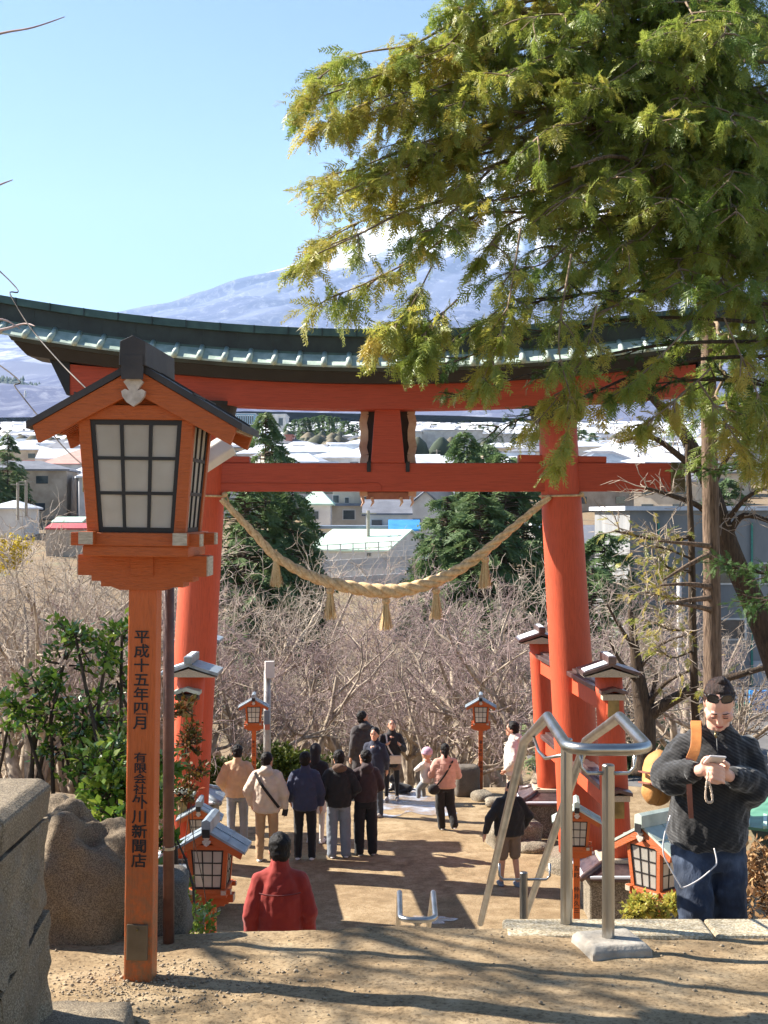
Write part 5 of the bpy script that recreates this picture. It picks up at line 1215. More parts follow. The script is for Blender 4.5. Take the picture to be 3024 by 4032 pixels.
mid_house('white hall with wide mint green gable roof above the rope', 1300, 1625, 2200, 2165, 132, 13, 'gx', WALLW, MINT, rise=1.7, rz=-.35, wins=[(.1, .16, .3, .8), (.75, .8, .3, .8)], over=.3)
mid_house('shed with a bright blue tarpaulin roof beside the annex', 1545, 1640, 2110, 2085, 140, 6, 'gx', WALLG, M('blue_tarp', srgb(70, 150, 214), srgb(50, 120, 190), scale=.8, rough=.5), rise=.8, cat='shed', name='tarpaulin_shed')
mid_house('brown roofed house half hidden by the conifer right of the annex', 1590, 1760, 2110, 2010, 165, 9, 'gy', WALLW, ROOFK, rise=2.2, wins=[(.2, .4, .3, .7)])
mid_house('white house with red roof far behind the rope right end', 2110, 2260, 2130, 2080, 150, 9, 'gx', WALLW, ROOFB, rise=2.0, wins=[(.2, .4, .2, .7)])
mid_house('white house with grey roof right of the right pillar', 2290, 2420, 2200, 2150, 120, 7, 'gx', WALLW, ROOFK, rise=1.6, wins=[(.15, .35, .3, .8), (.55, .8, .3, .8)])
mid_house('big white windowless factory hall right of the gate strut', 1660, 1900, 1795, 1695, 480, 30, 'flat', WALLW, SNOWR, wins=[(.45, .5, .2, .3)], name='factory', cat='factory')
mid_house('lower white factory wing with dark base left of the hall', 1626, 1662, 1795, 1700, 470, 24, 'flat', WALLW, SNOWR, name='factory', cat='factory')
mid_house('white factory block behind the pointed conifers', 1850, 2140, 1790, 1710, 520, 30, 'flat', WALLW, SNOWR, name='factory', cat='factory')
mid_house('glassy blue office block right of the lantern roof', 920, 1005, 1680, 1630, 760, 30, 'flat', M('blue_glass_wall', srgb(120, 158, 180), srgb(96, 132, 156), scale=.3, rough=.3, bump=0), SNOWR, wins=[(.05 + .1 * k, .12 + .1 * k, .15, .9) for k in range(9)], name='office_block', cat='building')
mid_house('white apartment block left of the dark grove', 1060, 1125, 1690, 1632, 720, 24, 'flat', WALLW, SNOWR, wins=[(.55, .85, .2, .8)], name='apartment_block', cat='building')
mid_house('pale banded building behind the tall pale conifer', 900, 1010, 1800, 1735, 420, 20, 'flat', WALLC, SNOWR, wins=[(.05, .9, .2, .35), (.05, .9, .6, .75)], name='apartment_block', cat='building')
mid_house('brick brown tower house left of the grove foot', 1125, 1150, 1800, 1715, 400, 10, 'flat', ROOFR, ROOFR, name='tower_house', cat='building')
# school at the left
mid_house('school wing with turquoise upper wall and red roof edge', 72, 138, 1915, 1818, 265, 14, 'flat', WALLW, ROOFR, wins=[(.2, .95, .40, .56), (.2, .95, .12, .28)], name='school_wing', cat='school')
mid_house('turquoise gable panel of the school at the left edge', 74, 136, 1858, 1824, 264, 1, 'flat', M('turquoise_wall', srgb(90, 176, 178), srgb(76, 156, 160), scale=.5, bump=0), WALLW, wins=[(.1 + .14 * k, .17 + .14 * k, .7, .9) for k in range(6)], name='school_gable', cat='school', over=.1)
mid_house('white stair tower block of the school', 138, 205, 1935, 1812, 262, 12, 'flat', WALLW, WALLW, wins=[(.5, .6, .65, .75)], name='school_block', cat='school', over=.05)
mid_house('long white school hall with pale pink hipped roof', 165, 370, 1900, 1830, 258, 22, 'hip', WALLW, ROOFP, rise=3.4, wins=[(.03, .2, .1, .35), (.25, .42, .1, .35), (.52, .6, .1, .3), (.7, .8, .1, .35)], name='school_hall', cat='school')
mid_house('low white school porch with dark flat roof', 165, 330, 1925, 1868, 250, 8, 'flat', WALLW, ROOFK, wins=[(.05, .25, .45, .8), (.32, .5, .45, .8), (.6, .7, .5, .75), (.8, .95, .45, .75)], name='school_porch', cat='school')
mid_house('white pitched tent roof at the left edge below the school', -40, 90, 2040, 2005, 168, 8, 'hip', WALLW, SNOWR, rise=1.1, name='tent', cat='tent')
mid_house('flat mint roofed shed at the left edge', -40, 60, 1990, 1965, 190, 6, 'flat', WALLC, MINT, name='shed', cat='shed')
mid_house('low shed with a red tarpaulin roof left of the lantern foot', 180, 360, 2100, 2080, 150, 6, 'gx', WALLB, M('red_tarp', srgb(196, 92, 92), srgb(170, 74, 76), scale=1, rough=.6), rise=.35, name='tarpaulin_shed', cat='shed', over=.1)
mid_house('low shed with a mint tarpaulin roof behind the red one', 205, 320, 2075, 2055, 158, 6, 'gx', WALLB, MINT, rise=.4, name='tarpaulin_shed', cat='shed', over=.1)
# grey building and yard behind the trunks at the right
t = mid_house('large weathered grey concrete building behind the trunks at right', 2480, 3300, 2740, 2010, 96, 16, 'flat', M('weathered_concrete', srgb(150, 150, 150), srgb(112, 114, 116), scale=.35, rough=.9, bump=0, detail=8, stretch=(1, 1, .35)), SNOWR, wins=[(.40, .56, .60, .72), (.62, .75, .60, .72), (.40, .56, .30, .42), (.62, .75, .30, .42), (.80, .95, .3, .42)], name='concrete_building', cat='building')
for k in range(3):
    mb = MB(); x = -5.2 + k * 3.2; mb.box((x, -8.12, 6.4), (.12, .12, 12)); mb.build('drain_pipe', M('green_pipe', srgb(70, 150, 132), srgb(56, 124, 110)) if k == 0 else bpy.data.materials['green_pipe'], t)
mb = MB(); mb.box((3.6, -8.05, 1.6), (4.6, .12, 2.6)); mb.build('shutter', WALLG, t)
mb = MB(); mb.box((0, 0, 0), (34, 36, .05)); yd = mb.build('yard', ASPH, loc=(24, 78, -10.52)); tag(yd, kind='structure')
for k, (u, lab) in enumerate(((2618, 'red traffic cone left of the bright one in the yard'), (2640, 'bright red traffic cone in the yard'), (2748, 'red traffic cone peeking behind the trunk'))):
    D = 77 - k * .3; x = (u - 1512) * D / F; t = thing('traffic_cone', lab, 'traffic cone', (x, D, -10.49), 0, 'traffic cones in the yard')
    red = M('cone_red', srgb(226, 52, 40), srgb(200, 40, 32), rough=.5, bump=0) if k == 0 else bpy.data.materials['cone_red']
    mb = MB(); mb.box((0, 0, .02), (.4, .4, .04)); mb.build('cone_foot', red, t); mb = MB(); mb.lathe((0, 0, 0), [(.16, .04), (.03, .7), (.012, .71)], 14); mb.build('cone_body', red, t, smooth=False)
    mb = MB(); mb.lathe((0, 0, 0), [(.118, .28), (.088, .44)], 14); mb.build('reflective_band', WALLW, t)
mb = MB(); D = 82; xp = (2674 - 1512) * D / F
pl = thing('lamp_pole', 'tall white pole standing in the yard behind the slender trunk', 'pole', (xp, D, -10.5)); mb.tube([(0, 0, 0), (0, 0, 8.5)], .14, 10); mb.build('shaft', WALLW, pl, smooth=True); mb = MB(); mb.box((0, 0, .2), (.6, .6, .4)); mb.build('footing', CONC, pl)
fe = thing('yard_fence', 'pale slatted fence along the yard behind the woman', 'fence', (19.5, 84, -10.5))
for k in range(8):
    mb = MB(); mb.box((-6 + k * 2.2, 0, .75), (.08, .08, 1.5)); mb.build('fence_post', STEEL, fe)
for k in range(5):
    mb = MB(); mb.box((1.6, -.06, .25 + k * .28), (17, .04, .13)); mb.build('slat', WALLW, fe)
mb = MB(); mb.box((19.8, 80, -10.3), (18, .3, .45)); o = mb.build('concrete_barrier', CONC, bevel=.03); tag(o, 'low concrete barrier along the yard edge', 'barrier')
gr_ = thing('green_net', 'green sheet roof low at the right edge behind the woman', 'canopy', (7.6, 26, hz(7.6, 26)))
gm = M('green_sheet', srgb(96, 150, 120), srgb(70, 120, 96), scale=2, rough=.5)
a = [at(2880, 3260, 24), at(3150, 3290, 23), at(3150, 3090, 29), at(2880, 3160, 29)]; mb = MB(); mb.prism([p - gr_.location for p in a], (0, 0, .05)); mb.build('sheet', gm, gr_)
for k in range(5):
    f_ = k / 4; p, q = a[0].lerp(a[1], f_), a[3].lerp(a[2], f_); mb = MB(); mb.beam(p - gr_.location + Vector((0, 0, .07)), q - gr_.location + Vector((0, 0, .07)), .06, .05); mb.build('sheet_rib', MINT, gr_)
for k in range(2):
    p = a[k] - gr_.location; mb = MB(); mb.tube([(p.x, p.y, -.2), (p.x, p.y, p.z + .02)], .05, 8); mb.build('prop', STEEL, gr_)
bx_ = thing('storage_crates', 'blue and green storage boxes by the yard fence', 'boxes', (at(2985, 2790, 81).x, 81, -10.5))
mb = MB(); mb.box((.2, 0, .8), (1.3, .8, 1.6)); mb.build('blue_box', bpy.data.materials['blue_tarp'], bx_, bevel=.03); mb = MB(); mb.box((-.9, -.1, .45), (.9, .7, .9)); mb.build('green_box', gm, bx_, bevel=.03)
# guard fences of the sports court above the rope
for k, (v_, D, u0, u1, lab) in enumerate(((2232, 122, 1240, 1640, 'grey guard fence below the mint roofed hall'), (2300, 112, 1300, 1640, 'lower grey guard fence seen through the rope sag'))):
    p = at(u0, v_, D); q = at(u1, v_ - 22, D); t = thing('guard_fence', lab, 'fence', p, 0, 'guard fences of the court')
    mb = MB(); mb.beam((0, 0, 0), q - p, .3, 1.0); mb.build('base_wall', WALLG, t)
    n_ = 9
    for e in range(n_):
        c_ = (q - p) * e / (n_ - 1); mb = MB(); mb.box((c_.x, c_.y, c_.z + 1.1), (.1, .1, 1.6)); mb.build('fence_post', WALLW, t)
    for h in (1.0, 1.4, 1.85):
        mb = MB(); mb.beam((0, 0, h), (q - p) + Vector((0, 0, h)), .06, .07); mb.build('fence_rail', WALLW, t)
# utility pole, and grey pole with speaker box on the plaza
sp_ = at(1052, 3060, 30); pt = thing('speaker_pole', 'grey metal pole with a white box behind the cream jacket', 'pole', (sp_.x, 30, PLZ))
zt_ = EYE - (2640 - 2016) * 30 / F - PLZ
mb = MB(); mb.tube([(0, 0, -.2), (0, 0, zt_)], [.085, .07], 12); mb.build('shaft', M('galvanised', srgb(178, 176, 172), srgb(140, 136, 130), scale=6, rough=.5), pt, smooth=True)
mb = MB(); mb.box((.06, -.1, zt_ + .03), (.2, .14, .36), (0, 0, .2)); mb.build('speaker_box', WALLW, pt, bevel=.01); mb = MB(); mb.box((0, -.09, zt_ - 1.0), (.12, .02, .3)); mb.build('sticker', ROOFB, pt); mb = MB(); mb.box((.01, -.092, zt_ - 1.2), (.11, .02, .12)); mb.build('red_sticker', ROOFR, pt)
for k, (u, v0, v1, D, lab) in enumerate(((1450, 2010, 2130, 136, 'thin utility pole in front of the annex'), (1300, 1780, 1830, 300, 'utility pole under the grove'), (1720, 1770, 1830, 300, 'utility pole before the white factory'), (103, 1890, 1960, 150, 'utility pole in front of the school'), (70, 1900, 1975, 150, 'leftmost utility pole before the school'))):
    p = at(u, v1, D); q = at(u, v0, D); t = thing('utility_pole', lab, 'pole', p, 0, 'utility poles in the town'); mb = MB(); mb.tube([(0, 0, -2), (0, 0, q.z - p.z)], .16, 8); mb.build('shaft', CONC, t); mb = MB(); mb.box((0, 0, (q.z - p.z) * .9), (1.6, .12, .12)); mb.build('cross_arm', CONC, t)
# steel lattice pylon before the wooded hill
p = at(100, 1650, 1900); py = thing('pylon', 'slim white lattice pylon before the wooded hill at left', 'pylon', p); hh = px(112, 1900)
mb = MB()
for sx in (-1, 1):
    for sy in (-1, 1): mb.beam((sx * 4, sy * 4, -4), (sx * .6, sy * .6, hh), .6, .6)
for k in range(9):
    f_ = k / 9; w0 = 4 - 3.4 * f_; w1 = 4 - 3.4 * (k + 1) / 9; z0_ = hh * f_; z1_ = hh * (k + 1) / 9
    mb.beam((-w0, -w0, z0_), (w1, -w1, z1_), .35, .35); mb.beam((w0, -w0, z0_), (-w1, -w1, z1_), .35, .35); mb.beam((-w0, -w0, z0_), (w0, -w0, z0_), .35, .35)
mb.build('lattice', WALLW, py); mb = MB(); mb.beam((-5, 0, hh * .9), (5, 0, hh * .9), .5, .5); mb.build('cross_arm', WALLW, py)

# ---- small far houses: shared meshes, one object each for those that show largest
r = np.random.default_rng(17)
def house_mesh(kind):
    w_, d_, h_ = ((9, 7, 5.2), (12, 8, 5.6), (8, 8, 3.2), (14, 9, 6.6))[kind % 4]; rs = (2.2, 2.4, 1.8, 1.6)[kind % 4]
    b = MB(); b.box((0, 0, h_ / 2 - 2), (w_, d_, h_ + 4)); f = MB()
    if kind % 2 == 0:
        for s in (-1, 1): f.prism([(-w_ / 2 - .5, s * (d_ / 2 + .5), h_ - .1), (-w_ / 2 - .5, 0, h_ + rs), (-w_ / 2 - .5, 0, h_ + rs + .25), (-w_ / 2 - .5, s * (d_ / 2 + .5), h_ + .15)], (w_ + 1, 0, 0))
        for s in (-1, 1): b.prism([(s * (w_ / 2 - .3), -d_ / 2, h_), (s * (w_ / 2 - .3), d_ / 2, h_), (s * (w_ / 2 - .3), 0, h_ + rs)], (.2 * s, 0, 0))
    else:
        a = [Vector((sx * (w_ / 2 + .5), sy * (d_ / 2 + .5), h_)) for sx, sy in ((-1, -1), (1, -1), (1, 1), (-1, 1))]; f.loft([a, [v + Vector((0, 0, .25)) for v in a], [Vector((sx * max(w_ - d_, .6) / 2, sy * .1, h_ + rs)) for sx, sy in ((-1, -1), (1, -1), (1, 1), (-1, 1))]])
    g_ = []
    for (x, z) in ((-w_ * .28, 1.4), (w_ * .22, 1.4), (-w_ * .28, h_ - 1.3), (w_ * .25, h_ - 1.3)):
        if h_ < 4 and z > 1.5: continue
        q = MB(); q.box((x, -d_ / 2 - .02, z), (1.7, .12, 1.1)); g_.append(new_mesh('window', q.V, q.F)); g_[-1].materials.append(GLASS)
    return new_mesh('wall', b.V, b.F), new_mesh('roof', f.V, f.F), g_
hm_ = []
for k in range(4):
    for wl in (WALLW, WALLC, WALLG, WALLB):
        for rf in (SNOWR, ROOFB, ROOFK, SNOWR):
            b, f, g_ = house_mesh(k); b.materials.append(wl); f.materials.append(rf); hm_.append((b, f, g_))
spots = []
for D in np.concatenate([np.arange(205, 620, 16)]):
    hwid = .29 * D; x = -hwid + r.uniform(0, 10)
    while x < hwid:
        u = 1512 + x * F / D
        if not ((1580 < u < 1930 and 300 < D < 560) or (1110 < u < 1430 and 400 < D < 620) or (1580 < u < 2160 and 440 < D < 560) or (40 < u < 400 and 235 < D < 300) or (1100 < u < 1440 and 590 < D < 680)): spots.append((x + r.uniform(-3, 3), D + r.uniform(-6, 6)))
        x += r.uniform(12, 18)
def shown(x, D):
    u = 1512 + x * F / D
    return (0 < u < 480) or (880 < u < 2170) or (2290 < u < 2900)
spots = [s for s in spots if shown(*s)]; spots.sort(key=lambda s: s[1])
far = spots[290:]; spots = spots[:290]
for k, (x, D) in enumerate(spots):
    b, f, g_ = hm_[r.integers(0, len(hm_))]
    rw = {'white_wall': 'white', 'cream_wall': 'cream', 'grey_wall': 'grey', 'brown_wall': 'brown'}[b.materials[0].name]; rn_ = {'snowy_roof': 'snow whitened', 'blue_grey_roof': 'blue grey', 'dark_slate_roof': 'dark slate'}[f.materials[0].name]
    u = 1512 + x * F / D; where = 'left of the gate' if u < 800 else ('between the gate pillars' if u < 2200 else 'right of the gate')
    t = thing('town_house', f'small {rw} house with {rn_} roof in the far town {where}', 'house', (x, D, hz(x, D)), r.uniform(-.5, .5), 'small houses of the far town ' + where + f' {rw} {rn_}')
    link('wall', b, None, t); link('roof', f, None, t)
    if D < 420:
        for w__ in g_: link('window', w__, None, t)
# the rest of the town, too small to tell apart
pts = list(far)
for D in np.geomspace(620, 3000, 95):
    hwid = .29 * D; n_ = int(2 * hwid / 15)
    for x in r.uniform(-hwid, hwid, n_):
        u = 1512 + x * F / D
        if not (1100 < u < 1440 and D < 680): pts.append((x, D + r.uniform(-9, 9)))
pts = np.array(pts); n_ = len(pts); Hh = H(pts[:, 0], pts[:, 1]); w_ = r.uniform(7, 15, n_); d_ = r.uniform(6, 10, n_); h_ = r.uniform(3, 7.5, n_); rz_ = r.uniform(-.5, .5, n_); rs_ = r.uniform(1.2, 2.6, n_)
ca, sa = np.cos(rz_), np.sin(rz_)
def tr_(lx, ly, lz): return np.stack([pts[:, 0] + lx * ca - ly * sa, pts[:, 1] + lx * sa + ly * ca, Hh + lz], -1)
cs = [(-1, -1), (1, -1), (1, 1), (-1, 1)]
Wv = np.stack([tr_(sx * w_ / 2, sy * d_ / 2, 0 * h_ - 2) for sx, sy in cs] + [tr_(sx * w_ / 2, sy * d_ / 2, h_) for sx, sy in cs], 1)
Wf = (np.array([(0, 1, 5, 4), (1, 2, 6, 5), (2, 3, 7, 6), (3, 0, 4, 7)])[None] + np.arange(n_)[:, None, None] * 8).reshape(-1, 4)
o = link('distant_house_walls', new_mesh('distant_house_walls', Wv.reshape(-1, 3), Wf), M('distant_walls', srgb(216, 210, 204), srgb(140, 130, 122), scale=.06, rough=.85, bump=0, detail=2)); tag(o, kind='stuff', label='walls of countless tiny houses in the distant town')
Rv = np.stack([tr_(sx * (w_ / 2 + .5), sy * (d_ / 2 + .5), h_) for sx, sy in cs] + [tr_(-w_ / 2 - .5, 0 * d_, h_ + rs_), tr_(w_ / 2 + .5, 0 * d_, h_ + rs_)], 1)
Rf = (np.array([(0, 1, 5, 4), (2, 3, 4, 5), (1, 2, 5, 5), (3, 0, 4, 4)])[None] + np.arange(n_)[:, None, None] * 6)
Rq = Rf[:, :2].reshape(-1, 4)
o = link('distant_house_roofs', new_mesh('distant_house_roofs', Rv.reshape(-1, 3), Rq), M('distant_roofs', srgb(232, 234, 240), srgb(120, 126, 138), scale=.05, rough=.7, bump=0, detail=2, lo=.42, hi=.5)); tag(o, kind='stuff', label='snow whitened roofs of countless tiny houses in the distant town')
# trees scattered among the far houses
n_ = 2600; D = 430 * (2900 / 430) ** r.uniform(0, 1, n_); x = r.uniform(-.29, .29, n_) * D; hg = r.uniform(3, 9, n_); ra = hg * r.uniform(.3, .55, n_); z_ = H(x, D)
k = 6; an = np.arange(k) * 2 * math.pi / k
rows_ = [np.stack([x[:, None] + np.cos(an) * (ra * q)[:, None] * r.uniform(.8, 1.2, (n_, k)), D[:, None] + np.sin(an) * (ra * q)[:, None], np.repeat((z_ + hg * zz)[:, None], k, 1)], -1) for q, zz in ((.55, .05), (1, .4), (.8, .78), (.2, 1))]
V = np.stack(rows_, 1).reshape(-1, 3); j = np.arange(k); Fq = np.concatenate([np.stack([i_ * k + j, i_ * k + (j + 1) % k, (i_ + 1) * k + (j + 1) % k, (i_ + 1) * k + j], -1) for i_ in range(3)])
Fq = (Fq[None] + np.arange(n_)[:, None, None] * 4 * k).reshape(-1, 4)
o = link('town_greenery', new_mesh('town_greenery', V, Fq), M('town_trees', srgb(120, 108, 90), srgb(60, 72, 56), scale=.04, rough=.95, bump=0, detail=2)); tag(o, kind='stuff', label='small trees scattered among the distant houses')
# overhead cables at the left
for q, rr_, lab in (([(-2400, -600, 7.5), (-900, 300, 6.4), (-20, 1050, 5.6), (40, 1160, 5.5), (120, 1290, 5.4), (240, 1430, 5.2), (345, 1535, 5.0)], .003, 'thin brown vine like cable from the left edge to the lantern roof'), ([(-2400, 100, 7.5), (-900, 860, 6.4), (-20, 1425, 5.6), (60, 1525, 5.5), (145, 1632, 5.4), (250, 1760, 5.3), (335, 1838, 5.2), (420, 1900, 5.1)], .0028, 'black twisted cable passing behind the lantern roof at left')):
    P = catmull([at(*k_) for k_ in q], 8); o = MB().tube(P, rr_, 6).build('overhead_cable', M('cable_' + str(rr_), srgb(92, 78, 66), srgb(60, 50, 44)), off=P[0], loc=P[0], smooth=True); tag(o, lab, 'cable')
# ------------------------------------------------------------------ people on the plaza and stairs
SKIN = M('skin', srgb(214, 164, 136), srgb(196, 140, 114), scale=8, rough=.5, bump=.05, bscale=90)
HAIRK = M('black_hair', srgb(30, 24, 22), srgb(12, 10, 9), scale=30, rough=.55, bump=.7, bscale=60, stretch=(3, 3, .6), spec=.25)
HAIRB = M('brown_hair', srgb(92, 66, 48), srgb(54, 38, 28), scale=30, rough=.5, bump=.7, bscale=60, stretch=(3, 3, .6))
def cloth(name, c, rough=.85, bump=.35, bscale=90, var=.8): return M(name, c, tuple(x * var for x in c), scale=7, rough=rough, bump=bump, bscale=bscale, bdist=.004, sheen=.15)
WSHOE = cloth('white_shoe', srgb(222, 218, 212), .6, .1); DARK = (.01, .01, .01)
def person(label, loc, yaw, h, jac, jacm, pan, shoe=WSHOE, hair=HAIRK, puffy=1.0, hem=.78, hood=None, head_turn=0, head_tilt=0, arms=None, legs=None, pants='long', face=False, group=None, hair_long=0, wide=1.0, collar=True, extra=None, bulk=1.0, sock=None, vox=.014):
    """facing +Y before yaw; jac = jacket style"""
    s = h / 1.75; t = thing('person', label, 'person', loc, yaw, group)
    V3 = lambda x, y, z: Vector((x * s, y * s, z * s))
    A = {'Ls': (-.165, 0, 1.395), 'Le': (-.235, -.03, 1.11), 'Lw': (-.24, .05, .87), 'Rs': (.165, 0, 1.395), 'Re': (.235, -.03, 1.11), 'Rw': (.24, .05, .87)}
    if arms: A.update(arms)
    G = {'Lh': (-.095, 0, .90), 'Lk': (-.11, .02, .49), 'La': (-.115, -.02, .09), 'Rh': (.095, 0, .90), 'Rk': (.11, .02, .49), 'Ra': (.115, -.02, .09)}
    if legs: G.update(legs)
    J = {k: V3(*v) for k, v in {**A, **G}.items()}
    mt = Matrix.Rotation(head_turn, 3, 'Z') @ Matrix.Rotation(-head_tilt, 3, 'X'); hc = V3(0, .015, 1.63); npv = V3(0, -.005, 1.50)
    def hp(x, y, z): return npv + mt @ (V3(x, y, z) * 1.09 + (hc - npv))
    hr_ = (0, -head_tilt, head_turn)
    eul = mt.to_euler()
    # one continuous body
    b = MB(); b.cap(V3(0, 0, .95), V3(0, 0, 1.35), .11 * s, .12 * s); b.cap(V3(-.13, 0, 1.40), V3(.13, 0, 1.40), .055 * s, .055 * s); b.cap(V3(0, -.01, 1.38), hp(0, -.02, -.06), .058 * s, .054 * s)
    b.ell(hp(0, 0, .015), (0.081 * s, 0.104 * s, 0.118 * s), eul); b.ell(hp(0, .03, -.055), (0.060 * s, 0.068 * s, 0.068 * s), eul); b.ell(hp(0, .095, -.012), (.013 * s, .022 * s, .024 * s), eul); b.ell(hp(0, .075, -.085), (.024 * s, .022 * s, .02 * s), eul)
    for q in (-1, 1): b.ell(hp(q * .076, -.005, -.01), (.012 * s, .02 * s, .032 * s), eul); b.ell(hp(q * .032, .082, .028), (.022 * s, .012 * s, .009 * s), eul)
    for q in 'LR':
        b.cap(J[q + 's'], J[q + 'e'], .045 * s, .036 * s); b.cap(J[q + 'e'], J[q + 'w'], .036 * s, .026 * s)
        d = (J[q + 'w'] - J[q + 'e']).normalized(); sd_ = 1 if q == 'R' else -1; side = d.cross(Vector((0, 1, 0))); side = side.normalized() if side.length > .1 else Vector((1, 0, 0)); fw = side.cross(d).normalized()
        pm = J[q + 'w'] + d * .055 * s; b.cap(J[q + 'w'], pm + d * .02 * s, .026 * s, .032 * s)
        for k in range(4):
            o_ = fw * (.027 - .018 * k) * s; L = (.066, .076, .07, .055)[k] * s; p1 = pm + o_ + d * .03 * s; p2 = p1 + d * L * .5; p3 = p2 + (d * .85 - side * sd_ * .5).normalized() * L * .5
            b.cap(p1, p2, .0105 * s, .0095 * s, 8); b.cap(p2, p3, .0095 * s, .008 * s, 8)
        b.cap(pm - d * .03 * s + fw * .02 * s, pm + fw * .052 * s + d * .02 * s, .012 * s, .01 * s, 8)
        b.cap(J[q + 'h'], J[q + 'k'], .075 * s, .052 * s); b.cap(J[q + 'k'], J[q + 'a'], (.058 if pants == 'short' else .05) * s, .036 * s)
        b.cap(J[q + 'h'], V3(0, 0, .98), .08 * s, .1 * s); b.cap(J[q + 'a'], J[q + 'a'] + V3(0, .1, -.05), .034 * s, .028 * s)
    soft(b.build('body', SKIN, t), .011, 3)
    # jacket
    j = MB(); w = .19 * wide; z0 = hem
    j.torso([(0, .0, z0 * s, (w * .96) * s * bulk, .125 * s * bulk), (0, 0, (z0 + .03) * s, (w * 1.03) * s * bulk, .14 * s * bulk), (0, -.005, 1.05 * s, w * 1.04 * s * bulk, .145 * s * bulk), (0, -.01, 1.25 * s, (w * 1.04) * s * bulk, .145 * s * bulk), (0, -.012, 1.36 * s, (w * .94) * s, .128 * s * bulk), (0, -.012, 1.43 * s, .135 * s, .10 * s), (0, -.01, 1.50 * s, .085 * s, .085 * s)])
    pf = puffy
    for q in 'LR':
        j.cap(J[q + 's'] + V3(0, 0, -.01), J[q + 'e'], .078 * s * pf, .066 * s * pf); d = (J[q + 'w'] - J[q + 'e']); j.cap(J[q + 'e'], J[q + 'e'] + d * .86, .066 * s * pf, .047 * s * pf)
        j.ell(J[q + 's'] + V3(0, 0, -.035), (.078 * s * pf, .08 * s * pf, .08 * s * pf))
    for q, sg_ in (('L', -1), ('R', 1)): j.cap(V3(sg_ * .05, -.012, 1.425), J[q + 's'] + V3(-sg_ * .01, 0, .0), .075 * s, .07 * s * pf)
    if collar: j.cap(V3(0, -.015, 1.45), V3(0, -.01, 1.54), .092 * s, .078 * s)
    if hood == 'down': j.ell(V3(0, -.1, 1.47), (.125 * s, .075 * s, .085 * s), (.5, 0, 0)); j.ell(V3(0, -.06, 1.52), (.1 * s, .07 * s, .06 * s))
    jo = soft(j.build('jacket', jacm, t), vox, 5 if vox > .01 else 4, .022 * s * (1.3 if pf > 1.1 else 1), .09)
    if jac == 'puffer':
        for k in range(6):
            z = 1.38 - k * .095
            if z < z0 + .03: break
            mb = MB(); mb.loft([[V3(w * bulk * 1.075 * math.cos(a) , -.008 + .152 * bulk * math.sin(a), z + dz) for a in np.linspace(0, 2 * math.pi, 28, endpoint=False)] for dz in (-.006, .006)], cap=False); mb.build('quilt_seam', jacm, jo)
    if hood == 'up':
        m2 = MB(); m2.ell(hp(0, -.02, .02), (0.107 * s, 0.122 * s, 0.142 * s), eul); m2.cap(V3(0, -.04, 1.46), hp(0, -.03, -.05), .1 * s, .09 * s); soft(m2.build('hood', jacm, t), .014, 3, .01, .08)
    # trousers
    p = MB()
    if pants == 'skirt':
        p.torso([(0, 0, .55 * s, .2 * s, .17 * s), (0, 0, .8 * s, .18 * s, .145 * s), (0, 0, 1.0 * s, .15 * s, .11 * s)])
    else:
        p.torso([(0, 0, .8 * s, .16 * s, .115 * s), (0, 0, .9 * s, .175 * s, .125 * s), (0, 0, 1.02 * s, .155 * s, .11 * s)])
        for q in 'LR':
            h_, k_, a_ = J[q + 'h'], J[q + 'k'], J[q + 'a']
            if pants == 'short': p.cap(h_, h_.lerp(k_, .92), .105 * s, .098 * s)
            elif pants == 'shorts_high': p.cap(h_, h_.lerp(k_, .4), .1 * s, .1 * s)
            else:
                pw = 1.25 if pants == 'wide' else 1.0; p.cap(h_, k_, .1 * s, .078 * s * pw); p.cap(k_, a_ + V3(0, 0, .015), .078 * s * pw, .066 * s * pw); p.cap(a_, a_ + V3(0, .015, -.025), .067 * s * pw, .067 * s * pw)
    soft(p.build('trousers' if pants not in ('skirt',) else 'skirt', pan, t), .014, 4, .016 * s, .07)
    if sock is not None:
        p = MB()
        for q in 'LR': p.cap(J[q + 'h'], J[q + 'k'], .078 * s, .056 * s); p.cap(J[q + 'k'], J[q + 'a'], .06 * s, .042 * s)
        soft(p.build('tights', sock, t), .012, 3)
    for q in 'LR':
        a_ = J[q + 'a']; zf = a_.z - .09 * s; m2 = MB()
        m2.ell((a_.x, a_.y + .02 * s, zf + .055 * s), (.046 * s, .07 * s, .055 * s)); m2.ell((a_.x, a_.y + .09 * s, zf + .038 * s), (.047 * s, .095 * s, .038 * s)); m2.ell((a_.x, a_.y + .045 * s, zf + .02 * s), (.05 * s, .14 * s, .022 * s))
        soft(m2.build('shoe', shoe, t), .01, 2)
    if hair is not None and hood != 'up':
        m2 = MB(); m2.ell(hp(0, -.02, .045), (0.094 * s, 0.107 * s, 0.104 * s), eul); m2.ell(hp(0, -.045, -.01), (0.085 * s, 0.076 * s, 0.093 * s), eul)
        for q in (-1, 1): m2.ell(hp(q * .066, -.015, .03), (.022 * s, .055 * s, .055 * s), eul)
        if hair_long: m2.cap(hp(0, -.07, 0), hp(0, -.10, -hair_long), .06 * s, .035 * s)
        soft(m2.build('hair', hair, t), .0105, 2, .018, .03)
    if face:
        for nm, mat_, pts in (('eyes', INK, [(q * .032, .0905, .012, .013, .006, .0055) for q in (-1, 1)]), ('eyebrows', INK, [(q * .033, .092, .034, .02, .006, .0045) for q in (-1, 1)]), ('mouth', M('lip', srgb(170, 90, 80)) if 'lip' not in bpy.data.materials else bpy.data.materials['lip'], [(0, .094, -.058, .024, .008, .005)])):
            m2 = MB()
            for (x, y, z, a, b_, c_) in pts: m2.ell(hp(x, y, z), (a * s, b_ * s, c_ * s), eul, 8, 6)
            m2.build(nm, mat_, t, smooth=True)
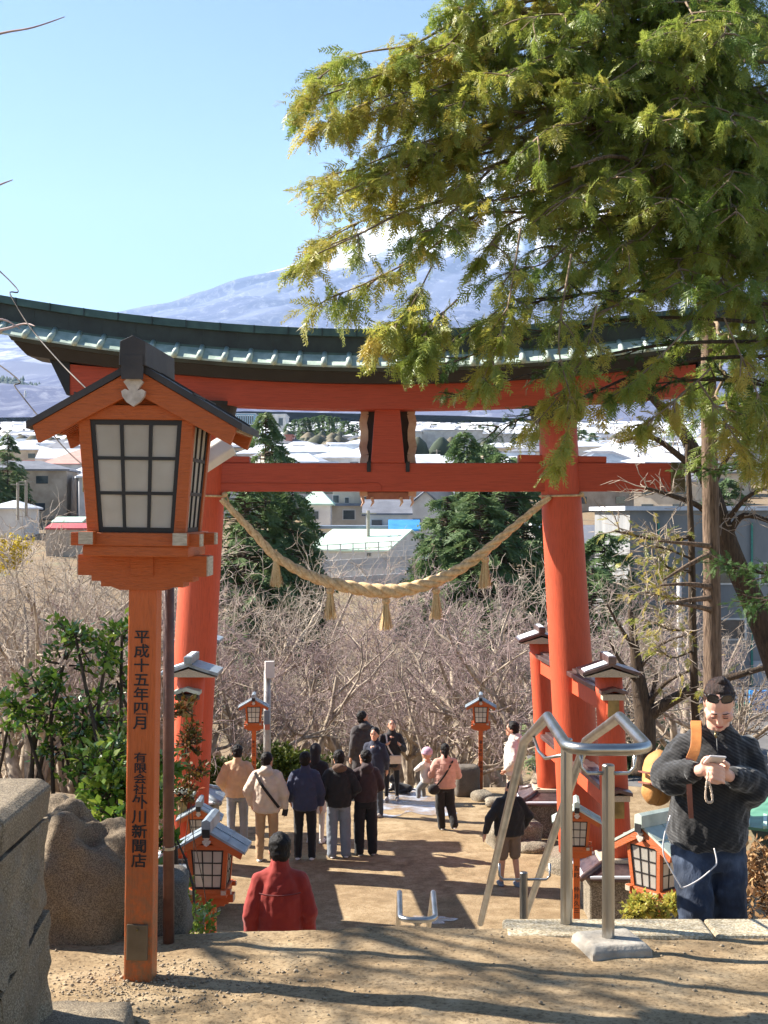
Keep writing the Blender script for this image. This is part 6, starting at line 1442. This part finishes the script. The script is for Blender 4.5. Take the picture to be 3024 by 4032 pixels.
    return t, V3, J, hp
def spot(u, vf, D=None):
    D = D or 5500 * (EYE - PLZ) / (vf - 2016); x = (u - 1512) * D / F; return (x, D, float(plz(x, D)))
def strap(t, pts, wd, mat, name='bag_strap', up=(0, -1, 0)):
    mb = MB(); P = catmull(pts, 5)
    for a, b in zip(P[:-1], P[1:]): mb.beam(a, b + (b - a) * .06, wd, .012, up)
    return mb.build(name, mat, t)
BEIGE = cloth('beige_padded', srgb(206, 172, 138)); CREAM = cloth('cream_padded', srgb(212, 196, 178)); NAVY = cloth('navy_fleece', srgb(52, 58, 84)); BLK = cloth('black_cloth', srgb(34, 32, 34)); BRN = cloth('brown_cloth', srgb(110, 84, 66)); MAR = cloth('dark_maroon', srgb(58, 40, 42)); REDJ = cloth('rust_red_wool', srgb(152, 38, 24), bscale=160); PINK = cloth('dusty_pink_padded', srgb(214, 164, 146)); WHT = cloth('white_padded', srgb(232, 224, 214)); CHAR = cloth('charcoal_padded', srgb(62, 56, 56)); JEAN = cloth('faded_jeans', srgb(132, 138, 146)); DJEAN = cloth('dark_jeans', srgb(58, 66, 80)); KHAK = cloth('khaki_cotton', srgb(184, 150, 112)); TAUP = cloth('taupe_cotton', srgb(128, 108, 90)); BLKP = cloth('black_cotton', srgb(26, 25, 27)); WHTP = cloth('white_cotton', srgb(224, 218, 210)); LAV = cloth('lavender_knit', srgb(206, 168, 190)); GREYS = cloth('grey_shoe', srgb(170, 160, 150))
pocket = {'Le': (-.3, -.06, 1.14), 'Lw': (-.2, .1, .95), 'Re': (.3, -.06, 1.14), 'Rw': (.2, .1, .95)}
GP = 'people standing on the plaza'
person('person in beige padded jacket and grey jeans at the left end of the group', spot(935, 3340, 24.4), .12, 1.74, 'plain', BEIGE, JEAN, puffy=1.25, bulk=1.12, hem=.86, arms=pocket, group=GP)
t, V3, J, hp = person('person in cream hooded coat with a black strap and khaki trousers, seen from behind', spot(1050, 3392), -.1, 1.80, 'plain', CREAM, KHAK, puffy=1.3, bulk=1.18, hem=.80, hood='down', head_turn=-.5, group=GP, arms={'Re': (.29, -.02, 1.12), 'Rw': (.29, .03, .86), 'Le': (-.31, -.02, 1.14), 'Lw': (-.26, .08, .9)})
strap(t, [V3(-.17, -.10, 1.46), V3(-.05, -.185, 1.28), V3(.12, -.19, 1.06), V3(.22, -.10, .9)], .045, BLK)
mb = MB(); mb.box(V3(.30, .02, .80), (.09, .06, .12), (0, .2, 0)); mb.build('camera_bag', BLK, t, bevel=.01)
person('person in navy jacket and slim black trousers, middle of the group, seen from behind', spot(1201, 3387), -.05, 1.79, 'plain', NAVY, BLKP, puffy=1.12, bulk=1.1, hem=.82, group=GP, arms={'Le': (-.27, -.02, 1.13), 'Lw': (-.24, .09, .93), 'Re': (.27, -.02, 1.13), 'Rw': (.26, .04, .88)})
person('person with dark hood up and white skirt half hidden behind the navy jacket', spot(1243, 3335, 24.6), -.3, 1.72, 'plain', BLK, WHTP, hood='up', hem=.84, pants='skirt', group=GP, sock=WHTP)
person('person in black jacket with brown hood and faded grey jeans, seen from behind', spot(1334, 3379), .15, 1.79, 'plain', BLK, JEAN, puffy=1.15, bulk=1.1, hem=.84, group=GP, head_turn=.3, pants='wide', arms=pocket)
mbh = MB(); mbh.ell((0, 0, 0), (.13, .07, .08), (.5, 0, 0)); hd = mbh.build('hood', BRN, bpy.data.objects['person.004'] if 'person.004' in bpy.data.objects else None, loc=(0, -.12, 1.53)); soft(hd, .012, 3, .02, .06)
person('person in dark maroon jacket and black trousers at the right end of the group', spot(1440, 3370), .25, 1.77, 'plain', MAR, BLKP, shoe=GREYS, puffy=1.12, bulk=1.02, hem=.9, hood='down', head_turn=.5, group=GP, pants='wide', arms={'Le': (-.27, .0, 1.13), 'Lw': (-.28, .08, .88), 'Re': (.27, .02, 1.14), 'Rw': (.17, .2, 1.0)})
person('person in navy polo and dark trousers smiling towards the stairs', spot(1476, 3213), math.pi - .45, 1.69, 'plain', cloth('navy_polo', srgb(38, 44, 66)), DJEAN, shoe=GREYS, hem=.86, face=True, head_turn=.15, group=GP, wide=1.05, arms={'Le': (-.24, -.05, 1.13), 'Lw': (-.2, -.14, .92), 'Re': (.24, -.05, 1.13), 'Rw': (.2, -.14, .92)})
person('tall person in charcoal quilted coat behind the navy polo', spot(1430, 3150, 28.4), .5, 1.80, 'puffer', CHAR, BLKP, puffy=1.3, bulk=1.2, hem=.62, head_turn=-1.6, hood='down', group=GP, head_tilt=-.2)
t, V3, J, hp = person('person in black coat, brown shorts and black tights with a white shoulder bag', spot(1543, 3145), math.pi + .1, 1.64, 'plain', BLK, BRN, shoe=GREYS, hair=HAIRB, hem=.74, pants='shorts_high', sock=BLKP, head_tilt=-.35, face=True, group=GP, arms={'Re': (.27, .05, 1.14), 'Rw': (.14, .2, 1.26), 'Le': (-.27, .04, 1.12), 'Lw': (-.16, .2, 1.24)})
strap(t, [V3(.13, .06, 1.46), V3(.10, .155, 1.2), V3(-.03, .17, .98)], .03, WHTP, up=(0, 1, 0)); mb = MB(); mb.box(V3(-.06, .20, .93), (.24, .07, .17)); mb.build('shoulder_bag', M('cream_leather', srgb(226, 206, 182), srgb(206, 180, 152), rough=.5), t, bevel=.015)
t, V3, J, hp = person('person in dusty pink quilted jacket carrying a child on the left arm', spot(1752, 3275), .15, 1.57, 'puffer', PINK, BLKP, puffy=1.25, bulk=1.12, hem=.86, hair_long=.1, pants='wide', group=GP, arms={'Le': (-.29, .05, 1.14), 'Lw': (-.2, .27, 1.1), 'Re': (.28, .02, 1.12), 'Rw': (.18, .2, 1.02)}, legs={'Lk': (-.10, .04, .49), 'La': (-.05, .08, .09), 'Rk': (.12, .02, .5), 'Ra': (.16, -.17, .16)})
strap(t, [V3(.14, -.12, 1.44), V3(-.04, -.18, 1.16), V3(-.2, -.1, .93)], .03, BLK); mb = MB(); mb.ell(V3(-.24, -.08, .86), (.12, .07, .1)); soft(mb.build('waist_bag', BLK, t), .012, 2)
# carried child
cp = spot(1752, 3275); ch = thing('person', 'small child in lavender knit hat and white coat carried by the pink jacket', 'person', (cp[0] - .33, cp[1] + .12, cp[2] + .86), .9, GP)
b = MB(); b.ell((0, 0, .52), (.085, .095, .1)); b.cap((0, 0, .05), (0, 0, .38), .08, .08); b.cap((-.04, .02, .02), (-.06, .14, -.12), .05, .04); b.cap((.04, .02, .02), (.06, .14, -.12), .05, .04); b.cap((-.07, .14, -.14), (-.08, .13, -.25), .04, .035); b.cap((.07, .14, -.14), (.08, .13, -.25), .04, .035); b.cap((-.1, 0, .34), (-.14, .12, .24), .04, .03); b.cap((.1, 0, .34), (.14, .14, .26), .04, .03); b.ell((0, .09, .5), (.012, .015, .014)); soft(b.build('body', SKIN, ch), .01, 3)
b = MB(); b.torso([(0, 0, 0, .11, .1), (0, 0, .1, .13, .115), (0, 0, .3, .12, .1), (0, 0, .42, .06, .06)]); b.cap((-.11, 0, .34), (-.16, .12, .24), .055, .045); b.cap((.11, 0, .34), (.16, .14, .26), .055, .045); soft(b.build('jacket', WHT, ch), .012, 4, .015, .06)
b = MB(); b.cap((-.04, .02, .02), (-.06, .14, -.12), .065, .055); b.cap((.04, .02, .02), (.06, .14, -.12), .065, .055); b.cap((-.07, .14, -.14), (-.08, .13, -.26), .05, .045); b.cap((.07, .14, -.14), (.08, .13, -.26), .05, .045); soft(b.build('trousers', JEAN, ch), .012, 3)
b = MB(); b.ell((0, -.01, .565), (.1, .108, .09)); b.lathe((0, -.005, .52), [(.1, 0), (.106, .02), (.1, .04)], 18); soft(b.build('knit_hat', LAV, ch), .009, 2)
# white jacket on a low step by the pillar, black jacket in shorts before the stairs
wp = spot(2020, 3290, 24.6)
st_o = stone('step_stone', (wp[0], wp[1], PLZ + .12), (.9, .7, .62), PEDST, 90, 8, .03, (0, 0, .2), 8); tag(st_o, 'low stone step under the person in the white jacket', 'stone')
t, V3, J, hp = person('person in white padded jacket and pale trousers turned left by the right pillar', (wp[0], wp[1], PLZ + .40), 1.35, 1.74, 'puffer', WHT, cloth('pale_trousers', srgb(222, 200, 172)), puffy=1.25, bulk=1.12, hem=.84, hood='down', face=True, group=GP, arms=pocket)
mb = MB()
for q in (-1, 1): mb.ell(hp(q * .034, .1, .01), (.024, .008, .02), None, 10, 6)
mb.build('sunglasses', INK, t)
person('person in black jacket and taupe shorts walking below the handrail, seen from behind', spot(2005, 3490), .25, 1.66, 'plain', BLK, TAUP, shoe=cloth('blue_grey_shoe', srgb(120, 128, 140)), puffy=1.2, bulk=1.22, hem=.84, pants='short', head_tilt=-.45, head_turn=.5, group=GP, wide=1.08, arms={'Le': (-.36, -.06, 1.15), 'Lw': (-.42, -.02, .9), 'Re': (.33, -.04, 1.14), 'Rw': (.26, .08, .93)}, legs={'La': (-.12, .05, .09), 'Ra': (.13, -.06, .09)})
# red jacket, near, on the stairs
RD_ = 11.3; rx = (1102 - 1512) * RD_ / F; rz_t = EYE - (3285 - 2016) * RD_ / F
t, V3, J, hp = person('black haired person in rust red wool jacket on the stairs', (rx, RD_, rz_t - 1.73), .08, 1.72, 'plain', REDJ, DJEAN, puffy=1.02, bulk=1.04, wide=.94, hem=.76, head_turn=.1, arms={'Ls': (-.16, 0, 1.39), 'Rs': (.16, 0, 1.39), 'Le': (-.245, -.04, 1.12), 'Lw': (-.235, .03, .86), 'Re': (.245, -.04, 1.12), 'Rw': (.235, .03, .86)}, vox=.009)
strap(t, [V3(-.17, -.125, 1.31), V3(-.1, -.148, 1.30), V3(0, -.158, 1.297), V3(.1, -.148, 1.30), V3(.17, -.125, 1.31)], .008, cloth('rust_seam', srgb(120, 28, 18)), 'yoke_seam')
# little dog resting at the far plaza edge
dg_ = at(1580, 3112, 29.3); dog = thing('dog', 'small black and white dog lying at the far edge of the plaza', 'dog', (dg_.x, 29.3, float(plz(dg_.x, 29.3))), 1.2)
b = MB(); b.cap((0, -.16, .1), (0, .12, .13), .085, .1); b.cap((0, .12, .15), (0, .2, .24), .07, .055); b.ell((0, .24, .28), (.06, .07, .06)); b.cap((0, .28, .27), (0, .34, .25), .035, .025); b.cap((-.03, .22, .33), (-.04, .21, .38), .02, .008); b.cap((.03, .22, .33), (.04, .21, .38), .02, .008)
for q in (-1, 1): b.cap((q * .06, .14, .09), (q * .07, .3, .03), .03, .025); b.cap((q * .08, -.14, .07), (q * .1, 0, .03), .05, .028)
b.cap((0, -.2, .1), (.1, -.32, .06), .025, .012); soft(b.build('body', BLK, dog), .012, 3)
b = MB(); b.ell((0, .2, .13), (.075, .05, .07)); b.cap((-.075, .26, .04), (-.07, .33, .03), .03, .025); b.cap((.075, .26, .04), (.07, .33, .03), .03, .025); soft(b.build('white_chest', WHTP, dog), .01, 2)
# ------------------------------------------------------------------ woman with a phone, coming up the stairs
WD = 6.3; SCL = F / WD      # 873 photo pixels per metre there
wx = (2795 - 1512) / SCL
def wl(u, v, y=0.0):        # local coordinates (metres) of a photo point at depth WD + y
    D = WD + y; return Vector(((u - 1512) * D / F - wx, y, EYE - (v - 2016) * D / F + .92))
W0 = Vector((wx, WD, -.92))
wom = thing('person', 'person in ribbed black sweater and jeans looking at a phone', 'person', W0)
def corduroy():
    g = NG('black_corduroy'); v = g.coord((1, 1, 1), rot=(0, R(-28), 0)); wv = g.n('ShaderNodeTexWave'); wv.wave_type = 'BANDS'; wv.bands_direction = 'Z'
    wv.inputs['Scale'].default_value = 24; wv.inputs['Distortion'].default_value = 2.6; wv.inputs['Detail'].default_value = 1; wv.inputs['Detail Scale'].default_value = .35; g.l(v, wv.inputs['Vector'])
    g.base(g.ramp(wv.outputs['Fac'], [(.1, srgb(15, 14, 15)), (.8, srgb(33, 31, 31))])); g.set(Roughness=.9); g.bsdf.inputs['Sheen Weight'].default_value = .3
    b1 = g.bump(g.noise(v, 9, 4), .5, .03); g.bump(wv.outputs['Fac'], .28, .005, b1); return g.m
CORD = corduroy()
WSKIN = M('woman_skin', srgb(232, 186, 164), srgb(220, 164, 142), scale=6, rough=.45, bump=.04, bscale=120)
TAN = M('tan_leather', srgb(206, 138, 72), srgb(176, 106, 52), scale=8, rough=.55, bump=.15, bscale=40)
TANB = M('tan_canvas', srgb(208, 152, 86), srgb(178, 122, 64), scale=5, rough=.75, bump=.2, bscale=90)
RBRN = M('reddish_leather', srgb(150, 92, 70), srgb(118, 68, 52), scale=8, rough=.6)
# head: bowed forward and a little to her right
HS = .88; HC = wl(2832, 2776, -.065); tilt = R(41); turn = R(-11)
hm3 = Matrix.Rotation(turn, 3, 'Z') @ Matrix.Rotation(tilt, 3, 'X')     # face looks to -Y then down
def hd(x, y, z): return HC + hm3 @ Vector((x, y, z))
class HB(MB):      # shapes of the head, brought to its size about the head's centre
    def build(s, *a, **k):
        s.V = [HC + (v - HC) * HS for v in s.V]; return MB.build(s, *a, **k)
he = hm3.to_euler()
b = MB()
b.ell(hd(0, .012, .03), (.072, .092, .092), he, 20, 14); b.ell(hd(0, -.025, -.03), (.062, .066, .075), he, 20, 12); b.ell(hd(0, -.05, -.078), (.038, .038, .034), he); b.ell(hd(0, -.076, -.092), (.02, .017, .017), he)
for q in (-1, 1):
    b.ell(hd(q * .041, -.052, -.026), (.028, .028, .03), he); b.ell(hd(q * .070, .022, -.008), (.008, .015, .024), he); b.ell(hd(q * .028, -.078, .022), (.024, .011, .008), he); b.cap(hd(q * .052, .0, -.045), hd(q * .02, -.06, -.088), .022, .018)
b.cap(hd(0, -.083, .015), hd(0, -.100, -.026), .0085, .0125, 10); b.ell(hd(0, -.097, -.03), (.0135, .012, .010), he)
for q in (-1, 1): b.ell(hd(q * .012, -.09, -.033), (.008, .009, .007), he)
b.ell(hd(0, -.088, -.058), (.022, .009, .0065), he); b.ell(hd(0, -.086, -.068), (.018, .009, .0065), he)
hb_ = b; b = MB(); b.add([HC + (v - HC) * HS for v in hb_.V], hb_.F)
neck0 = wl(2822, 2940, .05); b.cap(neck0, hd(0, .02, -.05), .054, .05)
# trunk, arms and legs of the same skin
SH = {'L': wl(2692, 2935, .05), 'R': wl(2935, 2940, .05)}; EL = {'L': wl(2622, 3055, -.03), 'R': wl(2978, 3085, -.02)}; WR = {'L': wl(2752, 3035, -.20), 'R': wl(2868, 3055, -.20)}
b.cap(wl(2790, 3330, .04), wl(2790, 3000, .05), .1, .11)
for q in 'LR': b.cap(SH[q], EL[q], .042, .036); b.cap(EL[q], WR[q], .036, .025); b.cap(SH[q], neck0, .045, .05)
HIP = {'L': wl(2720, 3330, .03), 'R': wl(2860, 3330, .03)}; KN = {'L': wl(2740, 3590, -.10), 'R': wl(2870, 3610, .0)}; AN = {'L': Vector((wl(2735, 3600).x, -.05, .22)), 'R': Vector((wl(2885, 3600).x, .14, .08))}
for q in 'LR': b.cap(HIP[q], KN[q], .078, .055); b.cap(KN[q], AN[q], .05, .035); b.cap(AN[q], AN[q] + Vector((0, -.12, -.05)), .035, .025)
# hands: both hold the phone, fingers laced across its back
PH = wl(2811, 2995, -.30)
def finger(pts, r0, r1): 
    for k in range(len(pts) - 1): b.cap(pts[k], pts[k + 1], r0 + (r1 - r0) * k / (len(pts) - 1), r0 + (r1 - r0) * (k + 1) / (len(pts) - 1), 10)
pl_ = wl(2772, 3030, -.235); b.cap(WR['L'], pl_, .026, .028); b.ell(wl(2775, 3020, -.235), (.026, .024, .036), (0, .3, 0))
for k in range(4):
    v0 = 3008 + k * 17; finger([wl(2783, v0, -.25), wl(2808, v0 + 3, -.30), wl(2834, v0 + 13, -.305), wl(2850, v0 + 22, -.29)], .0105, .0082)
finger([wl(2768, 3000, -.245), wl(2778, 2986, -.272), wl(2795, 2982, -.285)], .0115, .009)
pr_ = wl(2848, 3040, -.235); b.cap(WR['R'], pr_, .026, .028); b.ell(wl(2848, 3035, -.24), (.024, .026, .034), (0, -.3, 0))
finger([wl(2858, 3030, -.25), wl(2866, 3012, -.272), wl(2852, 3000, -.292)], .0125, .0095)
for k in range(4):
    v0 = 3046 + k * 10; finger([wl(2845, v0, -.255), wl(2822, v0 + 6, -.285), wl(2800, v0 + 2, -.29), wl(2788, v0 - 4, -.28)], .0095, .0078)
soft(b.build('body', WSKIN, wom), .0045, 2)
# facial features
def feat(name, mat, items):
    mb = HB()
    for (x, y, z, a, b_, c_) in items: mb.ell(hd(x, y, z), (a, b_, c_), he, 12, 8)
    return mb.build(name, mat, wom, smooth=True)
EYL = M('eyelid', srgb(204, 150, 130), srgb(186, 132, 114), bump=0)
for q in (-1, 1): feat('eyelid', EYL, [(q * .029, -.081, .004, .0145, .0075, .006)])
for q in (-1, 1): feat('eyelash', INK, [(q * .029, -.0865, -.0015, .0135, .0035, .0016)])
for q in (-1, 1):
    mb = HB(); mb.tube([hd(q * .014, -.0885, .0275), hd(q * .029, -.0885, .031), hd(q * .047, -.077, .0265)], [.0026, .003, .0012], 6)
    mb.build('eyebrow', M('brow_hair', srgb(74, 50, 40), srgb(54, 36, 28), bump=0) if q < 0 else bpy.data.materials['brow_hair'], wom, smooth=True)
feat('lips', M('rose_lip', srgb(186, 96, 88), srgb(166, 80, 74), bump=0), [(0, -.0925, -.0585, .0205, .0062, .0042), (0, -.0905, -.0665, .0165, .0066, .0044)])
# slicked-back hair with a bun and sunglasses on top
b = HB(); b.ell(hd(0, .030, .046), (.0775, .092, .09), he, 20, 12); b.ell(hd(0, .05, -.01), (.066, .06, .07), he)
for q in (-1, 1): b.ell(hd(q * .058, .035, .02), (.02, .045, .05), he)
hair_o = soft(b.build('hair', M('dark_brown_hair', srgb(74, 48, 38), srgb(24, 15, 12), scale=24, rough=.5, bump=.8, bscale=50, stretch=(9, 1, 1), spec=.3), wom), .006, 2, .007, .015)
b = HB(); b.ell(hd(.005, .045, .125), (.034, .03, .026), he); soft(b.build('hair_bun', bpy.data.materials['dark_brown_hair'], hair_o), .006, 2, .012, .012)
b = HB(); b.tube([hd(.005 + .03 * math.cos(a), .04 + .03 * math.sin(a), .112) for a in np.linspace(0, 6.28, 14)], .008, 6); b.build('hair_tie', cloth('cream_scrunchie', srgb(226, 206, 188)), hair_o, smooth=True)
sg = thing('sunglasses', 'dark sunglasses pushed up on the head of the woman with the phone', 'sunglasses', W0)
lens = M('dark_lens', srgb(26, 30, 44), srgb(16, 18, 26), rough=.08, bump=0, spec=.9); fram = M('glasses_frame', srgb(40, 32, 28), srgb(26, 20, 18), rough=.3, bump=0)
for q in (-1, 1):
    c_ = Vector((q * .034, -.044, .098)); ring = []
    for k in range(16):
        a = 2 * math.pi * k / 16; ca_, sa_ = math.cos(a), math.sin(a); ring.append((.027 * abs(ca_) ** .6 * (1 if ca_ > 0 else -1), .021 * abs(sa_) ** .6 * (1 if sa_ > 0 else -1)))
    P = [hd(c_.x + x, c_.y + z * .55 - .010 + abs(c_.x + x) * .22, c_.z + z * .8) for x, z in ring]
    mb = HB(); mb.prism(P, hm3 @ Vector((0, .003, .002))); mb.build('lens', lens, sg)
    mb = HB(); mb.tube(P + [P[0], P[1]], .0028, 6); mb.build('rim', fram, sg, smooth=True)
    mb = HB(); mb.tube([hd(q * .062, -.04, .1), hd(q * .078, .01, .08), hd(q * .074, .06, .035)], .003, 6); mb.build('temple', fram, sg, smooth=True)
mb = HB(); mb.tube([hd(-.008, -.056, .103), hd(0, -.058, .107), hd(.008, -.056, .103)], .003, 6); mb.build('bridge', fram, sg, smooth=True)
# oversized sweater
j = MB(); 
def sec(v, u0, u1, dep, y=.04):
    a, c_ = wl(u0, v, y), wl(u1, v, y); return ((a.x + c_.x) / 2, y, a.z, (c_.x - a.x) / 2, dep)
j.torso([sec(3335, 2650, 2930, .13), sec(3315, 2634, 2940, .15), sec(3240, 2630, 2946, .165), sec(3150, 2642, 2950, .165), sec(3050, 2656, 2950, .16), sec(2980, 2662, 2955, .145), sec(2930, 2676, 2945, .125, .05), sec(2895, 2705, 2920, .105, .05), sec(2868, 2742, 2895, .085, .05)], 24)
j.cap(wl(2824, 2910, .045), wl(2829, 2872, .035), .086, .07, 18)
for q, s_ in (('L', -1), ('R', 1)):
    S, E, Wr = SH[q], EL[q], WR[q]
    j.ell(S + Vector((0, 0, -.03)), (.07, .085, .08)); j.cap(S + Vector((0, 0, -.02)), E, .072, .072); j.cap(E, E.lerp(Wr, .55), .072, .058); j.cap(E.lerp(Wr, .5), E.lerp(Wr, .82), .058, .044)
    j.ell(E.lerp(Wr, .2) + Vector((0, .01, -.045)), (.07, .07, .055))
    if q == 'R': j.ell(wl(2950, 3125, .0), (.075, .08, .06))
jac = soft(j.build('sweater', CORD, wom), .008, 5, .03, .07)
for q in 'LR':
    E, Wr = EL[q], WR[q]; mb = MB(); d = (Wr - E).normalized(); mb.tube([E.lerp(Wr, .74), E.lerp(Wr, .8), E.lerp(Wr, .93), E.lerp(Wr, .95)], [.04, .047, .041, .034], 16); mb.build('cuff', CORD, jac, smooth=True)
mb = MB(); mb.tube([wl(2822, 2905, -.085), wl(2824, 2940, -.11), wl(2826, 2985, -.128)], .003, 6); mb.build('zip', BLACKP, jac)
mb = MB(); mb.tube([wl(2816, 2880, -.085), wl(2818, 2894, -.095), wl(2820, 2906, -.1)], [.004, .007, .005], 8); mb.build('zip_pull', BRASS, jac, smooth=True)
# jeans
p = MB()
p.torso([sec(3420, 2682, 2905, .11, .03), sec(3360, 2672, 2912, .12, .03), sec(3280, 2680, 2905, .11, .03)], 22)
for q in 'LR': p.cap(HIP[q], KN[q], .093, .08); p.cap(KN[q], AN[q] + Vector((0, 0, .03)), .08, .078)
g = NG('blue_denim'); v = g.coord(); n_ = g.noise(v, 7, 6, .6); g.base(g.ramp(n_, [(.3, srgb(26, 32, 44)), (.55, srgb(46, 57, 76)), (.8, srgb(92, 106, 128))])); g.set(Roughness=.85); g.bump(g.noise(g.coord((1, 1, .25)), 22, 4), .6, .02)
soft(p.build('jeans', g.m, wom), .009, 4, .028, .07)
for q in 'LR':
    a_ = AN[q]; m2 = MB(); m2.ell((a_.x, a_.y - .02, a_.z - .03), (.046, .07, .055)); m2.ell((a_.x, a_.y - .09, a_.z - .05), (.046, .1, .038)); soft(m2.build('shoe', WSHOE, wom), .01, 2)
# phone with its bead loop
ph = thing('phone', 'white cased phone held in both hands', 'phone', W0)
pm3 = Euler((R(66), R(4), R(0))).to_matrix(); mb = MB(); mb.box(PH + Vector((0, .0, 0)), (.072, .009, .148), pm3); mb.build('phone_case', M('white_case', srgb(236, 228, 224), srgb(222, 212, 208), rough=.3, bump=0), ph, bevel=.004)
sc_ = pm3 @ Vector((0, .0055, 0)); mb = MB(); mb.box(PH + sc_, (.066, .001, .14), pm3); mb.build('screen', M('dark_glass', (.02, .02, .025), (.02, .02, .025), rough=.08, bump=0), ph)
mb = MB(); rb = np.random.default_rng(3)
lp = catmull([wl(2787, 3062, -.31), wl(2782, 3085, -.31), wl(2778, 3130, -.305), wl(2783, 3155, -.305), wl(2797, 3160, -.305), wl(2805, 3150, -.305), wl(2800, 3110, -.305), wl(2791, 3080, -.31)], 6)
for P in lp: mb.ell(P, [.0052 + rb.uniform(-.001, .0012)] * 3, None, 8, 6)
mb.build('bead_loop', M('pearl_beads', srgb(226, 208, 186), srgb(196, 172, 148), rough=.3, bump=0), ph, smooth=True)
mb = MB(); mb.tube([wl(2792, 3030, -.3), wl(2787, 3063, -.31)], .0015, 5); mb.build('loop_cord', BLACKP, ph)
# white charging cable
cb = MB(); cb.tube(catmull([wl(2640, 3210, -.13), wl(2616, 3290, -.14), wl(2612, 3360, -.15), wl(2640, 3420, -.16), wl(2675, 3480, -.17), wl(2690, 3495, -.17), wl(2750, 3465, -.17), wl(2805, 3420, -.17), wl(2822, 3395, -.165), wl(2812, 3340, -.14)], 8), .0032, 8)
o = cb.build('charging_cable', M('white_cable', srgb(236, 232, 228), srgb(220, 214, 210), rough=.4, bump=0), loc=W0, smooth=True); tag(o, 'white charging cable dangling in a loop over the jeans', 'cable')
# backpack behind her right shoulder
bp = thing('backpack', 'tan canvas backpack worn by the woman with the phone', 'backpack', W0)
b = MB(); b.ell(wl(2580, 3065, .24), (.062, .1, .12)); b.ell(wl(2595, 3010, .24), (.05, .08, .07)); b.ell(wl(2588, 3110, .24), (.072, .1, .075))
pk = soft(b.build('pack', TANB, bp), .011, 3, .02, .08)
b = MB(); b.ell(wl(2566, 3110, .18), (.045, .08, .07)); soft(b.build('front_pocket', TANB, pk), .01, 2, .01, .06)
def ribbon(pts, wd, th, mat, name, parent):
    P = catmull(pts, 6); rings = []
    for i in range(len(P)):
        d = (P[min(i + 1, len(P) - 1)] - P[max(i - 1, 0)]).normalized(); sx = Vector((1, -.15, 0)); sx = (sx - d * sx.dot(d)).normalized(); nn = d.cross(sx).normalized()
        w_ = wd[0] + (wd[1] - wd[0]) * i / (len(P) - 1); rings.append([P[i] + sx * a * w_ / 2 + nn * b_ * th / 2 for a, b_ in ((-1, -1), (1, -1), (1, 1), (-1, 1))])
    return MB().loft(rings).build(name, mat, parent, bevel=.002)
for v_ in (3040, 3082):
    ribbon([wl(2522, v_ - 3, .22), wl(2532, v_, .15), wl(2556, v_ + 4, .105), wl(2590, v_ + 8, .10), wl(2620, v_ + 10, .12)], (.024, .024), .006, RBRN, 'pocket_band', pk)
ribbon([wl(2748, 2870, .16), wl(2742, 2842, .07), wl(2740, 2850, 0.0), wl(2742, 2890, -.075), wl(2738, 2945, -.125), wl(2720, 2992, -.14)], (.048, .046), .008, TAN, 'shoulder_strap', bp)
ribbon([wl(2716, 2985, -.138), wl(2712, 3000, -.142), wl(2712, 3060, -.15), wl(2716, 3140, -.165), wl(2722, 3222, -.16)], (.03, .02), .006, RBRN, 'strap_tail', bp)
